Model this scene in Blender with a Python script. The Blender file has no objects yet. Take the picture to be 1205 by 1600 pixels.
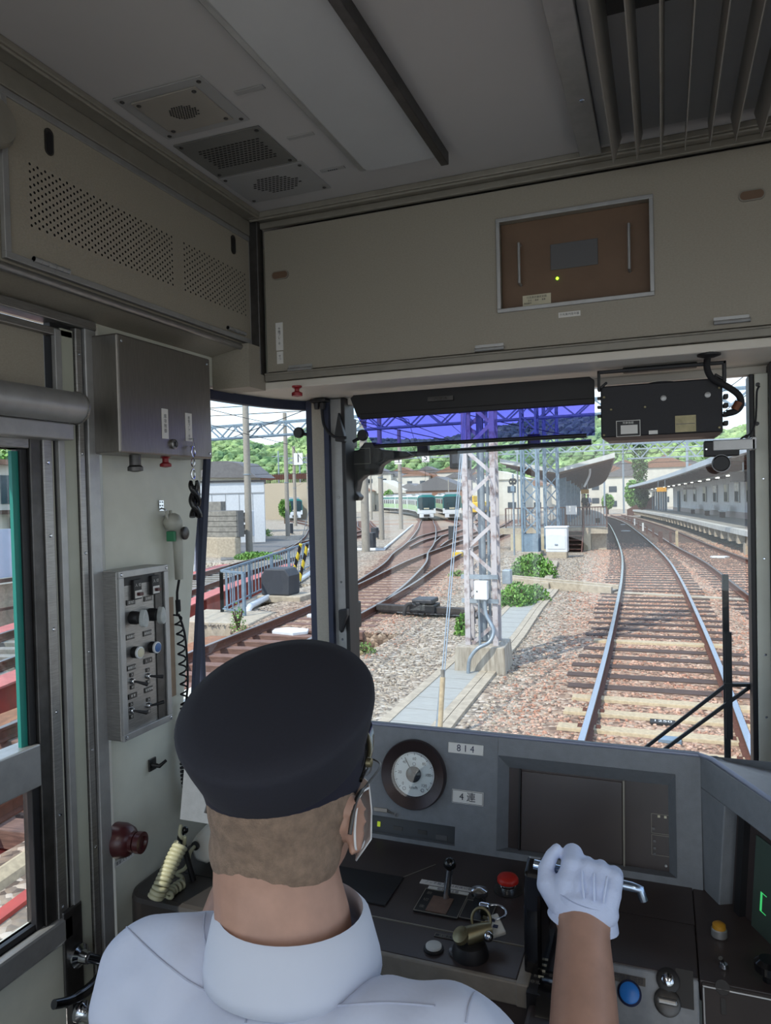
import bpy, math, random
import numpy as np
from mathutils import Vector, Matrix

random.seed(7); rng = np.random.default_rng(7)
PI = math.pi
V = Vector
C = bpy.context.scene.collection
SC = bpy.context.scene

# ------------------------------------------------------------------ camera, sky, sun, exposure
FPX = 1130.0                                   # focal length in pixels of a 1205x1600 frame
_F = V((433, 35, -FPX)).normalized()           # direction of travel (+Y) seen by the camera
_R = V((2884, 45, FPX)); _R = (_R - _F * _R.dot(_F)).normalized()
_U = _R.cross(_F)
MW = Matrix((_R, _F, _U))                      # camera -> world
cam_d = bpy.data.cameras.new('camera'); cam = bpy.data.objects.new('camera', cam_d); C.objects.link(cam)
cam.matrix_world = MW.to_4x4()
cam_d.sensor_fit = 'VERTICAL'; cam_d.sensor_height = 24; cam_d.lens = 24 * FPX / 1600
cam_d.clip_start = 0.03; cam_d.clip_end = 2000
SC.camera = cam
SC.view_settings.view_transform = 'Standard'; SC.view_settings.look = 'None'
SC.view_settings.exposure = 0.75; SC.view_settings.gamma = 1; SC.view_settings.use_curve_mapping = False
try:
    SC.cycles.max_bounces = 10; SC.cycles.diffuse_bounces = 5; SC.cycles.transparent_max_bounces = 16
    SC.cycles.caustics_reflective = False; SC.cycles.caustics_refractive = False
    SC.cycles.use_denoising = True; SC.cycles.sample_clamp_indirect = 6
except Exception: pass

SKY_STRENGTH = 1.15
SUN_STRENGTH = 2.6
w = bpy.data.worlds.new('sky'); SC.world = w; w.use_nodes = True
nt = w.node_tree; nt.nodes.clear()
def N(t, kind, **kw):
    n = t.nodes.new(kind)
    for k, v in kw.items():
        if hasattr(n, k): setattr(n, k, v)
        else: n.inputs[k].default_value = v
    return n
tc = N(nt, 'ShaderNodeTexCoord'); sep = N(nt, 'ShaderNodeSeparateXYZ'); nt.links.new(tc.outputs['Generated'], sep.inputs[0])
gr = N(nt, 'ShaderNodeValToRGB'); nt.links.new(sep.outputs['Z'], gr.inputs[0])
gr.color_ramp.elements[0].position = 0.0; gr.color_ramp.elements[0].color = (0.80, 0.92, 1.0, 1)
gr.color_ramp.elements[1].position = 0.6; gr.color_ramp.elements[1].color = (0.26, 0.47, 0.86, 1)
e_ = gr.color_ramp.elements.new(0.14); e_.color = (0.55, 0.77, 1.0, 1)
mp = N(nt, 'ShaderNodeMapping'); mp.inputs['Scale'].default_value = (1.6, 1.6, 4.5); nt.links.new(tc.outputs['Generated'], mp.inputs[0])
nz = N(nt, 'ShaderNodeTexNoise', Scale=2.2, Detail=6.0, Roughness=0.6); nt.links.new(mp.outputs[0], nz.inputs[0])
cr = N(nt, 'ShaderNodeValToRGB'); nt.links.new(nz.outputs[0], cr.inputs[0])
cr.color_ramp.elements[0].position = 0.46; cr.color_ramp.elements[1].position = 0.64
mx = N(nt, 'ShaderNodeMixRGB'); nt.links.new(cr.outputs[0], mx.inputs[0]); nt.links.new(gr.outputs[0], mx.inputs[1]); mx.inputs[2].default_value = (1.0, 1.0, 1.0, 1)
bg = N(nt, 'ShaderNodeBackground', Strength=SKY_STRENGTH); nt.links.new(mx.outputs[0], bg.inputs[0])
wo = N(nt, 'ShaderNodeOutputWorld'); nt.links.new(bg.outputs[0], wo.inputs[0])

sd = bpy.data.lights.new('sun', 'SUN'); sd.energy = SUN_STRENGTH; sd.angle = 0.012; sd.color = (1.0, 0.95, 0.86)
sun = bpy.data.objects.new('sun', sd); C.objects.link(sun)
sun.rotation_euler = V((0.30, 0.62, -0.80)).to_track_quat('-Z', 'Y').to_euler()   # from behind the train, a little to the left
# unseen fill lights added behind the camera to brighten the cab interior
for (lx, ly) in ((-0.55, -0.75), (0.55, -0.75)):
    ld = bpy.data.lights.new('cab_fill_light', 'AREA'); ld.shape = 'RECTANGLE'; ld.size = 0.16; ld.size_y = 1.2; ld.energy = 3.0; ld.color = (1.0, 0.96, 0.88)
    lo = bpy.data.objects.new('cab_fill_light', ld); C.objects.link(lo); lo.location = (lx, ly, 0.70)

# ------------------------------------------------------------------ projection helpers (measurements taken from the photograph)
def ray(px, py): return MW @ V((px - 602.5, 800 - py, -FPX))
def on(px, py, ax, v):
    r = ray(px, py); return r * (v / r['xyz'.index(ax)])
RAILZ = -2.4
def gz(y, z0=RAILZ): return z0 - .0125 * max(0, y - 25)
def G(px, py, z0=RAILZ):
    z = z0
    for _ in range(60):
        p = on(px, py, 'z', z); z = .5 * z + .5 * gz(p.y, z0)
    return V((p.x, p.y, gz(p.y, z0)))
class Fr:                                       # a flat working face: origin, two axes, normal
    def __init__(s, o, u, v):
        s.o = V(o); s.u = V(u).normalized(); s.v = V(v).normalized(); s.n = s.u.cross(s.v).normalized(); s.v = s.n.cross(s.u)
    def p(s, a, b, c=0.0): return s.o + s.u * a + s.v * b + s.n * c
    def px(s, x, y, c=0.0):
        r = ray(x, y); q = r * ((s.o + s.n * c).dot(s.n) / r.dot(s.n)) - s.o
        return q.dot(s.u), q.dot(s.v)
    def rect(s, x0, y0, x1, y1, c=0.0):
        a, b = s.px(x0, y0, c); d, e = s.px(x1, y1, c)
        return min(a, d), max(a, d), min(b, e), max(b, e)

# ------------------------------------------------------------------ materials
def lin(c):
    if isinstance(c, str):
        c = [int(c[i:i + 2], 16) / 255 for i in (0, 2, 4)]
    return tuple(x / 12.92 if x <= .04045 else ((x + .055) / 1.055) ** 2.4 for x in c)
MATS = {}
def mat(name, col, rough=0.6, metal=0.0, var=0.08, scale=6.0, bump=0.0, bscale=None, col2=None, alpha=1.0, emit=0.0, stretch=None, spec=0.5, island=0.0, coat=0.0, detail=4.0, coords='Object', edge=(0.35, 0.65)):
    if name in MATS: return MATS[name]
    m = bpy.data.materials.new(name); m.use_nodes = True; t = m.node_tree; t.nodes.clear()
    out = N(t, 'ShaderNodeOutputMaterial'); b = N(t, 'ShaderNodeBsdfPrincipled'); t.links.new(b.outputs[0], out.inputs[0])
    c = lin(col); c2 = lin(col2) if col2 else tuple(x * (1 - var * 2.2) for x in c)
    tcn = N(t, 'ShaderNodeTexCoord'); mpn = N(t, 'ShaderNodeMapping'); t.links.new(tcn.outputs[coords], mpn.inputs[0])
    if stretch: mpn.inputs['Scale'].default_value = stretch
    nzn = N(t, 'ShaderNodeTexNoise', Scale=scale, Detail=detail, Roughness=0.6); t.links.new(mpn.outputs[0], nzn.inputs[0])
    rp = N(t, 'ShaderNodeValToRGB'); t.links.new(nzn.outputs[0], rp.inputs[0])
    rp.color_ramp.elements[0].position = edge[0]; rp.color_ramp.elements[1].position = edge[1]
    rp.color_ramp.elements[0].color = (*c2, 1); rp.color_ramp.elements[1].color = (*c, 1)
    last = rp.outputs[0]
    if island > 0:
        gi = N(t, 'ShaderNodeNewGeometry'); hs = N(t, 'ShaderNodeHueSaturation'); mr = N(t, 'ShaderNodeMapRange')
        mr.inputs[3].default_value = 1 - island; mr.inputs[4].default_value = 1 + island
        t.links.new(gi.outputs['Random Per Island'], mr.inputs[0]); t.links.new(mr.outputs[0], hs.inputs['Value']); t.links.new(last, hs.inputs['Color']); last = hs.outputs[0]
    t.links.new(last, b.inputs['Base Color'])
    b.inputs['Roughness'].default_value = rough; b.inputs['Metallic'].default_value = metal; b.inputs['Alpha'].default_value = alpha
    b.inputs['Specular IOR Level'].default_value = spec
    if coat: b.inputs['Coat Weight'].default_value = coat
    if emit > 0:
        t.links.new(last, b.inputs['Emission Color']); b.inputs['Emission Strength'].default_value = emit
    if bump > 0:
        bn = N(t, 'ShaderNodeBump', Strength=bump, Distance=0.01); n2 = N(t, 'ShaderNodeTexNoise', Scale=bscale or scale * 6, Detail=3.0); t.links.new(mpn.outputs[0], n2.inputs[0])
        t.links.new(n2.outputs[0], bn.inputs['Height']); t.links.new(bn.outputs[0], b.inputs['Normal'])
    MATS[name] = m; return m
def glass(name, tint=(1, 1, 1), refl=0.04, rough=0.0):
    if name in MATS: return MATS[name]
    m = bpy.data.materials.new(name); m.use_nodes = True; t = m.node_tree; t.nodes.clear()
    out = N(t, 'ShaderNodeOutputMaterial'); tr = N(t, 'ShaderNodeBsdfTransparent'); tr.inputs[0].default_value = (*tint, 1)
    gl = N(t, 'ShaderNodeBsdfGlossy', Roughness=rough); mxs = N(t, 'ShaderNodeMixShader'); mxs.inputs[0].default_value = refl
    t.links.new(tr.outputs[0], mxs.inputs[1]); t.links.new(gl.outputs[0], mxs.inputs[2]); t.links.new(mxs.outputs[0], out.inputs[0])
    MATS[name] = m; return m

M = dict(
 steel=mat('brushed_steel', 'a09e9c', .36, .85, .12, 40, stretch=(1, 1, 14), bump=.05, bscale=160),
 steel_h=mat('brushed_steel_across', '86827d', .38, .8, .06, 30, stretch=(14, 14, 1)),
 steel_d=mat('dark_steel', '5d5b5a', .42, .9, .15, 20),
 alu=mat('dull_aluminium', 'ababab', .42, .6, .06, 30),
 chrome=mat('chrome', 'c8ccd2', .12, 1, .03, 10),
 panel=mat('beige_grey_laminate', '9c9588', .55, 0, .05, 220, bump=.04, bscale=420, stretch=(1, 1, 1.6)),
 panel_lip=mat('panel_edge_trim', '8c877d', .5, .2, .05, 30),
 soffit=mat('cream_soffit', 'd6cfc4', .5, 0, .03, 8),
 ceil=mat('ceiling_grey', 'b5b2b2', .6, 0, .02, 3),
 ceil_plate=mat('ceiling_plate_grey', '9d9c9c', .5, .1, .03, 6),
 wall=mat('wall_greenish_cream', 'd6d6c9', .42, 0, .07, 7, edge=(.3, .7)),
 black=mat('black_plastic', '19181b', .5, 0, .1, 20),
 blackm=mat('black_crackle_paint', '17171e', .55, .1, .1, 300, bump=.12, bscale=500),
 rubber=mat('black_rubber', '15151a', .75, 0, .1, 20),
 desk=mat('desk_black_brown', '433a39', .42, 0, .12, 9, bump=.02, bscale=300, edge=(.3, .7)),
 desk_front=mat('desk_brown', '3f3633', .5, 0, .12, 14),
 console=mat('console_slate_grey', '7b7f85', .62, 0, .05, 60, bump=.08, bscale=500),
 console_l=mat('console_light_edge', '9d9ea1', .45, .2, .05, 30),
 brown=mat('brown_recess_board', '6e5643', .6, 0, .06, 12),
 screen=mat('dark_screen', '4b4443', .28, 0, .06, 3),
 screen_g=mat('dim_green_screen', '4a5a52', .2, 0, .15, 3),
 lcd=mat('grey_lcd', '5b5b5d', .3, 0, .03, 3),
 white=mat('white_label', 'dedcd8', .5, 0, .02, 10),
 white_m=mat('white_enamel', 'd9dcdf', .45, 0, .04, 10),
 ink=mat('dark_ink', '1d2030', .6, 0, .02, 10),
 ink_blue=mat('navy_ink', '1d2448', .6, 0, .02, 10),
 maroon=mat('maroon_plastic', '4a1f22', .3, 0, .1, 10),
 red=mat('red_button', 'c8281e', .35, 0, .05, 10),
 red_k=mat('red_knob', '8f1f26', .4, 0, .05, 10),
 blue=mat('blue_button', '2f7fd6', .35, 0, .05, 10),
 amber=mat('amber_button', 'b8862a', .4, 0, .08, 10),
 cream=mat('cream_plastic', 'cfc8ae', .4, 0, .05, 10),
 phone=mat('white_handset_plastic', 'd8d6cf', .22, 0, .03, 10),
 teal=mat('teal_paint', '1f7f74', .5, 0, .05, 10),
 glass=glass('clear_glass', (.97, .985, .98), .035),
 door_glass=glass('door_glass', (.95, .97, .965), .05),
 visor=glass('purple_visor_film', (.42, .40, .80), .02),
 visor_d=glass('purple_visor_dark', (.035, .03, .05), .03),
 navyrub=mat('navy_window_rubber', '262c42', .6, 0, .1, 20),
 led=mat('green_led', '9cff2a', .4, 0, .01, 3, emit=3.0),
 floor=mat('grey_lino', '6d6c68', .5, 0, .05, 20),
 yellow=mat('yellow_paint', 'e2b91c', .5, 0, .08, 10),
 brass=mat('worn_brass', '8c8468', .4, .8, .15, 30),
 key_tag=mat('white_key_tag', 'cfd0cc', .5, 0, .05, 30),
)

# ------------------------------------------------------------------ mesh builder and tagging
SPLIT = {'screw', 'rail_screw', 'inner_screw', 'frame_screw', 'pillar_screw', 'stile_screw', 'rail_clip', 'cable_gland', 'cable_clip', 'side_windows', 'block_course'}
class MB:
    def __init__(s): s.v = []; s.f = []; s.m = []; s.mi = 0
    def add(s, vs, fs):
        k = len(s.v); s.v.extend([tuple(v) for v in vs]); s.f.extend([tuple(i + k for i in f) for f in fs]); s.m.extend([s.mi] * len(fs)); return s
    def hexa(s, b, t):                          # four bottom points, four top points
        return s.add(list(b) + list(t), [(3, 2, 1, 0), (4, 5, 6, 7), (0, 1, 5, 4), (1, 2, 6, 5), (2, 3, 7, 6), (3, 0, 4, 7)])
    def box(s, x0, x1, y0, y1, z0, z1):
        return s.hexa([(x0, y0, z0), (x1, y0, z0), (x1, y1, z0), (x0, y1, z0)], [(x0, y0, z1), (x1, y0, z1), (x1, y1, z1), (x0, y1, z1)])
    def fbox(s, fr, a0, a1, b0, b1, c0, c1):
        q = [(a0, b0), (a1, b0), (a1, b1), (a0, b1)]
        return s.hexa([fr.p(a, b, c0) for a, b in q], [fr.p(a, b, c1) for a, b in q])
    def bar(s, p, q, w, h=None, up=(0, 0, 1)):
        p = V(p); q = V(q); d = (q - p).normalized(); h = h or w; up = V(up)
        if abs(d.dot(up)) > .97: up = V((0, 1, 0)) if abs(d.y) < .9 else V((1, 0, 0))
        a = d.cross(up).normalized() * w / 2; b = a.cross(d).normalized() * h / 2
        return s.hexa([p - a - b, p + a - b, p + a + b, p - a + b], [q - a - b, q + a - b, q + a + b, q - a + b])
    def tube(s, pts, r, seg=8, closed=False, cap=True):
        pts = [V(p) for p in pts]; n = len(pts); rs = r if isinstance(r, (list, tuple)) else [r] * n
        vs = []; prev = None
        for i in range(n):
            d = (pts[(i + 1) % n] - pts[i - 1]) if closed else (pts[min(i + 1, n - 1)] - pts[max(i - 1, 0)])
            d.normalize()
            if prev is None:
                a = d.orthogonal().normalized()
            else:
                a = prev - d * prev.dot(d)
                a = a.normalized() if a.length > 1e-6 else d.orthogonal().normalized()
            prev = a; b = d.cross(a)
            for k in range(seg):
                t = 2 * PI * k / seg; vs.append(pts[i] + (a * math.cos(t) + b * math.sin(t)) * rs[i])
        fs = []
        for i in range(n if closed else n - 1):
            j = (i + 1) % n
            for k in range(seg): l = (k + 1) % seg; fs.append((i * seg + k, i * seg + l, j * seg + l, j * seg + k))
        if cap and not closed: fs += [tuple(range(seg - 1, -1, -1)), tuple((n - 1) * seg + k for k in range(seg))]
        return s.add(vs, fs)
    def cyl(s, p, q, r, seg=16): return s.tube([p, q], r, seg)
    def lathe(s, o, ax, prof, seg=24, xa=None, sx=1.0, sy=1.0):   # prof = [(radius, height)]
        o = V(o); ax = V(ax).normalized(); a = (V(xa) - ax * V(xa).dot(ax)).normalized() if xa is not None else ax.orthogonal().normalized(); b = ax.cross(a)
        vs = []
        for r, h in prof:
            for k in range(seg):
                t = 2 * PI * k / seg; vs.append(o + ax * h + a * (r * sx * math.cos(t)) + b * (r * sy * math.sin(t)))
        fs = []
        for i in range(len(prof) - 1):
            for k in range(seg): l = (k + 1) % seg; fs.append((i * seg + k, i * seg + l, (i + 1) * seg + l, (i + 1) * seg + k))
        fs += [tuple(range(seg - 1, -1, -1)), tuple((len(prof) - 1) * seg + k for k in range(seg))]
        return s.add(vs, fs)
    def prism(s, fr, poly, c0, c1):
        n = len(poly); vs = [fr.p(a, b, c0) for a, b in poly] + [fr.p(a, b, c1) for a, b in poly]
        return s.add(vs, [tuple(range(n - 1, -1, -1)), tuple(range(n, 2 * n))] + [(i, (i + 1) % n, (i + 1) % n + n, i + n) for i in range(n)])
    def frame(s, fr, a0, a1, b0, b1, t, c0, c1):   # rectangular ring
        s.fbox(fr, a0, a1, b1 - t, b1, c0, c1); s.fbox(fr, a0, a1, b0, b0 + t, c0, c1)
        s.fbox(fr, a0, a0 + t, b0 + t, b1 - t, c0, c1); return s.fbox(fr, a1 - t, a1, b0 + t, b1 - t, c0, c1)
    def holed(s, fr, o, h, c0, c1):                # slab o=(a0,a1,b0,b1) with rectangular hole h
        s.fbox(fr, o[0], o[1], h[3], o[3], c0, c1); s.fbox(fr, o[0], o[1], o[2], h[2], c0, c1)
        s.fbox(fr, o[0], h[0], h[2], h[3], c0, c1); return s.fbox(fr, h[1], o[1], h[2], h[3], c0, c1)
    def sphere(s, c, r, seg=14, rings=8, sc=(1, 1, 1)):
        c = V(c); vs = [c + V((0, 0, -r * sc[2]))]
        for i in range(1, rings):
            t = -PI / 2 + PI * i / rings
            for k in range(seg):
                u = 2 * PI * k / seg; vs.append(c + V((r * sc[0] * math.cos(t) * math.cos(u), r * sc[1] * math.cos(t) * math.sin(u), r * sc[2] * math.sin(t))))
        vs.append(c + V((0, 0, r * sc[2]))); fs = []
        for k in range(seg): fs.append((0, 1 + (k + 1) % seg, 1 + k))
        for i in range(rings - 2):
            for k in range(seg): l = (k + 1) % seg; a = 1 + i * seg; fs.append((a + k, a + l, a + seg + l, a + seg + k))
        a = 1 + (rings - 2) * seg
        for k in range(seg): fs.append((a + k, a + (k + 1) % seg, len(vs) - 1))
        return s.add(vs, fs)
    def islands(s):
        par = list(range(len(s.v)))
        def fd(i):
            while par[i] != i: par[i] = par[par[i]]; i = par[i]
            return i
        for f in s.f:
            for i in f[1:]: par[fd(i)] = fd(f[0])
        out = {}
        for f in s.f: out.setdefault(fd(f[0]), []).append(f)
        for fs in out.values():
            m = MB(); ids = sorted({i for f in fs for i in f}); mp_ = {i: k for k, i in enumerate(ids)}
            m.add([s.v[i] for i in ids], [tuple(mp_[i] for i in f) for f in fs]); yield m
    def build(s, name, mats, parent=None, smooth=None, bevel=0.0, label=None):
        if name in SPLIT and parent is not None and not getattr(s, 'one', False):
            for m in s.islands(): m.one = True; o = m.build(name, mats, parent, smooth, bevel, label)
            return o
        me = bpy.data.meshes.new(name); me.from_pydata(s.v, [], s.f)
        mats = mats if isinstance(mats, (list, tuple)) else [mats]
        for m_ in mats: me.materials.append(M[m_] if isinstance(m_, str) else m_)
        if len(mats) > 1: me.polygons.foreach_set('material_index', s.m)
        if smooth:
            me.polygons.foreach_set('use_smooth', [True] * len(me.polygons)); me.set_sharp_from_angle(angle=math.radians(smooth))
        me.update(); o = bpy.data.objects.new(name, me); C.objects.link(o)
        if bevel:
            b = o.modifiers.new('bevel', 'BEVEL'); b.width = bevel; b.segments = 2; b.limit_method = 'ANGLE'; b.angle_limit = math.radians(40)
        if parent is not None: put(o, parent)
        if label: o['label'] = label
        return o
def root_loc(o):
    p = V((0, 0, 0))
    while o is not None:
        if o.type == 'EMPTY': return o.location.copy()
        o = o.parent
    return p
def put(o, parent):
    o.parent = parent; l = root_loc(parent)
    if parent.type == 'EMPTY': o.matrix_parent_inverse = Matrix.Translation(-l)
def thing(name, label, cat, loc=(0, 0, 0), group=None):
    o = bpy.data.objects.new(name, None); C.objects.link(o); o.location = loc; o.empty_display_size = .05
    o['label'] = label; o['category'] = cat
    if group: o['group'] = group
    return o
def tag(o, label, cat, group=None, kind=None):
    o['label'] = label; o['category'] = cat
    if group: o['group'] = group
    if kind: o['kind'] = kind
    return o
def struct(o, label=None):
    o['kind'] = 'structure'
    if label: o['label'] = label
    return o
def dup(root, loc, label=None, group=None, rotz=None):
    def cp(o, par):
        c = o.copy(); C.objects.link(c); c.parent = par
        for ch in list(o.children): cp(ch, c)
        return c
    r = root.copy(); C.objects.link(r); r.location = loc
    if rotz is not None: r.rotation_euler = (0, 0, rotz)
    if label: r['label'] = label
    if group: r['group'] = group
    for ch in list(root.children): cp(ch, r)
    return r
def text(fr, s, a, b, size, m, parent, c=.0012, name='lettering', vertical=False, sx=1.0, space=1.0):
    cu = bpy.data.curves.new('t', 'FONT'); cu.body = '\n'.join(s) if vertical else s; cu.size = size; cu.align_x = 'CENTER'; cu.align_y = 'CENTER'
    if vertical: cu.space_line = .95 * space
    to = bpy.data.objects.new('t', cu); me = bpy.data.meshes.new_from_object(to); bpy.data.objects.remove(to)
    for v in me.vertices: v.co = fr.p(a + v.co.x * sx, b + v.co.y, c)
    me.materials.append(M[m]) if not me.materials else me.materials.__setitem__(0, M[m])
    o = bpy.data.objects.new(name, me); C.objects.link(o); put(o, parent); return o
def spline(pts, n=8):
    P = [V(p) for p in pts]; out = []
    for i in range(len(P) - 1):
        a = P[max(i - 1, 0)]; b = P[i]; c = P[i + 1]; d = P[min(i + 2, len(P) - 1)]
        for k in range(n):
            t = k / n; out.append(.5 * ((2 * b) + (c - a) * t + (2 * a - 5 * b + 4 * c - d) * t * t + (3 * b - a - 3 * c + d) * t ** 3))
    out.append(P[-1]); return out
def coil(path, r, wire, turns, seg=8, per=12):
    P = spline(path, 12); L = [0]
    for i in range(1, len(P)): L.append(L[-1] + (P[i] - P[i - 1]).length)
    pts = []; n = turns * per
    for i in range(n + 1):
        s_ = L[-1] * i / n; j = min(max(1, next((k for k in range(1, len(L)) if L[k] >= s_ - 1e-9), len(L) - 1)), len(L) - 1)
        t = (s_ - L[j - 1]) / max(L[j] - L[j - 1], 1e-9); c = P[j - 1].lerp(P[j], t); d = (P[j] - P[j - 1]).normalized()
        a = d.cross(V((.3, -1, .1))).normalized(); b = d.cross(a); th = 2 * PI * i / per
        pts.append(c + (a * math.cos(th) + b * math.sin(th)) * r)
    return MB().tube(pts, wire, seg)
def screws(mb, fr, pts, r=.004, c=0.0):
    for a, b in pts: mb.lathe(fr.p(a, b, c), fr.n, [(r, 0), (r, .001), (r * .6, .0022)], 10)
    return mb
# ================================================================== THE CAB SHELL
CEIL = 0.745; FLOOR = -1.5; WX = -1.10
FW = Fr((WX, 0, 0), (0, 1, 0), (0, 0, 1))
FC = Fr((0, 0, CEIL), (1, 0, 0), (0, -1, 0))
FF = Fr((0, 1.70, 0), (1, 0, 0), (0, 0, 1))
FL = Fr((-1.02, 0, 0), (0, 1, 0), (0, 0, 1))
FG = Fr((0, 1.97, 0), (1, 0, 0), (0, 0, 1))
struct(MB().box(-1.2, 1.2, -2.6, 2.02, CEIL, CEIL + .12).build('ceiling', 'ceil'))
struct(MB().box(-1.2, 1.2, -2.6, 2.0, FLOOR - .1, FLOOR).build('floor', 'floor'))
# left wall: around the side door (y .30 - 1.15) and down to the curved corner window
m = MB(); m.box(WX - .09, WX, 1.21, 1.40, FLOOR, CEIL); m.box(WX - .09, WX, 1.40, 1.60, .08, CEIL)
m.box(WX - .09, WX, 1.40, 1.92, FLOOR, -.50); m.box(WX - .09, WX, -.1, .30, FLOOR, CEIL); m.box(WX - .09, WX, .30, 1.21, .372, CEIL)
m.box(WX - .09, WX, 1.60, 1.92, .30, CEIL)
struct(m.build('wall_left', 'wall'))
# saloon behind the cab: sills under open side windows, posts
m = MB(); m.box(WX - .09, WX, -2.6, -.1, FLOOR, -.70); m.box(WX - .09, WX, -2.6, -.1, .45, CEIL)
for y in (-1.35, -2.6): m.box(WX - .09, WX, y, y + .12, -.70, .45)
struct(m.build('wall_saloon_left', 'wall'))
m = MB(); m.box(-WX, -WX + .09, -2.6, 2.0, FLOOR, -.62); m.box(-WX, -WX + .09, -2.6, 2.0, .42, CEIL)
for y in (-2.6, -1.35, -.1, .35, 1.2, 1.88): m.box(-WX, -WX + .09, y, y + .12, -.62, .42)
struct(m.build('wall_right', 'wall'))
m = MB(); m.box(-1.1, 1.1, 1.99, 2.05, FLOOR, -.74); m.box(-1.1, 1.1, 1.98, 2.05, .30, CEIL); m.box(.95, 1.1, 1.98, 2.05, -.74, .30)
struct(m.build('wall_front', 'wall'))

# ceiling edge trims
m = MB(); m.box(-1.0, 1.1, 1.655, 1.70, CEIL - .014, CEIL); m.tube([(-1.0, 1.663, CEIL - .016), (1.1, 1.663, CEIL - .016)], .004, 6); m.box(-1.0, 1.1, 1.69, 1.702, CEIL - .03, CEIL - .014)
struct(m.build('trim_1', 'panel_lip', bevel=.002))
m = MB(); m.box(-1.02, -.965, -.1, 1.70, CEIL - .012, CEIL); m.tube([(-.972, -.1, CEIL - .014), (-.972, 1.66, CEIL - .014)], .004, 6); m.box(-1.02, -1.008, -.1, 1.70, CEIL - .05, CEIL - .012)
struct(m.build('trim_2', 'panel_lip', bevel=.002))
# ceiling plate with a seam
# ---- front overhead cabinet
cab = thing('overhead_cabinet', 'long beige cabinet above the windscreen with a brown recess', 'cabinet', (0, 1.7, .3))
x0, x1, z0, z1 = -.985, .95, .318, CEIL - .03
R0, R1, R2, R3 = FF.rect(779, 345, 1019, 486)
R2, R3 = FF.px(779, 486)[1], FF.px(779, 347)[1]
h = (R0, R1, R2, R3)
m = MB(); m.holed(FF, (x0, x1, z0, z1), h, -.24, -.012); m.build('carcass', 'panel', cab)
m = MB(); m.holed(FF, (x0 + .006, x1, z0 + .02, z1 - .006), h, -.012, .0); door = m.build('door', 'panel', cab)
m = MB(); m.frame(FF, h[0] - .006, h[1] + .006, h[2] - .006, h[3] + .006, .009, 0, .006); m.build('recess_frame', 'alu', cab, bevel=.001)
m = MB(); m.fbox(FF, x0, x1, z0 - .004, z0 + .012, -.02, .006); m.tube([(x0, 1.693, z0 + .014), (x1, 1.693, z0 + .014)], .003, 6); m.build('bottom_rail', 'panel_lip', cab, bevel=.002)
for (xa, ya) in ((1175, 305), (438, 430)):
    a, b = FF.px(xa, ya); m = MB()
    pl = [(a + .0135 * math.copysign(1, math.cos(t)) + .012 * math.cos(t), b + .012 * math.sin(t)) for t in [2 * PI * k / 20 for k in range(20)]]
    m.prism(FF, pl, .0, .003); fp = m.build('finger_pull', 'panel_lip', door)
    pl = [(a + .0135 * math.copysign(1, math.cos(t)) + .009 * math.cos(t), b + .009 * math.sin(t)) for t in [2 * PI * k / 20 for k in range(20)]]
    MB().prism(FF, pl, .0031, .0036).build('finger_hole', 'brown', fp)
for (xa, ya) in ((765, 546), (1143, 503), (470, 577)):
    a, b = FF.px(xa, ya); m = MB()
    m.tube([FF.p(a - .034, b, .006), FF.p(a + .034, b, .006)], .0045, 10)
    for k in range(5): m.tube([FF.p(a - .034 + k * .017, b, .006), FF.p(a - .0325 + k * .017, b, .006)], .0052, 10)
    m.fbox(FF, a - .034, a + .034, b, b + .012, 0, .002); m.build('hinge', 'alu', cab)
# recess contents (destination indicator set)
ind = thing('indicator_unit', 'brown destination indicator unit set in the recess above the windscreen', 'indicator', (R0 + .1, 1.72, R2))
FI = Fr((0, 1.722, 0), (1, 0, 0), (0, 0, 1))
MB().fbox(FI, h[0] + .001, h[1] - .001, h[2] + .001, h[3] - .001, -.15, 0).build('face_board', 'brown', ind)
a0, a1, b0, b1 = FI.rect(860, 379, 935, 420); b1 = FI.px(860, 383)[1]; b0 = FI.px(860, 423)[1]
m = MB(); m.fbox(FI, a0, a1, b0, b1, 0, .003); m.build('display', 'lcd', ind, bevel=.001)
MB().lathe(FI.p(*FI.px(871, 435)), FI.n, [(.0032, 0), (.0028, .002), (.001, .0032)], 12).build('status_light', 'led', ind, smooth=40)
for (xa, ya, yb) in ((813, 384, 446), (983, 354, 424)):
    a, bt = FI.px(xa, ya); bb = FI.px(xa, yb)[1]
    MB().tube([FI.p(a, bt, 0), FI.p(a, bt, .02), FI.p(a, bb, .02), FI.p(a, bb, 0)], .0035, 10).build('handle', 'alu', ind, smooth=40)
a0, b1 = FI.px(817, 463); a1 = FI.px(861, 458)[0]; b0 = R2 + .001
p = MB().fbox(FI, a0, a1, b0, b1, 0, .002).build('rating_plate', 'cream', ind)
text(FI, '行先表示器設定器', (a0 + a1) / 2, b1 - .006, .0058, 'ink', p, .0026)
text(FI, '形式 ・ 電源 ・ 重量', (a0 + a1) / 2, b1 - .013, .0045, 'ink', p, .0026)
text(FI, '製造番号', a0 + .012, b1 - .019, .0045, 'ink', p, .0026)
a, b = FF.px(890, 491)
p = MB().fbox(FF, a - .0245, a + .0245, b - .006, b + .006, 0, .0015); p = p.build('name_strip', 'white', cab, bevel=.0005)
text(FF, '行先案内指令器', a, b, .0062, 'ink', p, .002)
a0, a1, b0, b1 = FF.rect(431, 505, 443, 547); p = MB().fbox(FF, a0, a1, b0, b1, 0, .0015).build('brake_label', 'white', cab)
text(FF, '予備ブレ｜キ', (a0 + a1) / 2, (b0 + b1) / 2, .0085, 'ink', p, .002, vertical=True, space=.95)
a0, a1, b0, b1 = FF.rect(433, 550, 443, 568); p = MB().fbox(FF, a0, a1, b0, b1, 0, .0015).build('pull_label', 'white', cab)
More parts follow.
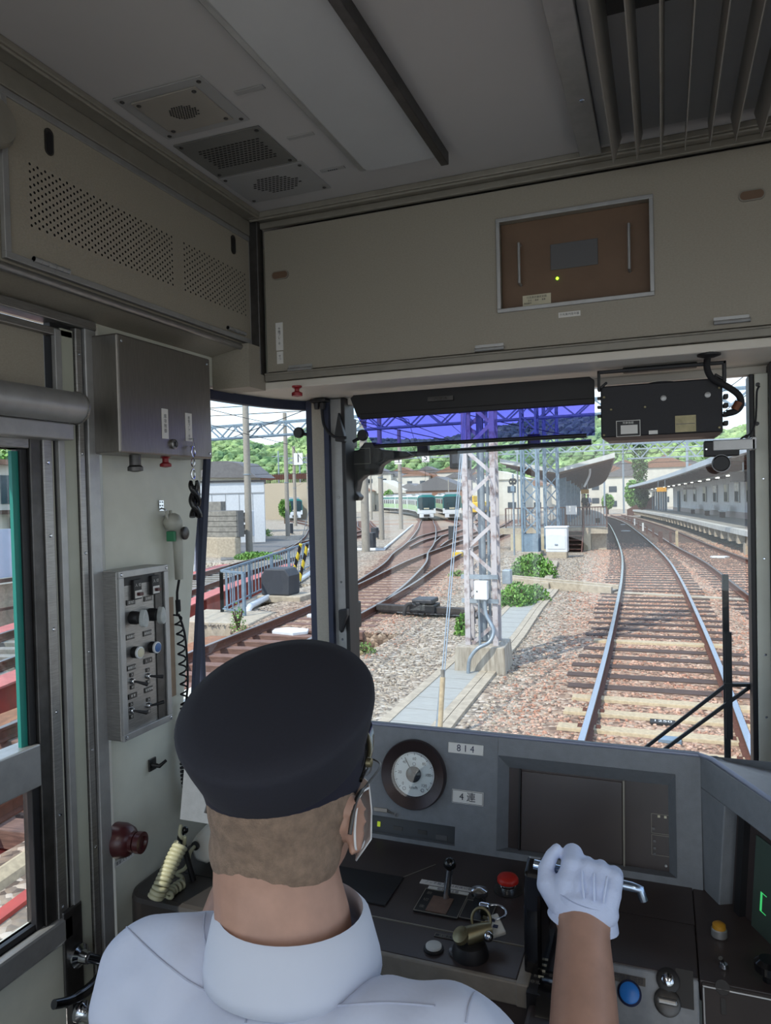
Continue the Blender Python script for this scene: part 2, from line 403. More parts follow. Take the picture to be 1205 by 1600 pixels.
text(FF, 'せつ', (a0 + a1) / 2, (b0 + b1) / 2, .008, 'ink', p, .002, vertical=True)
# soffit over the windscreen
m = MB(); m.box(-1.09, 1.1, 1.702, 1.985, .292, .312)
struct(m.build('trim_3', 'soffit', bevel=.003))
m = MB(); m.box(-1.05, 1.1, 1.955, 1.99, .272, .293); struct(m.build('trim_4', 'soffit', bevel=.003))

# ---- left overhead cabinet with perforated door
lc = thing('overhead_cabinet', 'beige cabinet over the side door with a perforated front', 'cabinet', (-1.05, 1.2, .4))
LB = .415
MB().fbox(FL, -.1, 1.70, LB - .012, CEIL - .05, -.08, -.002).build('carcass', 'panel', lc)
y0 = FL.px(5, 380)[0]; y1 = 1.685
m = MB(); m.fbox(FL, y0, y1, LB, CEIL - .055, -.002, .006); dr = m.build('door', 'panel', lc, bevel=.002)
m = MB(); m.frame(FL, y0 - .004, y1 + .004, LB - .004, CEIL - .051, .012, .0, .010); m.build('door_frame', 'alu', lc, bevel=.001)
m = MB(); m.tube([(-1.012, -.1, LB - .02), (-1.012, 1.70, LB - .02)], .008, 10); m.build('rounded_edge', 'steel', lc, smooth=50)
m = MB(); ch = 0
A0, B1 = FL.px(42, 257); A1 = FL.px(264, 360)[0]
def holes(mb, a0, a1, b0, b1, nx, ny):
    for i in range(nx):
        for j in range(ny):
            a = a0 + (a1 - a0) * i / (nx - 1); b = b0 + (b1 - b0) * j / (ny - 1)
            for (da, db) in ((0, 0), ((a1 - a0) / (nx - 1) / 2, (b1 - b0) / (ny - 1) / 2)):
                if da and (i == nx - 1 or j == ny - 1): continue
                mb.add([FL.p(a + da + .0026 * math.cos(t), b + db + .0026 * math.sin(t), .0063) for t in [2 * PI * k / 8 for k in range(8)]], [tuple(range(8))])
B0 = FL.px(42, 352)[1]; B1 = FL.px(42, 257)[1]
holes(m, A0, A1, B0, B1, 24, 9); m.build('perforation', 'black', dr); m = MB()
A2 = FL.px(284, 380)[0]; A3 = FL.px(379, 430)[0]
holes(m, A2, A3, B0, B1, 14, 9)
m.build('perforation', 'black', dr)
for (xa, ya) in ((72, 223), (361, 383)):
    a, b = FL.px(xa, ya)
    pl = [(a + .010 * math.cos(t), b + .014 * math.copysign(1, math.sin(t)) + .010 * math.sin(t)) for t in [2 * PI * (k + .5) / 20 for k in range(20)]]
    fp = MB().prism(FL, pl, .006, .008).build('finger_pull', 'steel_d', dr)
    pl = [(a + .007 * math.cos(t), b - .002 + .012 * math.copysign(1, math.sin(t)) + .008 * math.sin(t)) for t in [2 * PI * (k + .5) / 20 for k in range(20)]]
    MB().prism(FL, pl, .0081, .0086).build('finger_hole', 'black', fp)
for (xa, ya) in ((80, 415), (369, 517)):
    a, b = FL.px(xa, ya, .01)
    m = MB(); m.tube([FL.p(a - .04, b, .012), FL.p(a + .04, b, .012)], .0045, 10)
    for k in range(6): m.tube([FL.p(a - .04 + k * .0157, b, .012), FL.p(a - .0385 + k * .0157, b, .012)], .0052, 10)
    m.build('hinge', 'alu', lc)
# underside and post in the corner
m = MB(); m.add([(-1.02, -.1, LB - .025), (-1.02, 1.70, LB - .025), (-1.1, 1.70, .375), (-1.1, -.1, .375), (-1.02, -.1, LB - .01), (-1.02, 1.70, LB - .01), (-1.1, 1.70, .39), (-1.1, -.1, .39)], [(0, 1, 2, 3), (7, 6, 5, 4), (0, 4, 5, 1), (2, 6, 7, 3), (1, 5, 6, 2), (0, 3, 7, 4)])
struct(m.build('trim_5', 'panel'))
m = MB(); m.box(-1.012, -.985, 1.675, 1.705, .33, CEIL); struct(m.build('trim_6', 'steel_d', bevel=.003))
m = MB(); m.box(-1.099, -.9875, 1.62, 1.701, .290, .402); struct(m.build('trim_7', 'panel'))

# ---- ceiling light
a0, _ = FC.px(560, 255); a1, b1 = FC.px(694, 226); lt = thing('ceiling_light', 'unlit ceiling lamp with a milky cover and dark side rail', 'lamp', (a1 - .1, 1.2, CEIL))
yb = 1.54
m = MB(); m.box(a1 - .018, a1, .25, yb, CEIL - .028, CEIL); m.build('side_rail', 'steel_d', lt, bevel=.002)
m = MB(); m.box(a1 - .205, a1 - .19, .25, yb - .01, CEIL - .01, CEIL); m.build('side_rail', 'alu', lt, bevel=.002)
fl = Fr((0, 0, CEIL - .002), (1, 0, 0), (0, -1, 0)); m = MB()
c_, r_ = [], .02
for (cx, cy, t0) in ((a1 - .19 + r_, -(yb - .015) + r_, PI), (a1 - .018 - r_, -(yb - .015) + r_, 1.5 * PI), (a1 - .018 - r_, -.27, 0), (a1 - .19 + r_, -.27, .5 * PI)):
    for k in range(6): t = t0 + k / 5 * PI / 2; c_.append((cx + r_ * math.cos(t), cy + r_ * math.sin(t)))
m.prism(fl, c_, 0, .014); m.build('milky_cover', mat('milky_cover', 'b9babd', .35, 0, .03, 6), lt, bevel=.005)

# ---- louvred air outlet
FU = FC
la = FC.px(835, 0)[0]; l0 = FC.px(900, 222)[0] + .005
ac = thing('air_outlet', 'large ceiling air outlet with hanging grey louvre blades', 'vent', (.1, 1.3, CEIL))
MB().box(l0, l0 + .045, .2, 1.635, CEIL - .022, CEIL).build('side_rail', 'alu', ac, bevel=.002)
m = MB(); m.box(l0 + .045, l0 + .075, .2, 1.62, CEIL - .012, CEIL); m.build('inner_rail', 'ceil_plate', ac, bevel=.002)
m = MB(); screws(m, Fr((0, 0, CEIL - .022), (1, 0, 0), (0, -1, 0)), [(l0 + .028, -1.40), (l0 + .028, -.8)], .006); m.build('rail_screw', 'chrome', ac)
MB().box(l0 + .075, .95, .2, 1.20, CEIL - .004, CEIL - .001).build('dark_duct', 'black', ac)
MB().box(l0 + .075, .95, 1.20, 1.60, CEIL - .004, CEIL - .001).build('back_plate', 'ceil_plate', ac)
for k in range(16):
    x = l0 + .085 + k * .042
    sl = (x - .08) * -.10
    m = MB(); m.hexa([(x - sl, .2, CEIL - .062), (x - sl + .002, .2, CEIL - .062), (x + .002, .2, CEIL - .002), (x, .2, CEIL - .002)], [(x - sl, 1.60, CEIL - .062), (x - sl + .002, 1.60, CEIL - .062), (x + .002, 1.625, CEIL - .002), (x, 1.625, CEIL - .002)])
    m.build('louvre_blade', mat('louvre_paint', '94908a', .5, .1, .03, 10), ac)

# ---- three ceiling grilles
def slots(fr, c, nx, ny, dx, dy, w_, h_, cc, ellipse):
    m = MB()
    for i in range(nx):
        for j in range(ny):
            u = (i - (nx - 1) / 2); v = (j - (ny - 1) / 2)
            if ellipse and (u / (nx / 2)) ** 2 + (v / (ny / 2)) ** 2 > 1: continue
            a = c[0] + u * dx + (j % 2) * dx / 2; b = c[1] + v * dy
            m.fbox(fr, a - w_ / 2, a + w_ / 2, b - h_ / 2, b + h_ / 2, cc, cc + .0006)
    return m
M['slate_plate'] = mat('slate_plate', '6f6e6b', .5, 0, .06, 10)
def grille(name, label, q, m_main, inner, hole, slot):
    xs = [FC.px(*p)[0] for p in q]; ys = [FC.px(*p)[1] for p in q]
    a0, a1 = sorted(((xs[0] + xs[3]) / 2, (xs[1] + xs[2]) / 2)); b0, b1 = sorted(((ys[0] + ys[1]) / 2, (ys[2] + ys[3]) / 2))
    t = thing(name, label, 'vent', (a0, -b0, CEIL)); pl = MB().fbox(FC, a0, a1, b0, b1, 0, .003).build('plate', m_main, t, bevel=.001)
    s_ = MB(); screws(s_, FC, [(a0 + .012, b0 + .012), (a1 - .012, b0 + .012), (a0 + .012, b1 - .012), (a1 - .012, b1 - .012)], .0045, .003); s_.build('screw', 'steel_d', t)
    if inner:
        MB().fbox(FC, a0 + .025, a1 - .025, b0 + .02, b1 - .02, .003, .006).build('inner_plate', mat('inner_plate_beige', '98928a', .5, 0, .04, 10), t, bevel=.001)
        s_ = MB(); screws(s_, FC, [(a0 + .035, b0 + .03), (a1 - .035, b0 + .03), (a0 + .035, b1 - .03), (a1 - .035, b1 - .03)], .0045, .006); s_.build('inner_screw', 'steel_d', t)
    h_ = .0062 if inner else .0032
    slots(FC, ((a0 + a1) / 2, (b0 + b1) / 2), *slot[:6], h_, slot[6]).build('grille_holes', 'black', t)
    return t
grille('ceiling_grille', 'square ceiling grille with a small round cluster of holes', [(175, 155), (310, 117), (398, 190), (258, 212)], 'ceil_plate', True, None, (11, 9, .0055, .005, .003, .0028, True))
grille('ceiling_grille', 'dark steel ceiling grille with a full field of slots, middle of three', [(270, 228), (400, 195), (465, 247), (345, 278)], 'slate_plate', False, None, (15, 10, .010, .009, .0065, .0035, False))
grille('ceiling_grille', 'pale ceiling grille with an oval of slots nearest the windscreen', [(345, 280), (465, 250), (520, 290), (395, 318)], 'ceil_plate', False, None, (12, 9, .010, .009, .0068, .0035, True))
m = MB(); a, b = FC.px(390, 140); m.fbox(FC, a - .03, a + .03, b - .007, b + .007, 0, .002); tag(m.build('ceiling_tab', 'ceil_plate', bevel=.001), 'small blank tab on the ceiling beside the square grille', 'plate')
m = MB(); a, b = FC.px(470, 212); m.fbox(FC, a - .03, a + .03, b - .006, b + .006, 0, .002); tag(m.build('ceiling_tab', 'ceil_plate', bevel=.001), 'small blank tab on the ceiling beside the slotted middle grille', 'plate')
p = thing('ceiling_tab', 'thin lettered tab on the ceiling near the oval grille', 'plate', FC.p(*FC.px(520, 264))); a, b = FC.px(520, 264)
q = MB().fbox(FC, a - .03, a + .03, b - .006, b + .006, 0, .002).build('tab_plate', 'ceil_plate', p, bevel=.001); [MB().fbox(FC, a - .012 + k * .005, a - .009 + k * .005, b - .002, b + .002, .002, .0024).build('lettering', 'ink', q) for k in range(5)]
a, b = FC.px(0, 183)
t = thing('round_ceiling_cover', 'round grey cover at the top left corner of the cab', 'cover', (-1.0, .86, .66))
m = MB(); c = on(-2, 185, 'x', -.99); m.lathe(c + V((-.03, 0, 0)), (1, 0, 0), [(.042, 0), (.042, .02), (.036, .028), (.01, .03)], 28); m.build('cover_disc', 'panel_lip', t, smooth=40)

# ---- stainless equipment box on the left wall
FB = Fr((-1.02, 0, 0), (0, 1, 0), (0, 0, 1))
bx = thing('equipment_box', 'brushed stainless equipment box high on the left wall', 'box', (-1.06, 1.38, .1))
y0_ = FB.px(185, 600)[0]; y1_ = FB.px(329, 600)[0]; zt = FB.px(185, 520)[1]; zb = FB.px(200, 708)[1]
m = MB(); m.box(WX, -1.02, y0_, y1_, zb, zt); m.build('box_body', 'steel_h', bx, bevel=.004)
m = MB(); screws(m, FB, [(y0_ + .012, zt - .014), (y1_ - .014, zt - .014), (y1_ - .012, zb + .012)], .0035); m.build('screw', 'chrome', bx)
a0, a1, b0, b1 = FB.rect(252, 638, 263, 686); p = MB().fbox(FB, a0, a1, b0, b1, 0, .0015).build('door_label', 'white', bx)
text(FB, '扉非制御', (a0 + a1) / 2, (b0 + b1) / 2, .0098, 'ink', p, .002, vertical=True, space=1.15)
a0, a1, b0, b1 = FB.rect(289, 645, 300, 690); p = MB().fbox(FB, a0, a1, b0, b1, 0, .0015).build('brake_label', 'white', bx)
text(FB, '非常ブレ｜キ', (a0 + a1) / 2, (b0 + b1) / 2, .0088, 'ink', p, .002, vertical=True)
a, b = FB.px(270, 694); m = MB(); m.lathe(FB.p(a, b, 0), FB.n, [(.011, 0), (.011, .006), (.008, .008), (.008, .006), (.002, .006)], 20); k_ = m.build('key_switch', 'steel', bx, smooth=40)
MB().fbox(FB, a - .0015, a + .0015, b - .006, b + .006, .006, .0085).build('key_slot', 'black', k_)
a, b = FB.px(229, 716); m = MB(); m.lathe((-1.05, a, zb), (0, 0, -1), [(.012, 0), (.012, .022), (.016, .026), (.016, .034), (.006, .036)], 20); m.build('lower_knob', 'steel_d', bx, smooth=40)
tag(MB().lathe((-1.05, FB.px(276, 724)[0], zb), (0, 0, -1), [(.012, 0), (.007, .004), (.007, .012), (.013, .016), (.013, .022), (.003, .024)], 20).build('pull_knob', 'red_k', smooth=40), 'red pull knob under the stainless equipment box', 'knob')
# emergency strap hanging from the box
st = thing('strap_pendant', 'black braided strap hanging from a chain on the stainless box', 'strap', FB.p(*FB.px(295, 700)))
a, b = FB.px(295, 694); P = [FB.p(*FB.px(295, y), .012) for y in (694, 706, 722, 741, 758)]
m = MB(); m.tube([FB.p(a, b + .012, 0), FB.p(a, b + .012, .012), FB.p(a, b - .004, .013), FB.p(a, b - .006, .004)], .002, 8); m.build('hook', 'chrome', st, smooth=40)
def link(c, w_, h_, ax):
    return MB().tube([V(c) + V(ax) * (w_ * math.cos(t)) + V((0, 0, h_ * math.sin(t))) for t in [2 * PI * k / 20 for k in range(20)]], .0017, 6, closed=True)
link(P[1], .0065, .012, (0, 1, 0)).build('chain_link', 'chrome', st, smooth=60)
link(P[2] + V((0, 0, -.002)), .004, .010, (1, 0, 0)).build('chain_link', 'chrome', st, smooth=60)
link(P[3], .0068, .011, (0, 1, 0)).build('chain_link', 'chrome', st, smooth=60)
for (s_, ph) in ((-1, 0), (1, PI)):
    zs = [FB.px(298, y)[1] for y in (752, 765, 785, 808)]; pts = []
    c0 = FB.px(295, 752)[0]
    for i in range(25):
        t = i / 24; z = zs[0] + (zs[-1] - zs[0]) * t
        pts.append(V((-1.006 + .005 * math.cos(t * 7 + ph), c0 + .004 * t + .0075 * math.sin(t * 7 + ph + .5), z)))
    MB().tube(pts, [.004 + .0035 * math.sin(min(1, i / 6) * PI / 2) for i in range(25)], 8).build('braided_cord', mat('black_gloss_cord', '131315', .25, 0, .1, 20, bump=.2, bscale=90), st, smooth=60)

# ---- microphone handset on the wall
FW2 = Fr((WX + .001, 0, 0), (0, 1, 0), (0, 0, 1))
mic = thing('wall_microphone', 'grey hand microphone hanging on the left wall by a black coiled cord', 'microphone', FW2.p(*FW2.px(262, 830)))
a, b = FW2.px(251, 790); m = MB(); m.fbox(FW2, a - .008, a + .008, b - .012, b + .012, 0, .003); screws(m, FW2, [(a - .004, b + .008), (a + .004, b + .008), (a - .004, b), (a + .004, b)], .002, .003)
m.tube([FW2.p(a, b - .006, .002), FW2.p(a, b - .01, .014), FW2.p(a, b - .022, .016), FW2.p(a, b - .026, .006)], .0022, 8); m.build('hanger', 'chrome', mic, smooth=40)
P = [FW2.p(*FW2.px(x, y), .022) for x, y in ((252, 806), (259, 818), (264, 832), (266, 850), (267, 875), (268, 905))]
gp = mat('mic_grey_plastic', 'a7a79d', .4, 0, .05, 20)
m = MB(); m.tube(spline(P, 5), [.008, .012, .018, .021, .0215, .022, .021, .019, .0165, .015, .014, .013, .0125, .012, .012, .012, .0118, .0115, .0112, .011, .0108, .0105, .0102, .01, .0098, .0095][:26], 14)
m.build('handset_body', gp, mic, smooth=60)
m = MB(); q = P[2] + V((.018, .004, -.002)); m.lathe(q, (1, .15, 0), [(.0155, 0), (.0155, .005), (.013, .007), (.002, .007)], 20); m.build('mouthpiece', 'steel_d', mic, smooth=40)
m = MB(); m.tube([P[0] + V((0, -.006, .012)), P[0] + V((0, -.008, 0)), P[1] + V((0, -.012, 0))], .0035, 8); m.tube([P[0] + V((0, .006, .012)), P[0] + V((0, .008, 0)), P[1] + V((0, .006, 0))], .0035, 8); m.build('hanging_ring', gp, mic, smooth=60)
MB().box(P[2].x - .012, P[2].x + .012, P[2].y - .024, P[2].y - .017, P[2].z - .02, P[2].z + .004).build('talk_key', mat('green_key', '2e7a55', .4, 0, .05, 10), mic, bevel=.002)
cpts = [FW2.p(*FW2.px(x, y), .02) for x, y in ((266, 960), (271, 990), (274, 1030), (277, 1070), (278, 1100), (277, 1140), (277, 1180), (279, 1215), (284, 1242))]
MB().tube([P[-1], FW2.p(*FW2.px(266, 925), .02), cpts[0]], .003, 8).build('plain_cord', 'rubber', mic, smooth=60)
MB().tube([FW2.p(*FW2.px(267, 937), .02), FW2.p(*FW2.px(268, 955), .02)], .006, 10).build('cord_sleeve', 'rubber', mic, smooth=40)
coil(cpts[:5], .0085, .0022, 9).build('coiled_cord', 'rubber', mic, smooth=60)
coil(cpts[4:], .009, .0026, 24).build('coiled_cord', 'rubber', mic, smooth=60)
MB().tube(spline([cpts[0] + V((0, .006, 0)), cpts[1] + V((0, .016, .0)), cpts[2] + V((0, .019, 0)), cpts[3] + V((0, .014, 0)), cpts[4] + V((0, .004, 0))], 6), .0026, 8).build('return_cord', 'rubber', mic, smooth=60)
e1 = FW2.p(*FW2.px(297, 1225), .02); coil([cpts[-1], FW2.p(*FW2.px(294, 1243), .02), e1, FW2.p(*FW2.px(296, 1205), .02)], .009, .0026, 12).build('coiled_cord', 'rubber', mic, smooth=60)
# brown board behind the cord
a0, a1, b0, b1 = FW2.rect(258, 935, 276, 1085); tag(MB().fbox(FW2, a0, a1 - .005, b0, b1, 0, .003).build('backing_board', mat('tan_board', 'a58c74', .6, 0, .08, 20)), 'tan backing board behind the coiled cord on the left wall', 'board')

# ---- switch box on left wall
FS = Fr((WX + .055, 0, 0), (0, 1, 0), (0, 0, 1))
sb = thing('switch_box', 'stainless wall box with rotary switches, buttons and toggles', 'box', FS.p(*FS.px(225, 1130)))
a0 = FS.px(187, 1000)[0]; a1 = FS.px(264, 1000)[0]; b1 = FS.px(187, 893)[1]; b0 = FS.px(196, 1158)[1]; t_ = .014
m = MB(); m.box(WX, WX + .052, a0, a1, b0, b1); m2 = m.build('box_body', 'steel', sb, bevel=.002)
m = MB(); m.frame(FS, a0, a1, b0, b1, t_, -.004, .004); m.build('front_frame', 'alu', sb, bevel=.001)
m = MB(); screws(m, FS, [(a0 + .007, b1 - .007), (a1 - .007, b1 - .007), (a0 + .007, b0 + .007), (a1 - .007, b0 + .007)], .0035, .004); m.build('frame_screw', 'chrome', sb)
FS2 = Fr((WX + .0525, 0, 0), (0, 1, 0), (0, 0, 1))
MB().fbox(FS2, a1 - t_ - .028, a1 - t_, b0 + t_, b1 - t_, 0, .002).build('side_plate', 'steel_d', sb)
MB().fbox(FS2, a0 + t_, a1 - t_, b1 - t_ - .018, b1 - t_, 0, .0015).build('dark_header', 'black', sb)
def SP(x, y): return FS2.px(x, y)
for i, (x, y) in enumerate(((211, 920), (239, 913))):
    a, b = SP(x, y); s = MB().fbox(FS2, a - .012, a + .012, b - .022, b + .02, 0, .008).build('breaker', 'black', sb, bevel=.001)
    MB().fbox(FS2, a - .010, a + .010, b - .019, b - .003, .008, .0095).build('breaker_window', 'white', s)
    MB().fbox(FS2, a - .006, a + .006, b - .014, b - .007, .0095, .018).build('breaker_lever', 'maroon', s, bevel=.001)
    text(FS2, ['入 切', '入 切'][i], a, b + .008, .008, 'white', s, .0085)
for i, (x, y) in enumerate(((207, 965), (235, 960))):
    a, b = SP(x, y); s = MB().lathe(FS2.p(a, b, 0), FS2.n, [(.014, 0), (.014, .012), (.012, .02)], 20).build('rotary_base', 'black', sb, smooth=40)
    pl = [(a + .003 + (.0095 + .003 * math.sin(t)) * math.cos(t) * .9, b - .001 - .019 * math.sin(t)) for t in [2 * PI * k / 20 for k in range(20)]]
    MB().prism(FS2, pl, .02, .034).build('rotary_knob', mat('grey_knob', 'b8bdbd', .35, 0, .1, 60), s, bevel=.003)
for (x, y, s_) in ((204, 941, '室内灯'), (231, 935, '前照灯'), (203, 995, '乗務員灯'), (230, 989, '乗務員室'), (205, 1043, '車側灯点'), (231, 1032, 'ヒ｜タ'), (207, 1087, '車 掌'), (232, 1077, '非常警報')):
    a, b = SP(x, y); p = MB().fbox(FS2, a - .0125, a + .0125, b - .0055, b + .0055, 0, .0018).build('switch_label', 'steel_d', sb); text(FS2, s_, a, b, .0062, 'white', p, .0022)
for (x, y, mm) in ((210, 1019, 'cream'), (237, 1011, 'blue')):
    a, b = SP(x, y); s = MB().lathe(FS2.p(a, b, 0), FS2.n, [(.0125, 0), (.0125, .012)], 20).build('button_body', 'black', sb, smooth=40)
    MB().lathe(FS2.p(a, b, .012), FS2.n, [(.0125, 0), (.0125, .004), (.0105, .005)], 20).build('button_ring', 'white_m', s, smooth=40)
    MB().lathe(FS2.p(a, b, .015), FS2.n, [(.0103, 0), (.0098, .003), (.006, .004)], 20).build('button_cap', mm if mm == 'cream' else mat('dull_blue_button', '35609a', .4, 0, .06, 10), s, smooth=40)
for (x, y, dy, dz) in ((206, 1064, .024, -.012), (231, 1056, .024, -.006), (205, 1110, .024, -.01), (232, 1102, .026, .002)):
    a, b = SP(x, y); s = MB().lathe(FS2.p(a, b, 0), FS2.n, [(.0062, 0), (.0062, .004), (.0045, .007)], 12).build('toggle_collar', 'chrome', sb, smooth=40)
    q = FS2.p(a, b, .006); MB().tube([q, q + V((.006, dy * .3, dz * .3)), q + V((.014, dy, dz))], [.0022, .0028, .0042], 10).build('toggle_lever', 'black', s, smooth=50)
    for d in (.013, -.013):
        p = MB().fbox(FS2, a - .005, a + .005, b + d - .0042, b + d + .0042, 0, .0016).build('toggle_label', 'steel_d', sb); text(FS2, '入' if d > 0 else '切', a, b + d, .006, 'white', p, .002)
# ---- small hook plate and maroon knob
hk = thing('wall_hook', 'small black hook plate on the wall under the switch box', 'hook', FW2.p(*FW2.px(238, 1193)))
a, b = FW2.px(237, 1194); MB().fbox(FW2, a - .012, a + .012, b - .014, b + .014, 0, .004).build('hook_plate', 'steel_d', hk, bevel=.001)
MB().tube([FW2.p(a - .002, b, .004), FW2.p(a, b - .002, .022), FW2.p(a + .016, b + .006, .028)], [.006, .005, .0035], 8).build('hook_arm', 'black', hk, smooth=50)
bz = thing('buzzer', 'dark maroon round buzzer low on the left wall', 'buzzer', FW2.p(*FW2.px(190, 1312)))
a, b = FW2.px(180, 1312); FBz = FW2
MB().lathe(FW2.p(a, b, 0), (1, .12, 0), [(.036, 0), (.036, .02), (.03, .036), (.021, .042), (.021, .05)], 28).build('buzzer_body', 'maroon', bz, smooth=50)
MB().lathe(FW2.p(a + .005, b, .05), (1, .12, 0), [(.018, 0), (.022, .004), (.022, .016), (.014, .017), (.012, .012)], 28).build('buzzer_mouth', 'maroon', bz, smooth=40)
a, b = FW2.px(194, 1342); p = MB().fbox(FW2, a - .03, a + .03, b - .007, b + .007, 0, .001).build('buzzer_label', 'white', bz); text(FW2, '車掌スイッチ', a, b, .009, 'ink', p, .0015)

# ---- side door with its windows
FD_ = Fr((WX + .004, 0, 0), (0, 1, 0), (0, 0, 1))
def dy(px, py=900): return FD_.px(px, py)[0]
door1 = struct(MB().box(WX - .05, WX - .01, .30, dy(89), FLOOR + .02, -.80).build('door_1', 'wall'), 'grey-green cab side door left of the driver')
ZT, ZM1, ZM0, ZB = .105, -.45, -.53, -.80; YR = dy(58)
def sub(o): put(o, door1); return o
sub(MB().box(WX - .05, WX - .01, .30, dy(89), ZT, .335).build('door_top_panel', 'panel'))
sub(MB().box(WX - .052, WX - .002, YR, dy(75), ZB - .02, ZT + .04).build('door_stile', 'steel_d', bevel=.002))
sub(MB().box(WX - .052, WX + .003, dy(75), dy(89), ZB - .02, ZT + .04).build('riveted_stile', 'steel', bevel=.002))
sub(MB().box(WX - .04, WX - .006, dy(89), dy(96), ZB - .02, ZT + .02).build('pale_gap_strip', 'wall'))
sub(MB().box(WX - .052, WX - .001, .30, YR, ZM0, ZM1).build('middle_rail', 'alu', bevel=.003))
sub(MB().box(WX - .052, WX + .008, .30, dy(96), ZB - .05, ZB).build('window_sill', 'alu', bevel=.006))
sub(MB().box(WX - .05, WX - .003, .30, YR, ZT, ZT + .03).build('window_head', 'steel', bevel=.003))
sub(MB().box(WX - .022, WX - .010, dy(47), YR, ZM1, ZT).build('upper_sash_rubber', 'black', bevel=.002))
sub(MB().box(WX - .022, WX - .008, dy(46), YR, ZB, ZM0).build('lower_sash_rubber', 'black', bevel=.002))
sub(MB().box(WX - .024, WX - .016, dy(37), dy(48), ZM1, ZT - .005).build('teal_edge_strip', 'teal'))
sub(MB().box(WX - .022, WX - .012, .30, dy(46), ZB, ZB + .012).build('lower_sash_rubber', 'black'))
sub(MB().box(WX - .034, WX - .030, .30, dy(40), ZM1, ZT).build('upper_pane', 'door_glass')); sub(MB().box(WX - .034, WX - .030, .30, dy(50), ZB, ZM0).build('lower_pane', 'door_glass'))
m = MB(); screws(m, Fr((WX + .003, 0, 0), (0, 1, 0), (0, 0, 1)), [(dy(82), z) for z in (.08, -.06, -.24, -.40, -.60, -.78)], .0035); sub(m.build('stile_screw', 'chrome', door1))
# door posts: stainless channels and a pale filler
m = MB(); m.box(WX - .03, WX + .006, dy(97.5), dy(107), -.92, .34)
struct(m.build('trim_8', 'alu', bevel=.001))
m = MB(); m.box(WX - .02, WX + .004, dy(107), dy(126), -1.4, .345); struct(m.build('trim_9', mat('pale_green_filler', 'aeb0a2', .45, 0, .04, 10), bevel=.001))
tr10 = struct(MB().box(WX - .02, WX + .010, dy(127), dy(136), -1.45, .352).build('trim_10', 'steel', bevel=.002))
struct(MB().box(WX - .02, WX + .016, dy(138), dy(155), -1.45, .372).build('trim_13', 'alu', bevel=.002))
struct(MB().box(WX - .02, WX - .004, dy(96), dy(157), -1.45, .372).build('trim_14', 'black'))
m = MB(); screws(m, Fr((WX + .010, 0, 0), (0, 1, 0), (0, 0, 1)), [(dy(131.5), z) for z in (.30, .10, -.1, -.3, -.5, -.7)], .003); m.build('screw', 'chrome', tr10)
m = MB(); m.box(WX - .02, WX + .018, .25, dy(155), .353, .372); m.box(WX - .02, WX + .004, .25, dy(126), .328, .343); struct(m.build('trim_11', 'steel', bevel=.002))
# roller blind
rb = thing('roller_blind', 'rolled up grey metal blind case above the side door window', 'blind', (WX, .9, .19))
yc = 1.095; zc = on(122, 638, 'x', -1.055).z
MB().tube([(-1.055, .25, zc), (-1.055, yc, zc)], .030, 28).build('blind_case', 'alu', rb, smooth=50)
MB().tube([(-1.055, yc, zc), (-1.055, yc + .006, zc)], [.0325, .031], 28).build('end_cap', 'steel', rb, smooth=40)
m = MB(); m.box(WX - .004, -1.06, .25, yc, zc - .062, zc - .03); m.build('mounting_strip', 'alu', rb, bevel=.003)
m = MB(); m.box(WX, -1.075, yc - .012, yc + .002, zc - .06, zc - .02); m.build('end_bracket', 'steel_d', rb, bevel=.002)
# handles at the door edge
dh = thing('lever_handle_set', 'chrome lever handle at the foot of the door frame', 'handle', (WX, 1.15, -.92))
FH = Fr((WX + .02, 0, 0), (0, 1, 0), (0, 0, 1))
a, b = FH.px(128, 1494); MB().lathe(FH.p(a, b, -.012), FH.n, [(.022, 0), (.022, .008), (.013, .014), (.011, .03)], 24).build('rose', 'chrome', dh, smooth=40)
P = [FH.p(*FH.px(x, y), c) for x, y, c in ((128, 1494, .012), (148, 1502, .03), (122, 1534, .035), (90, 1556, .034), (66, 1564, .028))]
MB().tube(spline(P, 6), [.009] * 8 + [.010] * 9 + [.0085] * 8, 12).build('lever', mat('dark_chrome', '6d7078', .18, 1, .03, 10), dh, smooth=60)
MB().fbox(FH, a - .03, a + .018, b - .09, b + .10, -.02, -.012).build('handle_plate', 'steel_d', dh, bevel=.004)
dk = thing('door_lock_knob', 'chrome lock knob below the lever handle', 'knob', (WX, 1.15, -1.0)); a, b = FH.px(132, 1582)
MB().lathe(FH.p(a, b, -.012), FH.n, [(.02, 0), (.02, .008), (.014, .014), (.012, .028), (.018, .034), (.018, .046), (.006, .05)], 24).build('knob', 'chrome', dk, smooth=40)

# ---- corner window, pillars, windscreen
ZS, ZH = -.74, .285
def cornerpt(t):   # plan curve of the wrapped corner glass
    return V((-1.125 + .165 * (1 - math.cos(t * PI / 2)), 1.56 + .44 * math.sin(t * PI / 2), 0))
m = MB(); n = 14; vs = []
for i in range(n + 1):
    q = cornerpt(i / n); vs += [q + V((0, 0, ZS)), q + V((0, 0, ZH))]
m.add(vs, [(2 * i, 2 * i + 2, 2 * i + 3, 2 * i + 1) for i in range(n)])
g = m.build('window_1', 'glass', smooth=60); struct(g, 'curved corner window between the left wall and the windscreen'); s_ = g.modifiers.new('thick', 'SOLIDIFY'); s_.thickness = .005
m = MB(); vs = [cornerpt(i / n) for i in range(n + 1)]
for i in range(n): m.bar(vs[i] + V((.012, -.008, ZH - .006)), vs[i + 1] + V((.012, -.008, ZH - .006)), .022, .026)
m.bar((-1.094, 1.58, .12), (-1.098, 1.47, -.72), .010, .02); m.bar(cornerpt(0) + V((.01, 0, -.65)), cornerpt(0) + V((.01, 0, .25)), .012, .012)
o = m.build('window_seal', 'navyrub'); put(o, g)
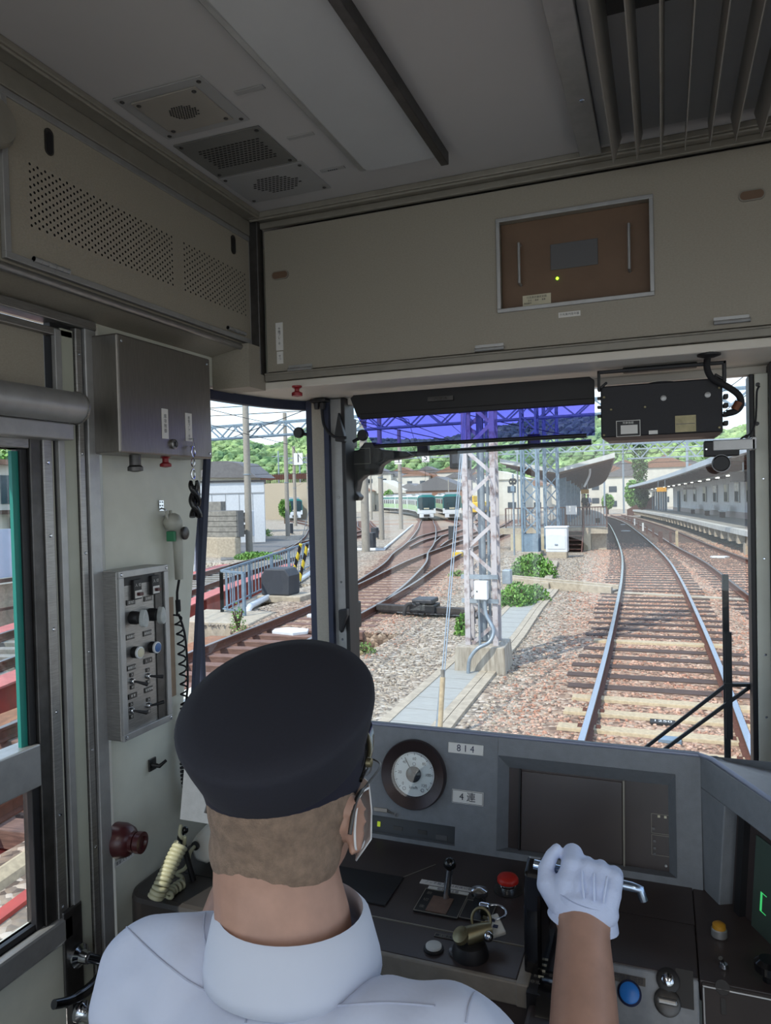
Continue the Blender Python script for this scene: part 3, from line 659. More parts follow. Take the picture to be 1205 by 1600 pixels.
# deep blue-grey side reveal of wall next to corner window
m = MB(); q0 = FW.px(315, 725); q1 = FW.px(287, 1090)
sl_ = (q0[0] - q1[0]) / (q0[1] - q1[1]); yA = q0[0] + sl_ * (.08 - q0[1]); yB = q0[0] + sl_ * (-.50 - q0[1])
m.add([FW.p(1.40, .08, 0), FW.p(yA, .08, 0), FW.p(yB, -.50, 0), FW.p(1.40, -.50, 0), FW.p(1.40, .08, -.03), FW.p(yA, .08, -.03), FW.p(yB, -.50, -.03), FW.p(1.40, -.50, -.03)], [(0, 3, 2, 1), (4, 5, 6, 7), (0, 1, 5, 4), (1, 2, 6, 5), (2, 3, 7, 6)])
struct(m.build('trim_12', 'wall'))
m = MB(); m.fbox(FG, -.945, .188, ZS, .275, -.006, -.002); w2 = struct(m.build('window_2', 'glass'), 'big windscreen in front of the driver')
m = MB(); m.fbox(FG, .33, .93, ZS, .275, -.006, -.002); struct(m.build('window_3', 'glass'), 'centre front window beyond the right pillar')
# left pillar: px 490-560
def gx(x, y=800): return FG.px(x, y)[0]
pL = thing('window_pillar', 'grey window pillar with black rubber edges left of the windscreen', 'pillar', (-.93, 1.95, -.74))
MB().box(gx(500), gx(520), 1.93, 2.0, ZS, .29).build('pillar_core', 'panel', pL, bevel=.002)
MB().box(gx(490), gx(501), 1.935, 2.0, ZS, .29).build('rubber_edge', 'navyrub', pL, bevel=.002)
MB().box(gx(519), gx(527), 1.925, 2.0, ZS, .29).build('rubber_edge', 'navyrub', pL, bevel=.002)
MB().box(gx(526), gx(546), 1.94, 2.0, ZS, .29).build('metal_channel', 'alu', pL, bevel=.002)
MB().box(gx(545), gx(551), 1.93, 2.0, ZS, .29).build('rubber_edge', 'black', pL, bevel=.002)
m = MB(); screws(m, Fr((0, 1.94, 0), (1, 0, 0), (0, 0, 1)), [(gx(537), z) for z in (.0, -.25, -.42)], .0035); m.build('pillar_screw', 'chrome', pL)
pR = thing('window_pillar', 'pale window pillar at the right edge of the windscreen', 'pillar', (.26, 1.95, -.74))
MB().box(gx(1170), gx(1178), 1.93, 2.0, ZS - .2, .27).build('rubber_edge', 'black', pR, bevel=.002)
MB().box(gx(1178), gx(1199), 1.925, 2.0, ZS - .2, .27).build('pillar_core', 'wall', pR, bevel=.002)
MB().box(gx(1199), gx(1199) + .1, 1.90, 2.0, ZS - .2, .29).build('rubber_edge', 'black', pR, bevel=.002)
m = MB(); screws(m, Fr((0, 1.925, 0), (1, 0, 0), (0, 0, 1)), [(gx(1190), z) for z in (.02, -.17, -.40, -.55)], .003); m.build('pillar_screw', 'chrome', pR)
# cable guide and loop on left pillar
cg = thing('cable_loop', 'black cable looping from the soffit down to the left pillar', 'cable', (gx(505), 1.93, .28))
P = [on(x, y, 'y', 1.915) for x, y in ((503, 628), (504, 650), (508, 668), (522, 682), (541, 684))]
MB().tube(spline(P, 6), .0045, 8).build('cable', 'rubber', cg, smooth=60)
q = on(499, 627, 'y', 1.915); MB().box(q.x - .025, q.x + .025, 1.90, 1.935, q.z - .004, q.z + .006).build('cable_plate', 'black', cg, bevel=.002)
m = MB()
for (x, y) in ((495, 632), (504, 632)):
    q = on(x, y, 'y', 1.915); m.lathe(q, (0, 0, -1), [(.010, -.004), (.007, .014)], 12)
m.build('cable_gland', 'black', cg, smooth=40)
for (x0_, y0_, x1_, y1_, lb) in ((532, 645, 530, 690, 'black pointed clip at the top of the left pillar'), (540, 952, 536, 988, 'black pointed clip at the foot of the left pillar')):
    a, b = on(x0_, y0_, 'y', 1.93), on(x1_, y1_, 'y', 1.93); m = MB(); f_ = Fr((0, 1.932, 0), (1, 0, 0), (0, 0, 1))
    if y0_ < 800: pl = [(a.x, a.z), (a.x - .014, b.z + .02), (a.x - .012, b.z), (a.x + .018, b.z - .004), (a.x + .018, b.z + .012)]
    else: pl = [(a.x - .016, a.z), (a.x + .012, a.z + .004), (a.x + .012, a.z - .016), (b.x + .002, b.z), (b.x - .006, b.z + .01)]
    m.prism(f_, pl, 0, .02); tag(m.build('pillar_clip', 'black', bevel=.003), lb, 'clip')
# round black knobs / mirrors
def roundknob(x, y, yy, r, x2, y2, lb, ring=False):
    c = on(x, y, 'y', yy); t = thing('round_mirror', lb, 'mirror', c)
    MB().lathe(c + V((0, .008, 0)), (0, -1, 0), [(r * .7, 0), (r, .004), (r, .012), (r * .86, .016)], 24).build('mirror_head', 'black', t, smooth=40)
    if ring: MB().lathe(c + V((0, .006, 0)), (0, -1, 0), [(r * .9, 0), (r * 1.08, .003), (r * 1.08, .008)], 24).build('pale_rim', 'console_l', t, smooth=40)
    MB().tube([c + V((0, .01, 0)), on(x2, y2, 'y', yy + .01)], .005, 8).build('stem', 'black', t, smooth=40)
roundknob(467, 676, 1.93, .0165, 491, 682, 'small round black mirror left of the window pillar')
roundknob(567, 680, 1.93, .0165, 552, 690, 'small round black mirror right of the left pillar')
# red soffit knob
tag(MB().lathe(on(464, 603, 'z', .292), (0, 0, -1), [(.013, 0), (.013, .004), (.006, .008), (.006, .014), (.014, .018), (.014, .026), (.004, .028)], 20).build('pull_knob', 'red_k', smooth=40), 'red pull knob under the soffit above the corner window', 'knob')

# ---- sun visor
FV = Fr(on(740, 640, 'y', 1.84), (1, 0, 0), (0, .10, 1))
vs_ = thing('sun_visor', 'purple tinted sun visor across the top of the windscreen', 'visor', on(740, 600, 'y', 1.84))
tl = FV.px(548, 622); tr = FV.px(927, 590); mlx = FV.px(560, 650)[0]
al, ar = FV.px(580, 690)[0], FV.px(930, 690)[0]; bt = FV.px(740, 603)[1]; bm_ = FV.px(740, 640)[1]; bb = FV.px(740, 690)[1]
pl = [(tl[0] + .01, bt), (tl[0], bt - .008), (tl[0] + .022, bm_), (ar, bm_), (ar, bt - .01), (ar - .012, bt)]
MB().prism(FV, pl, -.004, .004).build('visor_frame', 'black', vs_, bevel=.002)
a0 = tl[0] + .022; MB().prism(FV, [(a0, bm_), (al + .01, bb), (ar, bb), (ar, bm_)], -.0015, .0015).build('tinted_pane', 'visor', vs_)
MB().fbox(FV, tl[0] + .03, ar, bm_ - .006, bm_ + .008, -.007, .007).build('hinge_rail', 'black', vs_, bevel=.002)
MB().tube([FV.p(al + .012, bb + .001, -.001), FV.p(ar - .02, bb + .001, -.001)], .0055, 10).build('bottom_rail', 'black', vs_, smooth=50)
a, b = FV.px(690, 624); m = MB(); m.fbox(FV, a - .035, a + .035, b - .006, b + .006, .004, .012); screws(m, FV, [(a - .012, b), (a + .002, b), (a + .014, b)], .003, .012); m.build('latch', 'steel_d', vs_, bevel=.002)

# ---- wiper assembly at the left of the windscreen (outside the glass)
FX = Fr((0, 2.02, 0), (1, 0, 0), (0, 0, 1))
wp = thing('windscreen_wiper', 'black wiper gear parked along the top and left edge of the windscreen', 'wiper', (FX.px(560, 700)[0], 2.02, 0))
def X2(x, y): return FX.px(x, y)
pl = [X2(*p) for p in ((552, 705), (566, 704), (575, 692), (592, 692), (600, 703), (640, 706), (652, 712), (640, 716), (612, 720), (600, 728), (596, 741), (576, 743), (566, 752), (562, 770), (568, 776), (565, 782), (550, 782))]
MB().prism(FX, pl, -.01, .03).build('motor_cover', 'black', wp, bevel=.004)
m = MB(); a0, a1, b0, b1 = FX.rect(555, 702, 585, 725); m.frame(FX, a0, a1, b0, b1, .0015, .03, .031); m.build('label_outline', 'panel_lip', wp)
m = MB(); m.tube(spline([FX.p((a0 + a1) / 2 + .002 * k - .004, b1 - .008 + .0015 * (k % 2), .0305) for k in range(9)], 3), .0004, 4); m.build('maker_script', 'panel_lip', wp)
m = MB(); a = X2(553, 800); p0 = X2(546, 655); p1 = X2(561, 985)
MB().fbox(FX, a[0] - .006, a[0] + .006, p1[1], p0[1], .0, .02).build('blade', 'black', wp, bevel=.002)
m = MB(); a0, a1, b0, b1 = FX.rect(546, 655, 558, 700); m.fbox(FX, a0, a1, b0, b1, -.005, .03); m.build('blade_housing', 'black', wp, bevel=.005)
m = MB(); a0, a1, b0, b1 = FX.rect(549, 938, 565, 980); m.fbox(FX, a0, a1, b0, b1, -.005, .03); m.build('blade_housing', 'black', wp, bevel=.005)
m = MB(); m.tube([FX.p(*X2(600, 713), .01), FX.p(*X2(925, 691), .01)], .0085, 10); m.build('lower_arm', 'black', wp, smooth=50)
for x, y in ((664, 706), (836, 690)):
    a, b = X2(x, y); MB().fbox(FX, a - .017, a + .017, b - .012, b + .02, .0, .022).build('arm_bracket', 'black', wp, bevel=.003)
for b in (.0, -.27):
    pass
# right lower wiper
wr = thing('windscreen_wiper', 'black pantograph wiper standing low at the right of the windscreen', 'wiper', (FX.px(1137, 1190)[0], 2.02, -.74))
a, b0 = X2(1137, 1195); b1 = X2(1137, 897)[1]
MB().fbox(FX, a - .0075, a + .0075, b0, b1, .0, .018).build('blade', 'rubber', wr, bevel=.002)
MB().fbox(FX, a - .0045, a + .012, X2(0 + 1137, 1150)[1], X2(1137, 985)[1], .018, .026).build('blade_spine', 'black', wr, bevel=.002)
MB().bar(FX.p(*X2(1003, 1168), .025), FX.p(*X2(1134, 1066), .025), .008, .008).build('link_arm', 'black', wr)
MB().bar(FX.p(*X2(1030, 1172), .025), FX.p(*X2(1172, 1068), .025), .008, .008).build('link_arm', 'black', wr)
MB().bar(FX.p(*X2(1130, 1066), .026), FX.p(*X2(1174, 1066), .026), .011, .008).build('blade_holder', 'black', wr)

# ---- black radio unit hanging under the soffit
FRd = Fr((0, 1.80, 0), (1, 0, 0), (0, 0, 1))
ra = thing('radio_unit', 'black crackle-painted box hung from the soffit right of the visor', 'box', FRd.p(*FRd.px(1035, 560)))
a0, b1 = FRd.px(938, 594); a1, b0 = FRd.px(1130, 668); b1 = FRd.px(938, 604)[1]; b0 = FRd.px(938, 684)[1]
MB().fbox(FRd, a0, a1, b0, b1, -.12, 0).build('case', 'blackm', ra, bevel=.003)
m = MB(); m.hexa([FRd.p(a0, b0, -.12), FRd.p(a1, b0, -.12), FRd.p(a1, b0, 0), FRd.p(a0, b0, 0)], [FRd.p(a0 + .012, b0 - .008, -.115), FRd.p(a1 - .012, b0 - .008, -.115), FRd.p(a1 - .012, b0 - .008, -.012), FRd.p(a0 + .012, b0 - .008, -.012)]); m.build('base_plate', mat('brown_grey_plate', '75665f', .6, .2, .05, 20), ra)
m = MB()
bt_ = FRd.px(938, 580)[1]
m.fbox(FRd, a0 - .006, a1 + .008, bt_ - .008, bt_, .0, .01); m.fbox(FRd, a0 - .006, a0 + .0, b1 - .012, bt_, -.01, .01); m.fbox(FRd, a1, a1 + .008, b1 - .012, bt_, -.01, .01)
m.bar(FRd.p(a0, b1 - .005, .005), FRd.p(a0 + .016, b1 + .008, .005), .006); m.bar(FRd.p(a1 + .002, b1 - .005, .005), FRd.p(a1 - .016, b1 + .008, .005), .006)
m.fbox(FRd, a0 + .05, a1 - .05, bt_ - .002, .292, -.06, -.02)
m.build('hanging_bracket', 'black', ra, bevel=.002)
m = MB(); a, b = FRd.px(1033, 587); m.lathe(FRd.p(a, b1 - .001, -.03), (0, 0, 1), [(.03, 0), (.03, .003), (.022, .003)], 28); m.build('round_opening', 'rubber', ra, smooth=40)
for (x, y, r) in ((1037, 622, .0065), (1106, 617, .0065), (1008, 636, .003), (955, 640, .003), (944, 680, .003), (944, 621, .003), (1124, 606, .003), (1124, 668, .003)):
    MB().lathe(FRd.p(*FRd.px(x, y)), FRd.n, [(r, 0), (r, .002), (r * .6, .003)], 16).build('cap_screw', 'brass' if r < .004 else 'alu', ra, smooth=40)
a0_, a1_, b0_, b1_ = FRd.rect(963, 658, 1001, 681); p = MB().fbox(FRd, a0_, a1_, b0_, b1_, 0, .0012).build('rating_plate', 'black', ra)
MB().frame(FRd, a0_, a1_, b0_, b1_, .0012, .0012, .0018).build('plate_border', 'white', p)
text(FRd, '列車無線', (a0_ + a1_) / 2, b1_ - .006, .0062, 'white', p, .0018)
MB().fbox(FRd, a0_ + .010, a1_ - .006, b0_ + .006, b1_ - .011, .0012, .0016).build('plate_field', 'white', p)
a0_, a1_, b0_, b1_ = FRd.rect(1055, 650, 1088, 674); MB().fbox(FRd, a0_, a1_, b0_, b1_, 0, .0014).build('brass_plate', 'brass', ra)
MB().fbox(FRd, a0_ + .002, a1_ - .002, (b0_ + b1_) / 2 - .001, (b0_ + b1_) / 2 + .0005, .0014, .0017).build('plate_line', 'steel_d', ra)
a0_, a1_, b0_, b1_ = FRd.rect(1014, 673, 1028, 678); MB().fbox(FRd, a0_, a1_, b0_, b1_, 0, .0014).build('small_label', 'white', ra)
m = MB(); P = [on(x, y, 'y', 1.79) for x, y in ((1106, 556), (1105, 575), (1112, 590), (1125, 598), (1140, 606), (1155, 618), (1158, 632), (1150, 642), (1136, 646))]
m.tube(spline(P, 6), .0075, 10); m.build('thick_cable', 'rubber', ra, smooth=60)
MB().lathe(on(1108, 553, 'z', .292), (0, 0, -1), [(.024, -.002), (.024, .004), (.012, .008)], 24).build('cable_flange', 'black', ra, smooth=40)
MB().tube([on(1155, 628, 'y', 1.785), on(1148, 640, 'y', 1.785)], .0085, 10).build('cable_plug', mat('rust_brown', '7a4526', .5, .3, .15, 40), ra, smooth=40)
for y in (618, 632, 646, 660):
    q = on(1134, y, 'y', 1.80); MB().box(q.x - .004, q.x + .006, 1.80, 1.83, q.z - .006, q.z + .004).build('side_terminal', 'black', ra, bevel=.002)
    q = on(936, y - 10, 'y', 1.80); MB().box(q.x - .004, q.x + .004, 1.80, 1.82, q.z - .003, q.z + .003).build('side_terminal', 'black', ra, bevel=.001)

# ---- camera sensor on the right pillar
FCm = Fr((0, 1.86, 0), (1, 0, 0), (0, 0, 1))
cs = thing('pillar_camera', 'dark box with a grey metal arm bracketed to the right pillar', 'camera', FCm.p(*FCm.px(1180, 690)))
a0, a1, b0, b1 = FCm.rect(1100, 688, 1156, 712); b0 = FCm.px(1100, 714)[1]; b1 = FCm.px(1100, 689)[1]
MB().fbox(FCm, a0, a1, b0, b1, -.03, 0).build('camera_box', 'black', cs, bevel=.003)
a0, b1 = FCm.px(1114, 688); a1, b0 = FCm.px(1181, 702); MB().fbox(FCm, a0, a1, b0, b1, .0, .004).build('arm_plate', 'alu', cs, bevel=.002)
MB().fbox(FCm, a1 - .008, a1 + .002, b0, b1 + .004, -.05, .004).build('bracket', 'alu', cs, bevel=.002)
a, b = FCm.px(1104, 702); MB().lathe(FCm.p(a, b, 0), FCm.n, [(.003, 0), (.002, .002)], 12).build('lens', 'chrome', cs, smooth=40)
P = [on(x, y, 'y', 1.87) for x, y in ((1187, 603), (1183, 612), (1182, 640), (1180, 662), (1172, 678), (1160, 684), (1156, 690))]
MB().tube(spline(P, 6), .0022, 8).build('thin_cable', 'rubber', cs, smooth=60)
m = MB()
for x, y in ((1184, 601), (1183, 662), (1166, 682)):
    m.lathe(on(x, y, 'y', 1.88), (0, -1, 0), [(.005, 0), (.004, .01)], 10)
m.build('cable_clip', 'black', cs, smooth=40)
roundknob(1127, 724, 1.86, .019, 1127, 712, 'round black mirror with a pale rim under the pillar camera', True)
# ================================================================== DRIVING DESK
ZD = -.655
B0 = on(580, 1312, 'y', 1.27)
FP = Fr(B0, (1, 0, 0), (0, .19, 1))
def P(x, y, c=0.0): return FP.px(x, y, c)
cx1 = P(1097, 1300)[0]; ct = P(580, 1130)[1]; cx0 = -.30
con = thing('instrument_console', 'slate grey instrument console in front of the driver', 'console', FP.p(0, 0, 0))
o = (cx0, cx1, 0, ct)
ra0 = P(777, 1260)[0]; ra1 = P(1057, 1290)[0]; rb1 = P(777, 1180)[1]; rb0 = P(772, 1328)[1]
lh = (P(560, 1280)[0], P(711, 1300)[0], P(711, 1322)[1], P(711, 1292)[1])
m = MB()
m.fbox(FP, ra0 - .001, cx1, rb1, ct, -.04, 0); m.fbox(FP, ra0 - .001, cx1, 0, rb0, -.04, 0); m.fbox(FP, ra1, cx1, rb0, rb1, -.04, 0)
m.holed(FP, (cx0, ra0, 0, ct), lh, -.04, 0)
con_face = m.build('front_panel', 'console', con)
# bevelled screen recess
i0 = P(795, 1260, -.028)[0]; i1 = P(1045, 1290, -.028)[0]; j1 = P(795, 1199, -.028)[1]; j0 = P(785, 1326, -.028)[1]
m = MB(); q = [(ra0, rb0), (ra1, rb0), (ra1, rb1), (ra0, rb1)]; r_ = [(i0, j0), (i1, j0), (i1, j1), (i0, j1)]
m.add([FP.p(a, b, .001) for a, b in q] + [FP.p(a, b, -.028) for a, b in r_], [(k, (k + 1) % 4, (k + 1) % 4 + 4, k + 4) for k in range(4)]); m.build('recess_bevel', 'console_l' if False else 'console', con)
sc = thing('monitor', 'dark switched-off display sunk in the console behind the gloved hand', 'monitor', FP.p(i0, j0, -.03))
MB().fbox(FP, i0 - .002, i1 + .002, j0 - .002, j1 + .002, -.045, -.028).build('monitor_body', 'desk', sc)
s0 = P(815, 1260, -.028)[0]; s1 = P(973, 1280, -.028)[0]
MB().fbox(FP, s0, s1, j0 + .004, j1 - .003, -.028, -.024).build('screen', 'screen', sc, bevel=.001)
MB().fbox(FP, s0 - .004, s0 - .001, j0, j1, -.028, -.021).build('side_bead', 'black', sc)
MB().fbox(FP, s1 + .001, s1 + .004, j0, j1, -.028, -.021).build('side_bead', 'panel_lip', sc)
a0, a1 = P(1018, 1300, -.027)[0], P(1047, 1300, -.027)[0]
for (ya, yb) in ((1272, 1303), (1305, 1337)):
    b1_, b0_ = P(1030, ya, -.027)[1], P(1030, yb, -.027)[1]
    p = MB().frame(FP, a0, a1, b0_, b1_, .0008, -.028, -.0268).build('button_field', 'panel_lip', sc)
    for (u, v) in ([(.35, .95), (.7, .95), (.05, .3)] if ya < 1300 else [(.1, .75), (.1, .4), (.1, .12)]):
        MB().fbox(FP, a0 + (a1 - a0) * u, a0 + (a1 - a0) * u + .004, b0_ + (b1_ - b0_) * v - .004, b0_ + (b1_ - b0_) * v, -.0268, -.0255).build('lit_key', 'cream' if u > .1 else 'lcd', p)
for (x, y) in ((1041, 1353), (1041, 1367)):
    MB().lathe(FP.p(*P(x, y, -.027), -.027), FP.n, [(.0025, 0), (.002, .001)], 10).build('knob_screw', 'alu', sc)
# gauge
gc = P(648, 1209); gr_ = (P(697, 1215)[0] - P(598, 1205)[0]) / 2
ga = thing('speedometer', 'round white speedometer with a wide dark bezel', 'gauge', FP.p(*gc))
pr = [(gr_, 0), (gr_, .012), (gr_ * .97, .016), (gr_ * .66, .007), (gr_ * .64, .003), (gr_ * .5, .003)]
MB().lathe(FP.p(*gc), FP.n, pr, 56, xa=FP.u).build('bezel', mat('bronze_black_bezel', '3c3132', .35, .4, .05, 30), ga, smooth=30)
rd = gr_ * .635; FPd = Fr(FP.p(gc[0], gc[1], .0045), FP.u, FP.v)
dl = MB().lathe(FPd.o, FP.n, [(rd, -.002), (rd, 0)], 48, xa=FP.u).build('dial', 'white_m', ga)
m = MB()
for k in range(61):
    v = k * 2; t = math.radians(222 - v * 2.2); r0 = rd * (.86 if k % 5 == 0 else .91)
    m.bar(FPd.p(r0 * math.cos(t), r0 * math.sin(t), .0006), FPd.p(rd * .97 * math.cos(t), rd * .97 * math.sin(t), .0006), .0009 if k % 5 == 0 else .0005, .0006, up=FP.n)
m.build('tick_marks', 'ink', dl)
for k in range(7):
    t = math.radians(222 - k * 20 * 2.2); text(FPd, str(k * 20), rd * .70 * math.cos(t), rd * .70 * math.sin(t), .0075, 'ink', dl, .0006, name='numeral')
text(FPd, 'km/h', .0, -rd * .60, .0085, 'ink', dl, .0006)
for s in (-1, 1): MB().tube([FPd.p(s * rd * .45 + .003 * math.cos(t), -rd * .68 + .003 * math.sin(t), .0006) for t in [2 * PI * k / 16 for k in range(16)]], .0004, 4, closed=True).build('index_ring', 'ink_blue', dl)
MB().tube([FPd.p(.003 * math.cos(t), rd * .46 + .003 * math.sin(t), .0006) for t in [2 * PI * k / 16 for k in range(16)]], .0004, 4, closed=True).build('index_ring', 'ink_blue', dl)
t = math.radians(122); MB().bar(FPd.p(0, 0, .004), FPd.p(rd * .86 * math.cos(t), rd * .86 * math.sin(t), .003), .0014, .0008, up=FP.n).build('needle', 'black', ga)
MB().lathe(FPd.p(0, 0, 0), FP.n, [(rd * .36, 0), (rd * .36, .004), (rd * .3, .006), (rd * .14, .008), (rd * .1, .012), (.001, .013)], 28).build('hub', mat('glossy_black', '141416', .12, 0, .05, 20), ga, smooth=40)
MB().lathe(FPd.p(0, 0, .0135), FP.n, [(rd * 1.0, 0), (rd * 1.0, .001)], 48, xa=FP.u).build('cover_glass', 'glass', ga)
# plates
a, b = P(728, 1170); pt = thing('number_plate', 'white plate reading 814 on the grey console', 'plate', FP.p(a, b)); w2_ = (P(755, 1172)[0] - P(700, 1168)[0]) / 2
p = MB().fbox(FP, a - w2_, a + w2_, b - .0095, b + .0095, 0, .0022).build('plate_body', 'white', pt, bevel=.002); text(FP, '8 1 4', a, b, .0175, 'ink_blue', p, .0026, sx=.95)
a, b = P(731, 1246); pt = thing('car_count_plate', 'white plate with 4 and a kanji under the 814 plate', 'plate', FP.p(a, b)); w2_ = (P(755, 1248)[0] - P(706, 1244)[0]) / 2
p = MB().fbox(FP, a - w2_, a + w2_, b - .012, b + .012, 0, .002).build('plate_body', 'white', pt, bevel=.0005)
MB().frame(FP, a - w2_ + .001, a + w2_ - .001, b - .011, b + .011, .0006, .002, .0024).build('plate_border', 'ink', p); text(FP, '4 連', a, b, .0175, 'ink', p, .0026)
# indicator strip and card holder
st_ = thing('indicator_strip', 'recessed strip of indicator lamps under the speedometer', 'indicator', FP.p(lh[0], lh[2], -.02))
MB().fbox(FP, lh[0], lh[1], lh[2], lh[3], -.03, -.014).build('strip_panel', mat('strip_dark_grey', '44474b', .35, 0, .04, 10), st_)
for (x, y, mm, w_) in ((592, 1288, 'led', .003), (690, 1309, 'lcd', .011)):
    a, b = P(x, y, -.013); MB().fbox(FP, a - w_, a + w_, b - .004, b + .005, -.014, -.0125).build('lamp', mm if mm != 'led' else mat('dim_green_lamp', '9fb32e', .4, 0, .02, 5, emit=.35), st_)
for (x, y) in ((622, 1294), (660, 1300)):
    a, b = P(x, y, -.013); MB().fbox(FP, a - .009, a + .009, b - .004, b + .003, -.014, -.0128).build('lamp', 'steel_d', st_)
a, b = P(600, 1266); q = thing('pointed_clip', 'small pale pointed clip under the speedometer', 'clip', FP.p(a, b))
MB().fbox(FP, a - .02, a + .008, b - .003, b + .004, 0, .004).build('clip_body', mat('pale_clip', 'a9a29a', .5, .2, .05, 20), q, bevel=.001)
m = MB(); m.bar(FP.p(a + .008, b + .002, .003), FP.p(a + .024, b - .004, .003), .0012); m.bar(FP.p(a + .008, b - .002, .003), FP.p(a + .024, b - .004, .003), .0012)
m.tube([FP.p(a + .026 + .003 * math.cos(t), b - .004 + .003 * math.sin(t), .003) for t in [2 * PI * k / 12 for k in range(12)]], .0007, 6, closed=True); m.build('clip_ring', 'steel', q)
# hood on top of the console, back to the windscreen
tp = FP.p(0, ct, 0)
m = MB(); m.hexa([(cx0 - .35, tp.y + .02, tp.z - .03), (cx1, tp.y + .02, tp.z - .03), (cx1 + .12, 1.99, -.86), (cx0 - .70, 1.99, -.86)], [(cx0 - .35, tp.y, tp.z), (cx1, tp.y, tp.z), (cx1 + .12, 1.99, -.72), (cx0 - .70, 1.99, -.72)])
m.build('hood', 'console', con)
m = MB(); m.tube([FP.p(cx0 - .1, ct, 0), FP.p(cx1, ct, 0)], .0035, 8); m.build('top_bead', mat('light_bead', '8d93a8', .4, .2, .04, 10), con, smooth=50)
MB().fbox(FP, cx0 - .14 - .0, cx0, -.02, ct, -.04, 0).build('front_panel_end', 'console', con)
# right wing
A_ = FP.p(cx1, ct, 0); W_ = on(1205, 1255, 'z', A_.z); u_ = (W_ - A_)
FWg = Fr(A_, u_, (0.02, .12, 1))
wg = thing('console_wing', 'angled right wing of the grey console', 'console', A_)
wt = FWg.px(1147, 1268); wl = FWg.px(1112, 1410)
L = .52; hb = FWg.px(1097, 1398)[1] - .02
ox0 = (FWg.px(1147, 1268)[0] + FWg.px(1110, 1400)[0]) / 2
m = MB(); oy1 = FWg.px(1147, 1270)[1]; oy0 = -ct - .004
MB().holed(FWg, (0, L, hb, 0), (ox0, L - .1, hb + .012, oy1), -.03, 0).build('wing_panel', 'console', wg, bevel=.002)
MB().tube([FWg.p(0, 0, 0), FWg.p(.03, .004, -.004), FWg.p(L, 0, 0)], .004, 8).build('top_bead', MATS['light_bead'], wg, smooth=50)
m = MB(); a_, b_ = FWg.p(0, 0, 0), FWg.p(L, 0, 0); m.hexa([a_ + V((0, 0, -.02)), b_ + V((0, 0, -.02)), b_ + V((.3, .1, -.02)), V((cx1 + .13, 1.6, -.62))], [a_, b_, b_ + V((.3, .1, 0)), V((cx1 + .13, 1.6, -.60))])
m.build('wing_top', 'console_l', wg, bevel=.002)
mo = thing('side_monitor', 'dim green monitor in the right console wing at the frame edge', 'monitor', FWg.p(ox0, hb, -.02))
MB().fbox(FWg, ox0, L - .1, hb + .012, oy1, -.06, -.022).build('monitor_body', 'desk', mo)
sx = FWg.px(1178, 1400, -.02)[0]
MB().fbox(FWg, sx, L - .12, hb + .03, oy1 - .02, -.022, -.018).build('screen', 'screen_g', mo, bevel=.001)
MB().fbox(FWg, ox0 + .02, ox0 + .035, hb + .014, oy1 - .004, -.022, -.012).build('side_bead', 'black', mo)
a, b = FWg.px(1190, 1410, -.017); m = MB(); m.fbox(FWg, a - .004, a + .0, b - .014, b + .014, -.018, -.0175); m.fbox(FWg, a - .004, a + .01, b + .013, b + .014, -.018, -.0175); m.fbox(FWg, a - .004, a + .01, b - .014, b - .013, -.018, -.0175)
m.build('green_bracket_mark', mat('green_glow_mark', '3fbf6a', .4, 0, .02, 5, emit=.5), mo)

# desk
FT = Fr((0, 0, ZD), (1, 0, 0), (0, 1, 0))
ys = on(700, 1455, 'z', ZD).y; yt = on(690, 1506, 'z', ZD).y; xr = FT.px(832, 1450)[0]; xl = -.62
dk = thing('driving_desk', 'dark brown driving desk below the instrument console', 'desk', (xl + .3, 1.1, ZD))
MB().box(xl, xr, ys + .001, 1.30, ZD - .03, ZD).build('desk_top', 'desk', dk, bevel=.002)
MB().box(xl, xr, yt, ys - .001, ZD - .03, ZD).build('desk_top_front', 'desk', dk, bevel=.002)
MB().box(xl, xr, ys - .0012, ys + .0012, ZD - .02, ZD + .0006).build('seam_strip', 'panel_lip', dk)
MB().box(xl, xr + .015, yt - .008, yt, ZD - .03, ZD + .001).build('front_edge_strip', mat('pale_edge_strip', '8f877c', .5, .1, .08, 40), dk, bevel=.002)
MB().box(xl, xr + .015, yt - .004, yt + .006, ZD - .17, ZD - .03).build('desk_apron', 'desk_front', dk); MB().box(xl, xr + .015, 1.25, 1.27, FLOOR, ZD - .03).build('desk_front', 'desk_front', dk)
sx0 = xr; MB().box(sx0, sx0 + .017, yt - .01, ys + .06, ZD - .03, ZD + .002).build('side_strip', MATS['pale_edge_strip'], dk, bevel=.002)
x2 = FT.px(582, 1420)[0]; MB().box(xl + .02, FT.px(610, 1405)[0], ys + .03, ys + .12, ZD, ZD + .003).build('inset_plate', 'black', dk, bevel=.001)
a, b = FT.px(603, 1383); MB().bar(FT.p(a - .03, b - .04, .001), FT.p(a + .06, b + .09, .001), .001, .0006, up=(0, 0, 1)).build('seam_line', 'panel_lip', dk)
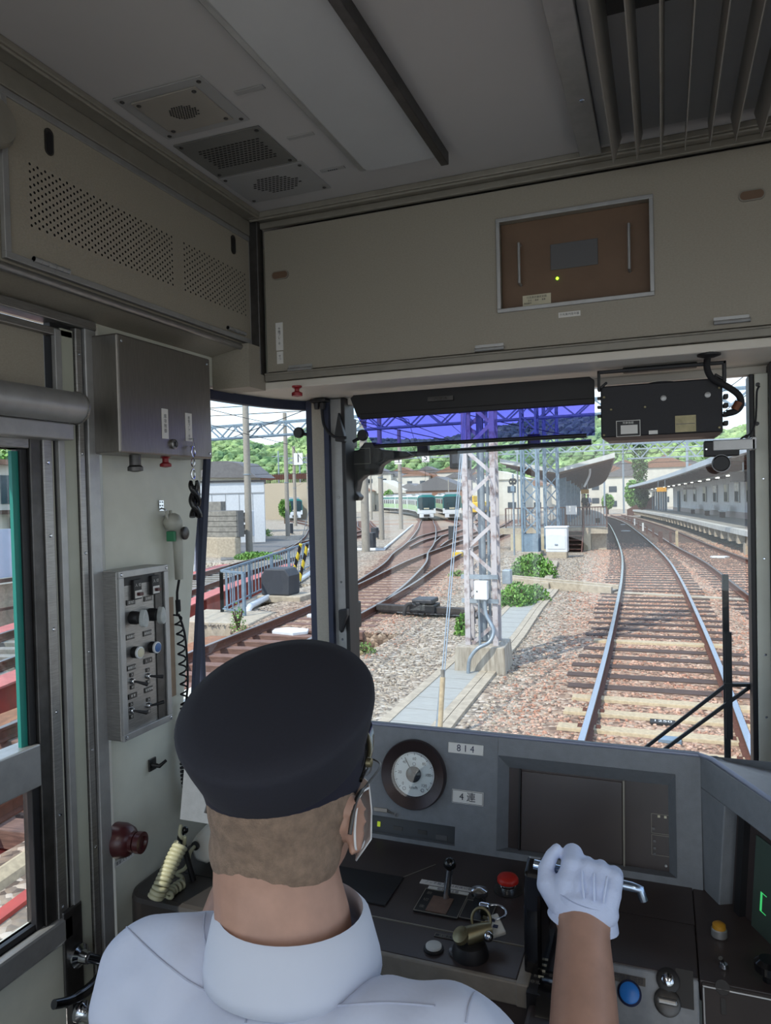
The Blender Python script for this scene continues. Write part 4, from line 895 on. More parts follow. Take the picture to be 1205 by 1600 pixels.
# reverser lever
a, b = FT.px(690, 1412)
rv = thing('reverser_lever', 'chrome lever with a ball top standing in a slotted plate', 'lever', FT.p(a, b))
MB().fbox(FT, a - .036, a + .036, b - .036, b + .03, 0, .003).build('slot_plate', 'black', rv, bevel=.001)
MB().frame(FT, a - .036, a + .036, b - .036, b + .03, .0012, .003, .0038).build('plate_border', 'panel_lip', rv)
MB().fbox(FT, a - .017, a + .017, b - .032, b + .012, .003, .0045).build('slot', mat('leather_boot', '7a6154', .6, 0, .12, 40), rv)
q0 = FT.p(a + .004, b + .012, .0); q1 = on(703, 1350, 'y', q0.y + .004)
MB().tube([q0, q1 + V((0, 0, -.006))], .0058, 14).build('lever_rod', 'chrome', rv, smooth=40)
MB().sphere(q1, .0105).build('ball_knob', MATS['glossy_black'], rv, smooth=60)
for i, s in enumerate('前切後'):
    text(FT, s, a - .026, b + .018 - .02 * i, .009, 'panel_lip', rv, .0034)
for (x, y, wd, s) in ((707, 1386, .078, 'ノッチ投入時は前後切替禁止'), (700, 1393, .048, '取扱い注意')):
    a_, b_ = FT.px(x, y); pt = thing('desk_label', 'long narrow white label behind the chrome lever' if wd > .06 else 'short narrow white label just behind the slotted plate', 'label', FT.p(a_, b_)); p = MB().fbox(FT, a_ - wd / 1.4, a_ + wd / 1.4, b_ - .006, b_ + .006, 0, .001).build('label_plate', 'white', pt)
    text(FT, s, a_, b_, .0075, 'ink_blue', p, .0014)
# second slotted plate with key bunch
a, b = FT.px(748, 1424); ks = thing('key_switch_plate', 'dark key switch plate right of the slotted lever plate', 'plate', FT.p(a, b))
MB().fbox(FT, a - .024, a + .024, b - .03, b + .022, 0, .003).build('plate_body', 'black', ks, bevel=.001); MB().frame(FT, a - .024, a + .024, b - .03, b + .022, .001, .003, .0036).build('plate_border', 'panel_lip', ks)
kb = thing('key_bunch', 'bunch of keys with a white tag hanging from the key switch', 'keys', FT.p(*FT.px(755, 1440)))
c = on(757, 1419, 'z', ZD + .045); MB().lathe(FT.p(a + .002, b, .003), (0, 0, 1), [(.010, 0), (.010, .02), (.013, .024), (.013, .032), (.004, .036)], 20).build('key_barrel', 'chrome', kb, smooth=40)
m = MB(); m.box(c.x - .008, c.x + .008, c.y - .004, c.y + .004, c.z - .018, c.z + .008); m.build('key_bow', 'chrome', kb, bevel=.003)
k2 = on(752, 1437, 'z', ZD + .035); MB().tube([k2 + V((.014 * math.cos(t), .006 * math.sin(t), .014 * math.sin(t))) for t in [2 * PI * k / 24 for k in range(24)]], .0022, 8, closed=True).build('key_ring', 'brass', kb, smooth=60)
k3 = on(774, 1425, 'z', ZD + .035); MB().tube([k3 + V((.016 * math.cos(t), .013 * math.sin(t), .003 * math.sin(t))) for t in [2 * PI * k / 24 for k in range(24)]], .0018, 8, closed=True).build('wire_loop', 'chrome', kb, smooth=60)
e0, e1 = on(767, 1432, 'z', ZD + .03), on(780, 1462, 'z', ZD + .02)
p = MB().bar(e0, e1, .022, .007, up=(0, -.4, 1)).build('key_tag', 'key_tag', kb, bevel=.002)
for t in (.3, .62):
    q = e0.lerp(e1, t) + V((0, -.0015, .0038)); MB().box(q.x - .0035, q.x + .0035, q.y - .0035, q.y + .0035, q.z - .0004, q.z + .0006).build('tag_mark', 'ink_blue', kb)
MB().bar(on(757, 1440, 'z', ZD + .03), on(762, 1462, 'z', ZD + .02), .012, .004).build('key_blade', 'brass', kb, bevel=.001)
# brake key handle: brass and black
a, b = FT.px(735, 1492); bh = thing('brass_handle', 'worn brass swivel handle with a dark hub at the desk front', 'handle', FT.p(a, b))
MB().lathe(FT.p(a, b, 0), (0, 0, 1), [(.026, 0), (.026, .006), (.022, .018), (.012, .021)], 28).build('hub_base', 'black', bh, smooth=40)
h0 = FT.p(a - .006, b - .002, .026); h1 = on(768, 1450, 'z', ZD + .035); MB().tube([h0, h0.lerp(h1, .5), h1], [.013, .012, .008], 14).build('brass_arm', 'brass', bh, smooth=50)
MB().lathe(h0 + V((-.004, -.004, .002)), (-.3, -.5, .8), [(.013, 0), (.012, .006), (.004, .008)], 18).build('brass_cap', 'brass', bh, smooth=40)
MB().sphere(on(763, 1463, 'z', ZD + .03), .0075).build('arm_rivet', 'chrome', bh, smooth=60)
a, b = FT.px(716, 1488); MB().lathe(FT.p(a, b, 0), (0, 0, 1), [(.0135, 0), (.0135, .004), (.011, .006)], 24).build('pale_button', 'lcd', bh, smooth=40)
a, b = FT.px(678, 1484); t = thing('push_button', 'round pale grey push button at the front of the desk', 'button', FT.p(a, b))
MB().lathe(FT.p(a, b, 0), (0, 0, 1), [(.0145, 0), (.0145, .003), (.0125, .0045)], 24).build('button_ring', 'black', t, smooth=40); MB().lathe(FT.p(a, b, .003), (0, 0, 1), [(.012, 0), (.0115, .004), (.008, .005)], 24).build('button_cap', 'key_tag', t, smooth=40)
a, b = FT.px(704, 1466); t = thing('desk_label', 'black strip label above the round grey push button', 'label', FT.p(a, b)); p = MB().fbox(FT, a - .024, a + .024, b - .004, b + .004, 0, .001).build('label_plate', 'black', t); MB().frame(FT, a - .024, a + .024, b - .004, b + .004, .0006, .001, .0014).build('plate_border', 'panel_lip', t); text(FT, '緩解スイッチ', a, b, .006, 'panel_lip', p, .0013)
# red emergency button
a, b = FT.px(794, 1391); t = thing('emergency_button', 'big red mushroom button on the desk', 'button', FT.p(a, b))
MB().lathe(FT.p(a, b, 0), (0, 0, 1), [(.024, 0), (.024, .002), (.017, .003)], 28).build('base_plate', 'steel_d', t, smooth=40)
MB().lathe(FT.p(a, b, .002), (0, 0, 1), [(.013, 0), (.013, .006), (.0115, .007), (.0115, .012)], 24).build('chrome_collar', 'chrome', t, smooth=40)
MB().lathe(FT.p(a, b, .013), (0, 0, 1), [(.0145, 0), (.0175, .002), (.0175, .007), (.015, .0105), (.009, .0115), (.001, .0115)], 28).build('red_cap', 'red', t, smooth=50)

# master controller
bl, br_ = on(835, 1352, 'y', 1.0), on(1003, 1388, 'y', .995)
mc = thing('master_controller', 'black master controller column with a chrome cross handle', 'controller', (bl.x + .06, 1.0, ZD))
hx0 = xr + .018; hx1 = FT.px(948, 1500)[0]
MB().box(hx0, hx1, .80, 1.16, ZD - .20, ZD - .015).build('column_housing', 'desk', mc, bevel=.006)
MB().tube([(hx0 + .012, .96, ZD - .06), (hx1, .96, ZD - .06)], .065, 28).build('drum', MATS['glossy_black'], mc, smooth=40)
# left handle arm and grip bar
m = MB(); f_ = Fr((bl.x - .004, 0, 0), (0, 1, 0), (0, 0, 1))
m.prism(f_, [(1.0 - .016, bl.z - .004), (1.0 + .014, bl.z + .006), (1.035, bl.z - .01), (1.04, bl.z - .07), (1.06, ZD - .02), (.97, ZD - .02), (.975, bl.z - .05)], -.008, .016); m.build('handle_arm', MATS['glossy_black'], mc, bevel=.005)
MB().tube([bl + V((.0, 0, 0)), br_ + V((-.012, 0, 0)), br_ + V((-.002, 0, -.002)), br_ + V((.002, 0, -.016))], [.008, .0062, .006, .0055], 14).build('grip_bar', mat('pale_chrome', 'aebfd4', .2, .9, .03, 10), mc, smooth=50)
MB().bar((br_.x - .05, 1.0, br_.z - .012), (br_.x - .06, 1.02, ZD - .015), .03, .012).build('handle_arm', 'black', mc, bevel=.002)
# notch scale plate
FN = Fr((hx0 + .0, 0, 0), (0, 1, 0), (0, 0, 1))
MB().hexa([(hx0 - .002, yt - .02, ZD - .07), (hx0 + .016, yt - .02, ZD - .07), (hx0 + .016, ys + .05, ZD - .03), (hx0 - .002, ys + .05, ZD - .03)], [(hx0 - .002, yt - .02, ZD + .0), (hx0 + .016, yt - .02, ZD - .0), (hx0 + .016, ys + .05, ZD + .004), (hx0 - .002, ys + .05, ZD + .004)]).build('notch_plate', 'black', mc)
for k, s in enumerate(('非常', 'B7', 'B5', 'B3', '切', 'P2', 'P4')):
    text(FT, s, hx0 + .007, yt - .002 + k * (ys - yt) / 6, .0075, 'panel_lip', mc, .0042)
for k in range(4): MB().box(hx0 + .009, hx0 + .016, yt + .01 + k * .013, yt + .0125 + k * .013, ZD + .003, ZD + .005).build('notch_mark', 'cream', mc)

# right desk with grey sloping panel
yr = on(1015, 1514, 'z', ZD).y
rdk = thing('right_desk', 'dark desk right of the master controller with a grey sloping front', 'desk', (hx1 + .1, yr, ZD))
xe = FT.px(1092, 1530)[0]
MB().box(hx0, xe, 1.163, 1.30, ZD - .03, ZD).build('desk_top', 'desk', rdk)
MB().box(hx1 + .001, xe, yr, 1.162, ZD - .03, ZD).build('desk_top', 'desk', rdk, bevel=.002)
MB().box(xe + .001, .62, yr + .0, 1.30, ZD - .03, ZD - .001).build('desk_top', 'desk', rdk, bevel=.002)
FR = Fr((0, yr, ZD), (1, 0, 0), (0, .62, .78))
xl_ = hx1 + .002; lo = -.095
MB().fbox(FR, xl_, xe, lo, -.001, -.012, 0).build('sloping_panel', mat('pale_grey_panel', '8b8e93', .5, 0, .08, 60), rdk, bevel=.003)
MB().box(xl_, .62, yr - .06, yr - .05, FLOOR, ZD - .075).build('desk_front', 'desk_front', rdk)
def RP(x, y): return FR.px(x, y)
a, b = RP(982, 1530); p = MB().fbox(FR, a - .022, a + .022, b - .005, b + .005, 0, .0012).build('name_strip', 'steel_d', rdk); text(FR, '戸閉表示灯', a, b, .008, 'ink', p, .0016)
a, b = RP(984, 1552); t = thing('push_button', 'round blue push button on the grey sloping panel', 'button', FR.p(a, b)); MB().lathe(FR.p(a, b), FR.n, [(.0155, 0), (.0155, .003), (.0135, .005)], 28).build('button_ring', 'ink_blue', t, smooth=40); MB().lathe(FR.p(a, b, .003), FR.n, [(.013, 0), (.0128, .004), (.010, .006)], 28).build('button_cap', 'blue', t, smooth=40)
a, b = RP(1044, 1532); t = thing('key_lock', 'chrome key lock in a black ring on the grey sloping panel', 'lock', FR.p(a, b)); MB().lathe(FR.p(a, b), FR.n, [(.015, 0), (.015, .004), (.01, .006)], 28).build('lock_ring', 'black', t, smooth=40); MB().lathe(FR.p(a, b, .004), FR.n, [(.0085, 0), (.008, .008), (.005, .010)], 16).build('lock_barrel', 'chrome', t, smooth=40)
a, b = RP(1043, 1566); t = thing('rotary_switch', 'round steel rotary switch below the chrome key lock', 'switch', FR.p(a, b)); MB().lathe(FR.p(a, b), FR.n, [(.017, 0), (.017, .003), (.014, .005)], 28).build('switch_ring', 'steel_d', t, smooth=40); MB().fbox(FR, a - .013, a + .013, b - .004, b + .004, .004, .014).build('switch_bar', 'steel', t, bevel=.003)
a, b = RP(1070, 1545); MB().fbox(FR, a - .011, a + .011, b - .022, b + .022, 0, .0012).build('worn_black_plate', 'black', rdk)
# far right panel
MB().fbox(FR, xe + .003, .62, lo, -.001, -.012, 0).build('dark_sloping_panel', mat('dark_worn_panel', '362e2c', .7, 0, .1, 20), rdk, bevel=.003)
a0 = RP(1098, 1550)[0]; m = MB(); m.frame(FR, a0, .3, lo + .006, -.006, .0025, .0, .002); m.build('panel_outline', 'alu', rdk, bevel=.001)
a, b = RP(1130, 1560); t = thing('keyhole_plate', 'dark keyhole cover in the outlined far right desk panel', 'plate', FR.p(a, b)); MB().lathe(FR.p(a, b + .012), FR.n, [(.009, 0), (.009, .002), (.003, .002)], 16).build('keyhole_cover', 'black', t); MB().fbox(FR, a - .003, a + .003, b - .018, b, 0, .002).build('keyhole_slot', 'black', t)
a, b = FT.px(1124, 1462); t = thing('amber_button', 'amber capped lamp on the dark desk at the right', 'lamp', FT.p(a, b)); MB().lathe(FT.p(a, b), (0, 0, 1), [(.011, 0), (.011, .010), (.009, .012)], 20).build('lamp_collar', 'alu', t, smooth=40); MB().lathe(FT.p(a, b, .011), (0, 0, 1), [(.0095, 0), (.009, .006), (.005, .009)], 20).build('lamp_cap', 'amber', t, smooth=40)
a, b = FT.px(1131, 1511); t = thing('small_toggle', 'small chrome toggle on the dark right desk', 'switch', FT.p(a, b)); MB().lathe(FT.p(a, b), (0, 0, 1), [(.006, 0), (.005, .005)], 14).build('toggle_collar', 'chrome', t, smooth=40); MB().tube([FT.p(a, b, .004), FT.p(a - .004, b - .004, .014)], [.002, .0032], 8).build('toggle_tip', 'chrome', t, smooth=50)
a, b = FT.px(1192, 1545); t = thing('black_knob', 'glossy black knob at the lower right frame edge', 'knob', FT.p(a, b)); MB().lathe(FT.p(a + .01, b + .02), (0, 0, 1), [(.008, 0), (.008, .008), (.018, .014), (.018, .024), (.012, .029)], 24).build('knob_body', MATS['glossy_black'], t, smooth=40)

# left side shelf with the handset
ZL = -.84
FS_ = Fr((0, 0, ZL), (1, 0, 0), (0, 1, 0))
xs_ = -.62
sh = thing('side_shelf', 'dark rounded side shelf against the left wall', 'shelf', (-.9, 1.3, ZL))
y0 = FS_.px(205, 1395)[1] + .01
pl = [(-1.098, y0 + .03)] + [(-1.098 + .05 - .05 * math.cos(t), y0 + .03 - .05 * math.sin(t)) for t in [PI / 2 * k / 6 for k in range(1, 7)]] + [(xs_, y0 - .02), (xs_, 1.56), (-1.098, 1.56)]
MB().prism(FS_, pl, -.66, 0).build('shelf_body', mat('shelf_dark', '35312f', .45, 0, .08, 20), sh, bevel=.012)
a, b = FS_.px(320, 1370); MB().bar(FS_.p(a - .06, b, .0006), FS_.p(a + .12, b - .0, .0006), .002, .001, up=(0, 0, 1)).build('seam_line', 'black', sh)
hs = thing('telephone_handset', 'glossy white telephone handset standing by the left wall', 'telephone', on(322, 1330, 'y', 1.36))
def H(x, y, yy=1.36): return on(x, y, 'y', yy)
c = [H(304, 1312), H(345, 1325), H(342, 1349), H(300, 1346)]
m = MB(); fr_ = Fr((0, 1.36, 0), (1, 0, 0), (0, 0, 1))
pl = [(H(x, y).x, H(x, y).z) for x, y in ((296, 1318), (303, 1308), (318, 1292), (331, 1284), (340, 1290), (344, 1325), (338, 1342), (322, 1351), (303, 1345))]
m.prism(fr_, pl, -.09, .0); m.build('handset_head', 'phone', hs, bevel=.012, smooth=50)
MB().tube([H(330, 1345, 1.40), H(334, 1365, 1.42), V((H(334, 1365, 1.42).x, 1.43, ZL))], .016, 14).build('cradle_post', 'lcd', hs, smooth=50)
a_ = H(306, 1321, 1.355); MB().lathe(a_, (0, -1, 0), [(.010, 0), (.010, .004), (.006, .006)], 16).build('cord_grommet', 'black', hs, smooth=40)
pc = mat('cream_cord', 'b9b697', .45, 0, .04, 10)
MB().tube(spline([a_ + V((0, -.003, 0)), H(297, 1332, 1.33), H(294, 1348, 1.32), H(288, 1358, 1.31), H(276, 1365, 1.30), H(284, 1370, 1.30), H(287, 1379, 1.29)], 6), .0042, 10).build('cord', pc, hs, smooth=60)
coil([H(287, 1379, 1.29), H(278, 1385, 1.27), H(268, 1392, 1.25), H(262, 1402, 1.23)], .008, .0042, 5).build('cord_coil', pc, hs, smooth=60)
hc = thing('coiled_cord', 'cream coiled telephone cord hanging by the left wall', 'cord', H(265, 1350, 1.30))
MB().tube(spline([H(283, 1289, 1.30), H(281, 1303, 1.29), H(286, 1310, 1.29), H(289, 1308, 1.29), H(288, 1320, 1.29)], 6), .0042, 10).build('cord_end', pc, hc, smooth=60)
coil([H(283, 1320, 1.27), H(272, 1340, 1.25), H(262, 1362, 1.23), H(252, 1384, 1.21), H(243, 1402, 1.20)], .0125, .005, 13, per=14).build('coil', pc, hc, smooth=60)
t = thing('cord_hook', 'black hook post holding the telephone cord', 'hook', H(290, 1310, 1.31)); q = H(284, 1308, 1.31); q2 = H(289, 1297, 1.31)
MB().tube([q, V((q.x + .02, 1.32, ZL))], .006, 10).build('hook_post', 'black', t, smooth=40); MB().sphere(q2, .008).build('hook_ball', MATS['glossy_black'], t, smooth=60); MB().sphere(q, .010).build('hook_base', 'black', t, smooth=60)

# ================================================================== THE DRIVER
def blob(name, build, voxel, m_, parent, smooth_it=6, cut=None):
    o = build.build('tmp', m_); r = o.modifiers.new('r', 'REMESH'); r.mode = 'VOXEL'; r.voxel_size = voxel
    s = o.modifiers.new('s', 'SMOOTH'); s.factor = .6; s.iterations = smooth_it
    bpy.context.view_layer.update(); dg = bpy.context.evaluated_depsgraph_get()
    me = bpy.data.meshes.new_from_object(o.evaluated_get(dg)); bpy.data.objects.remove(o)
    if cut:
        import bmesh
        bm = bmesh.new(); bm.from_mesh(me)
        bmesh.ops.delete(bm, geom=[f for f in bm.faces if cut(f.calc_center_median())], context='FACES'); bm.to_mesh(me); bm.free()
    me.polygons.foreach_set('use_smooth', [True] * len(me.polygons)); me.name = name
    o = bpy.data.objects.new(name, me); C.objects.link(o); put(o, parent); return o
def limb(m, pts, seg=18):
    for p, r in pts: m.sphere(p, r, 18, 12)
    for (p, r), (q, s) in zip(pts, pts[1:]): m.tube([p, q], [r, s], seg)
    return m
def ell(m, c, r, rot=None):
    k = len(m.v); m.sphere((0, 0, 0), 1, 28, 18); R_ = rot or Matrix.Identity(3)
    for i in range(k, len(m.v)): v = V(m.v[i]); m.v[i] = tuple(V(c) + R_ @ V((v.x * r[0], v.y * r[1], v.z * r[2])))
    return m
dr_ = thing('person', 'seated driver in a white shirt and navy cap, gloved hand on the controller', 'person', (-.37, .66, -1.05))
skin = mat('skin', 'b58d7a', .5, 0, .10, 14, bump=.04, bscale=120)
hand_skin = skin
S = V((-.417, .745, -.338))                       # skull centre
yaw = Matrix.Rotation(math.radians(1), 3, 'Z')
def hp(x, y, z): return S + yaw @ V((x, y, z))
m = MB(); ell(m, hp(0, -.004, .0), (.082, .100, .105), yaw); ell(m, hp(0, .03, -.062), (.062, .066, .070), yaw); ell(m, hp(0, .050, -.095), (.034, .034, .03), yaw)
ell(m, hp(0, .095, -.03), (.014, .018, .024), yaw); ell(m, hp(0, .10, -.042), (.017, .014, .012), yaw)      # nose
ell(m, hp(.0, .075, .012), (.06, .03, .03), yaw)                                                             # brow
ell(m, hp(.046, .052, -.045), (.024, .03, .03), yaw); ell(m, hp(-.046, .052, -.045), (.024, .03, .03), yaw)
for s in (-1, 1):                                                                                             # ears
    for t in range(9):
        th = PI * (.15 + 1.5 * t / 8) - .3
        m.sphere(hp(s * (.086 + .006 * math.sin(t / 8 * PI)), -.004 - .017 * math.cos(th) * .9 - .006, -.032 + .028 * math.sin(th)), .0065, 8, 6)
    ell(m, hp(s * .083, -.008, -.032), (.006, .015, .024), yaw); ell(m, hp(s * .085, .002, -.062), (.006, .008, .009), yaw)
NB = V((-.402, .70, -.50))
limb(m, [(hp(0, -.030, -.06), .072), (hp(0, -.035, -.09), .071), (NB + V((0, .0, .02)), .0765), (NB + V((0, -.02, -.10)), .085)])
LSH, RSH = V((-.565, .68, -.565)), V((-.205, .665, -.545))
ell(m, (-.385, .68, -.62), (.165, .10, .12)); ell(m, (-.385, .69, -.80), (.155, .10, .20)); ell(m, (-.385, .68, -1.0), (.165, .12, .12))
limb(m, [(LSH, .052), (V((-.62, .74, -.70)), .046), (V((-.64, .82, -.80)), .040), (V((-.66, .92, -.70)), .036), (V((-.665, .98, -.64)), .030)])
WR = on(912, 1430, 'y', .955); EL = V((-.080, .70, -.745))
limb(m, [(RSH, .052), (V((-.14, .68, -.65)), .046), (EL, .046), (EL.lerp(WR, .35), .045), (EL.lerp(WR, .7), .039), (WR, .031), (WR + V((0, .03, .012)), .03)])
# flatten the wrist a little wider
ell(m, WR + V((0, 0, 0)), (.041, .033, .028))
# thighs and calves under the desk
for s in (-1, 1):
    limb(m, [(V((-.385 + s * .09, .70, -1.02)), .085), (V((-.385 + s * .12, 1.05, -.98)), .068), (V((-.385 + s * .12, 1.10, -1.25)), .052), (V((-.385 + s * .12, 1.12, -1.43)), .04)])
# left hand resting on the side shelf edge (hidden behind the body)
LH = V((-.665, 1.0, -.63)); ell(m, LH + V((0, .03, -.005)), (.040, .048, .018))
for k in range(4):
    x = -.030 + .02 * k; limb(m, [(LH + V((x, .06, 0)), .010), (LH + V((x * 1.05, .095 + .006 * (1.5 - abs(k - 1.5)), -.004)), .009), (LH + V((x * 1.05, .118 + .008 * (1.5 - abs(k - 1.5)), -.018)), .008)], 10)
limb(m, [(LH + V((.034, .02, 0)), .012), (LH + V((.056, .05, -.006)), .010), (LH + V((.058, .075, -.014)), .009)], 10)
body = blob('body', m, .005, skin, dr_, 4)
m = MB(); h0 = hp(0, -.006, .002)
ell(m, h0, (.0855, .1035, .108), yaw); ell(m, hp(0, -.034, -.055), (.0775, .068, .062), yaw)
hair = mat('cropped_grey_hair', '8c7665', .85, 0, .14, 90, bump=.3, bscale=600)
hn = yaw @ V((0, .62, .78))
blob('hair', m, .005, hair, dr_, 4, cut=lambda c: (c - hp(0, .012, -.048)).dot(yaw @ V((0, -.75, .66))) < 0 or ((c - S).dot(yaw @ V((0, 1, 0))) > .045))
# cap
cap_c = hp(-.003, .0, .036); up = (yaw @ V((.10, -.40, 1))).normalized(); fx = (yaw @ V((1, 0, 0)))
navy = mat('navy_cap_cloth', '20212c', .85, 0, .06, 300, bump=.05, bscale=900)
cap = thing('uniform_cap', 'round dark navy uniform cap on the head of the driver', 'cap', cap_c)
MB().lathe(cap_c, up, [(.090, -.030), (.0945, -.028), (.0965, .0), (.0985, .016)], 56, xa=fx, sx=.96, sy=1.13).build('cap_band', mat('navy_band', '17182a', .7, 0, .06, 300), cap, smooth=40)
MB().lathe(cap_c, up, [(.0985, .014), (.100, .017), (.108, .045), (.1135, .068), (.1135, .075), (.110, .080), (.09, .086), (.05, .090), (.004, .091)], 56, xa=fx, sx=.96, sy=1.12).build('cap_crown', navy, cap, smooth=60)
fw = (up.cross(fx)).normalized(); fw = fw if fw.y > 0 else -fw
m = MB(); n = 16; vs = []
for i in range(n + 1):
    t = PI * (i / n); d = fx * (math.cos(t) * .092) + fw * (math.sin(t) * .106); e = fx * (math.cos(t) * .095) + fw * (math.sin(t) * .106 + .055 * math.sin(t))
    vs += [cap_c + d + up * -.024, cap_c + e + up * (-.024 - .02 * math.sin(t))]
vs2 = [v - up * .004 for v in vs]; k = len(vs)
m.add(vs + vs2, [(2 * i, 2 * i + 2, 2 * i + 3, 2 * i + 1) for i in range(n)] + [(k + 2 * i, k + 2 * i + 1, k + 2 * i + 3, k + 2 * i + 2) for i in range(n)] + [(2 * i + 1, 2 * i + 3, k + 2 * i + 3, k + 2 * i + 1) for i in range(n)])
m.build('visor', MATS['glossy_black'], cap, smooth=60)
c = cap_c + fw * .113 + up * .012; MB().lathe(c, fw, [(.017, 0), (.016, .004), (.008, .008)], 20).build('cap_badge', 'brass', cap, smooth=40)
MB().tube([cap_c + up * -.016 + fx * (.098 * math.cos(t)) + fw * (.112 * math.sin(t)) for t in [PI * (.05 + .9 * i / 20) for i in range(21)]], .003, 8).build('chin_cord', 'brass', cap, smooth=60)
MB().lathe(cap_c + up * -.016 + fx * .096 + fw * .02, fx, [(.006, 0), (.005, .005), (.002, .006)], 14).build('side_button', 'brass', cap, smooth=40)
# face mask, straps, glasses
wm = mat('white_mask_cloth', 'e6e6e6', .75, 0, .02, 30)
mk = thing('face_mask', 'white face mask looped over the ear of the driver', 'mask', hp(0, .09, -.06))
m = MB(); n = 12; vs = []
for i in range(n + 1):
    t = PI * (.06 + .88 * i / n); x, y = .078 * math.cos(t), .066 + .052 * math.sin(t) ** .8
    for z, k_ in ((-.018, .0), (-.05, .006), (-.085, .002), (-.108, -.012)): vs.append(hp(x * (1 if z > -.1 else .8), y + k_ - .012, z))
m.add(vs, [(4 * i + j, 4 * i + j + 1, 4 * i + j + 5, 4 * i + j + 4) for i in range(n) for j in range(3)])
o = m.build('mask_cloth', wm, mk, smooth=80); s_ = o.modifiers.new('t', 'SOLIDIFY'); s_.thickness = .002
for s in (1, -1):
    MB().tube(spline([hp(s * .077, .062, -.018), hp(s * .085, .035, -.008), hp(s * .089, .012, -.002), hp(s * .0915, -.008, -.006), hp(s * .0925, -.020, -.026), hp(s * .0905, -.016, -.050), hp(s * .087, -.002, -.064), hp(s * .079, .030, -.076), hp(s * .070, .06, -.084)], 6), .0014, 8).build('ear_loop', wm, mk, smooth=60)
gl = thing('spectacles', 'thin metal framed spectacles worn by the driver', 'spectacles', hp(0, .11, -.01))
for s in (1, -1):
    MB().tube(spline([hp(s * .070, .098, .004), hp(s * .088, .075, .006), hp(s * .0905, .02, .002), hp(s * .091, -.012, -.002), hp(s * .092, -.034, -.03)], 6), [.0014] * 14 + [.0024] * 11, 8).build('temple_arm', 'steel_d', gl, smooth=60)
    ct_ = hp(s * .038, .112, -.008); MB().tube([ct_ + yaw @ V((.026 * math.cos(t), -.006 * abs(math.cos(t)), .018 * math.sin(t))) for t in [2 * PI * k / 24 for k in range(24)]], .0013, 6, closed=True).build('lens_rim', 'steel', gl, smooth=60)
    m = MB(); m.add([ct_ + yaw @ V((.025 * math.cos(t), -.006 * abs(math.cos(t)), .017 * math.sin(t))) for t in [2 * PI * k / 24 for k in range(24)]], [tuple(range(24))]); m.build('lens', 'door_glass', gl)
MB().tube([hp(-.012, .112, -.004), hp(0, .116, .0), hp(.012, .112, -.004)], .0013, 6).build('bridge', 'steel', gl)
# shirt
shirt = mat('white_shirt_cotton', 'c3c9db', .8, 0, .02, 8, bump=.25, bscale=22)
m = MB()
ell(m, (-.385, .672, -.635), (.20, .128, .135)); ell(m, (-.385, .68, -.82), (.185, .130, .22)); ell(m, (-.385, .68, -.98), (.18, .135, .12))
ell(m, (-.405, .665, -.550), (.115, .085, .052))
limb(m, [(LSH + V((.06, 0, .012)), .078), (LSH, .070), (V((-.615, .73, -.69)), .066), (V((-.632, .77, -.755)), .064)])
limb(m, [(RSH + V((-.06, 0, -.014)), .068), (RSH + V((0, 0, -.004)), .067), (V((-.145, .68, -.645)), .066), (V((-.115, .685, -.69)), .066)])
sh_ = blob('shirt', m, .006, shirt, body, 14)
# fabric folds
tx = bpy.data.textures.new('folds', 'CLOUDS'); tx.noise_scale = .09; tx.noise_depth = 1
d = sh_.modifiers.new('folds', 'DISPLACE'); d.texture = tx; d.strength = .024; d.mid_level = .5; d.texture_coords = 'GLOBAL'
# collar: stand and turned-down leaf
m = MB(); n = 40; vs = []; cc = V((-.392, .700, -.497))
prof = [(.079, .006), (.0765, .046), (.0785, .051), (.086, .043), (.096, .002), (.098, -.012)]
for i in range(n + 1):
    t = -PI / 2 + 2 * PI * (i / n - .5) * .93 
    for r, z in prof:
        droop = (.004 + .018 * (1 - math.cos(t + PI / 2)) * .5)
        vs.append(cc + V((r * 1.02 * math.cos(t), r * 1.0 * math.sin(t), z - droop * .6 - (.014 * (1 - math.cos(t + PI / 2)) * .5 if z < .03 and r > .1 else 0))))
k = len(prof); m.add(vs, [(k * i + j, k * i + j + 1, k * i + j + 1 + k, k * i + j + k) for i in range(n) for j in range(k - 1)])
o = m.build('collar', mat('white_collar', 'c6cbd9', .75, 0, .01, 10), sh_, smooth=60); s_ = o.modifiers.new('t', 'SOLIDIFY'); s_.thickness = .003
# back yoke seam and pleat
bpy.context.view_layer.update()
def cast(px, py):
    r_ = ray(px, py).normalized(); ok_, loc_, nor_, _i = sh_.ray_cast(V((0, 0, 0)), r_)
    return loc_ + nor_ * .0004 if ok_ else None
for nm_, way in (('yoke_seam', ((196, 1447), (228, 1478), (262, 1508), (300, 1536), (340, 1556), (389, 1571), (450, 1574), (520, 1572), (600, 1567), (680, 1572))), ('back_pleat', ((388, 1572), (386, 1585), (384, 1599))), ('armhole_seam', ((322, 1418), (318, 1450), (322, 1480))), ('armhole_seam', ((748, 1542), (735, 1565), (728, 1598)))):
    pp = [q for q in (cast(w_.x, w_.y) for w_ in spline([(a_, b_, 0) for a_, b_ in way], 9)) if q is not None]
    if len(pp) > 1: MB().tube(pp, .0011, 6).build(nm_, mat('shirt_seam_thread', 'a9aec0', .8, 0, .02, 30), sh_, smooth=60)
def on_back(x, z): return V((x, .672 - .130 * math.sqrt(max(0, 1 - ((x + .385) / .205) ** 2)) * (1.0 if z > -.75 else 1) + (.0 if z < -.62 else (z + .62) * .55), z))
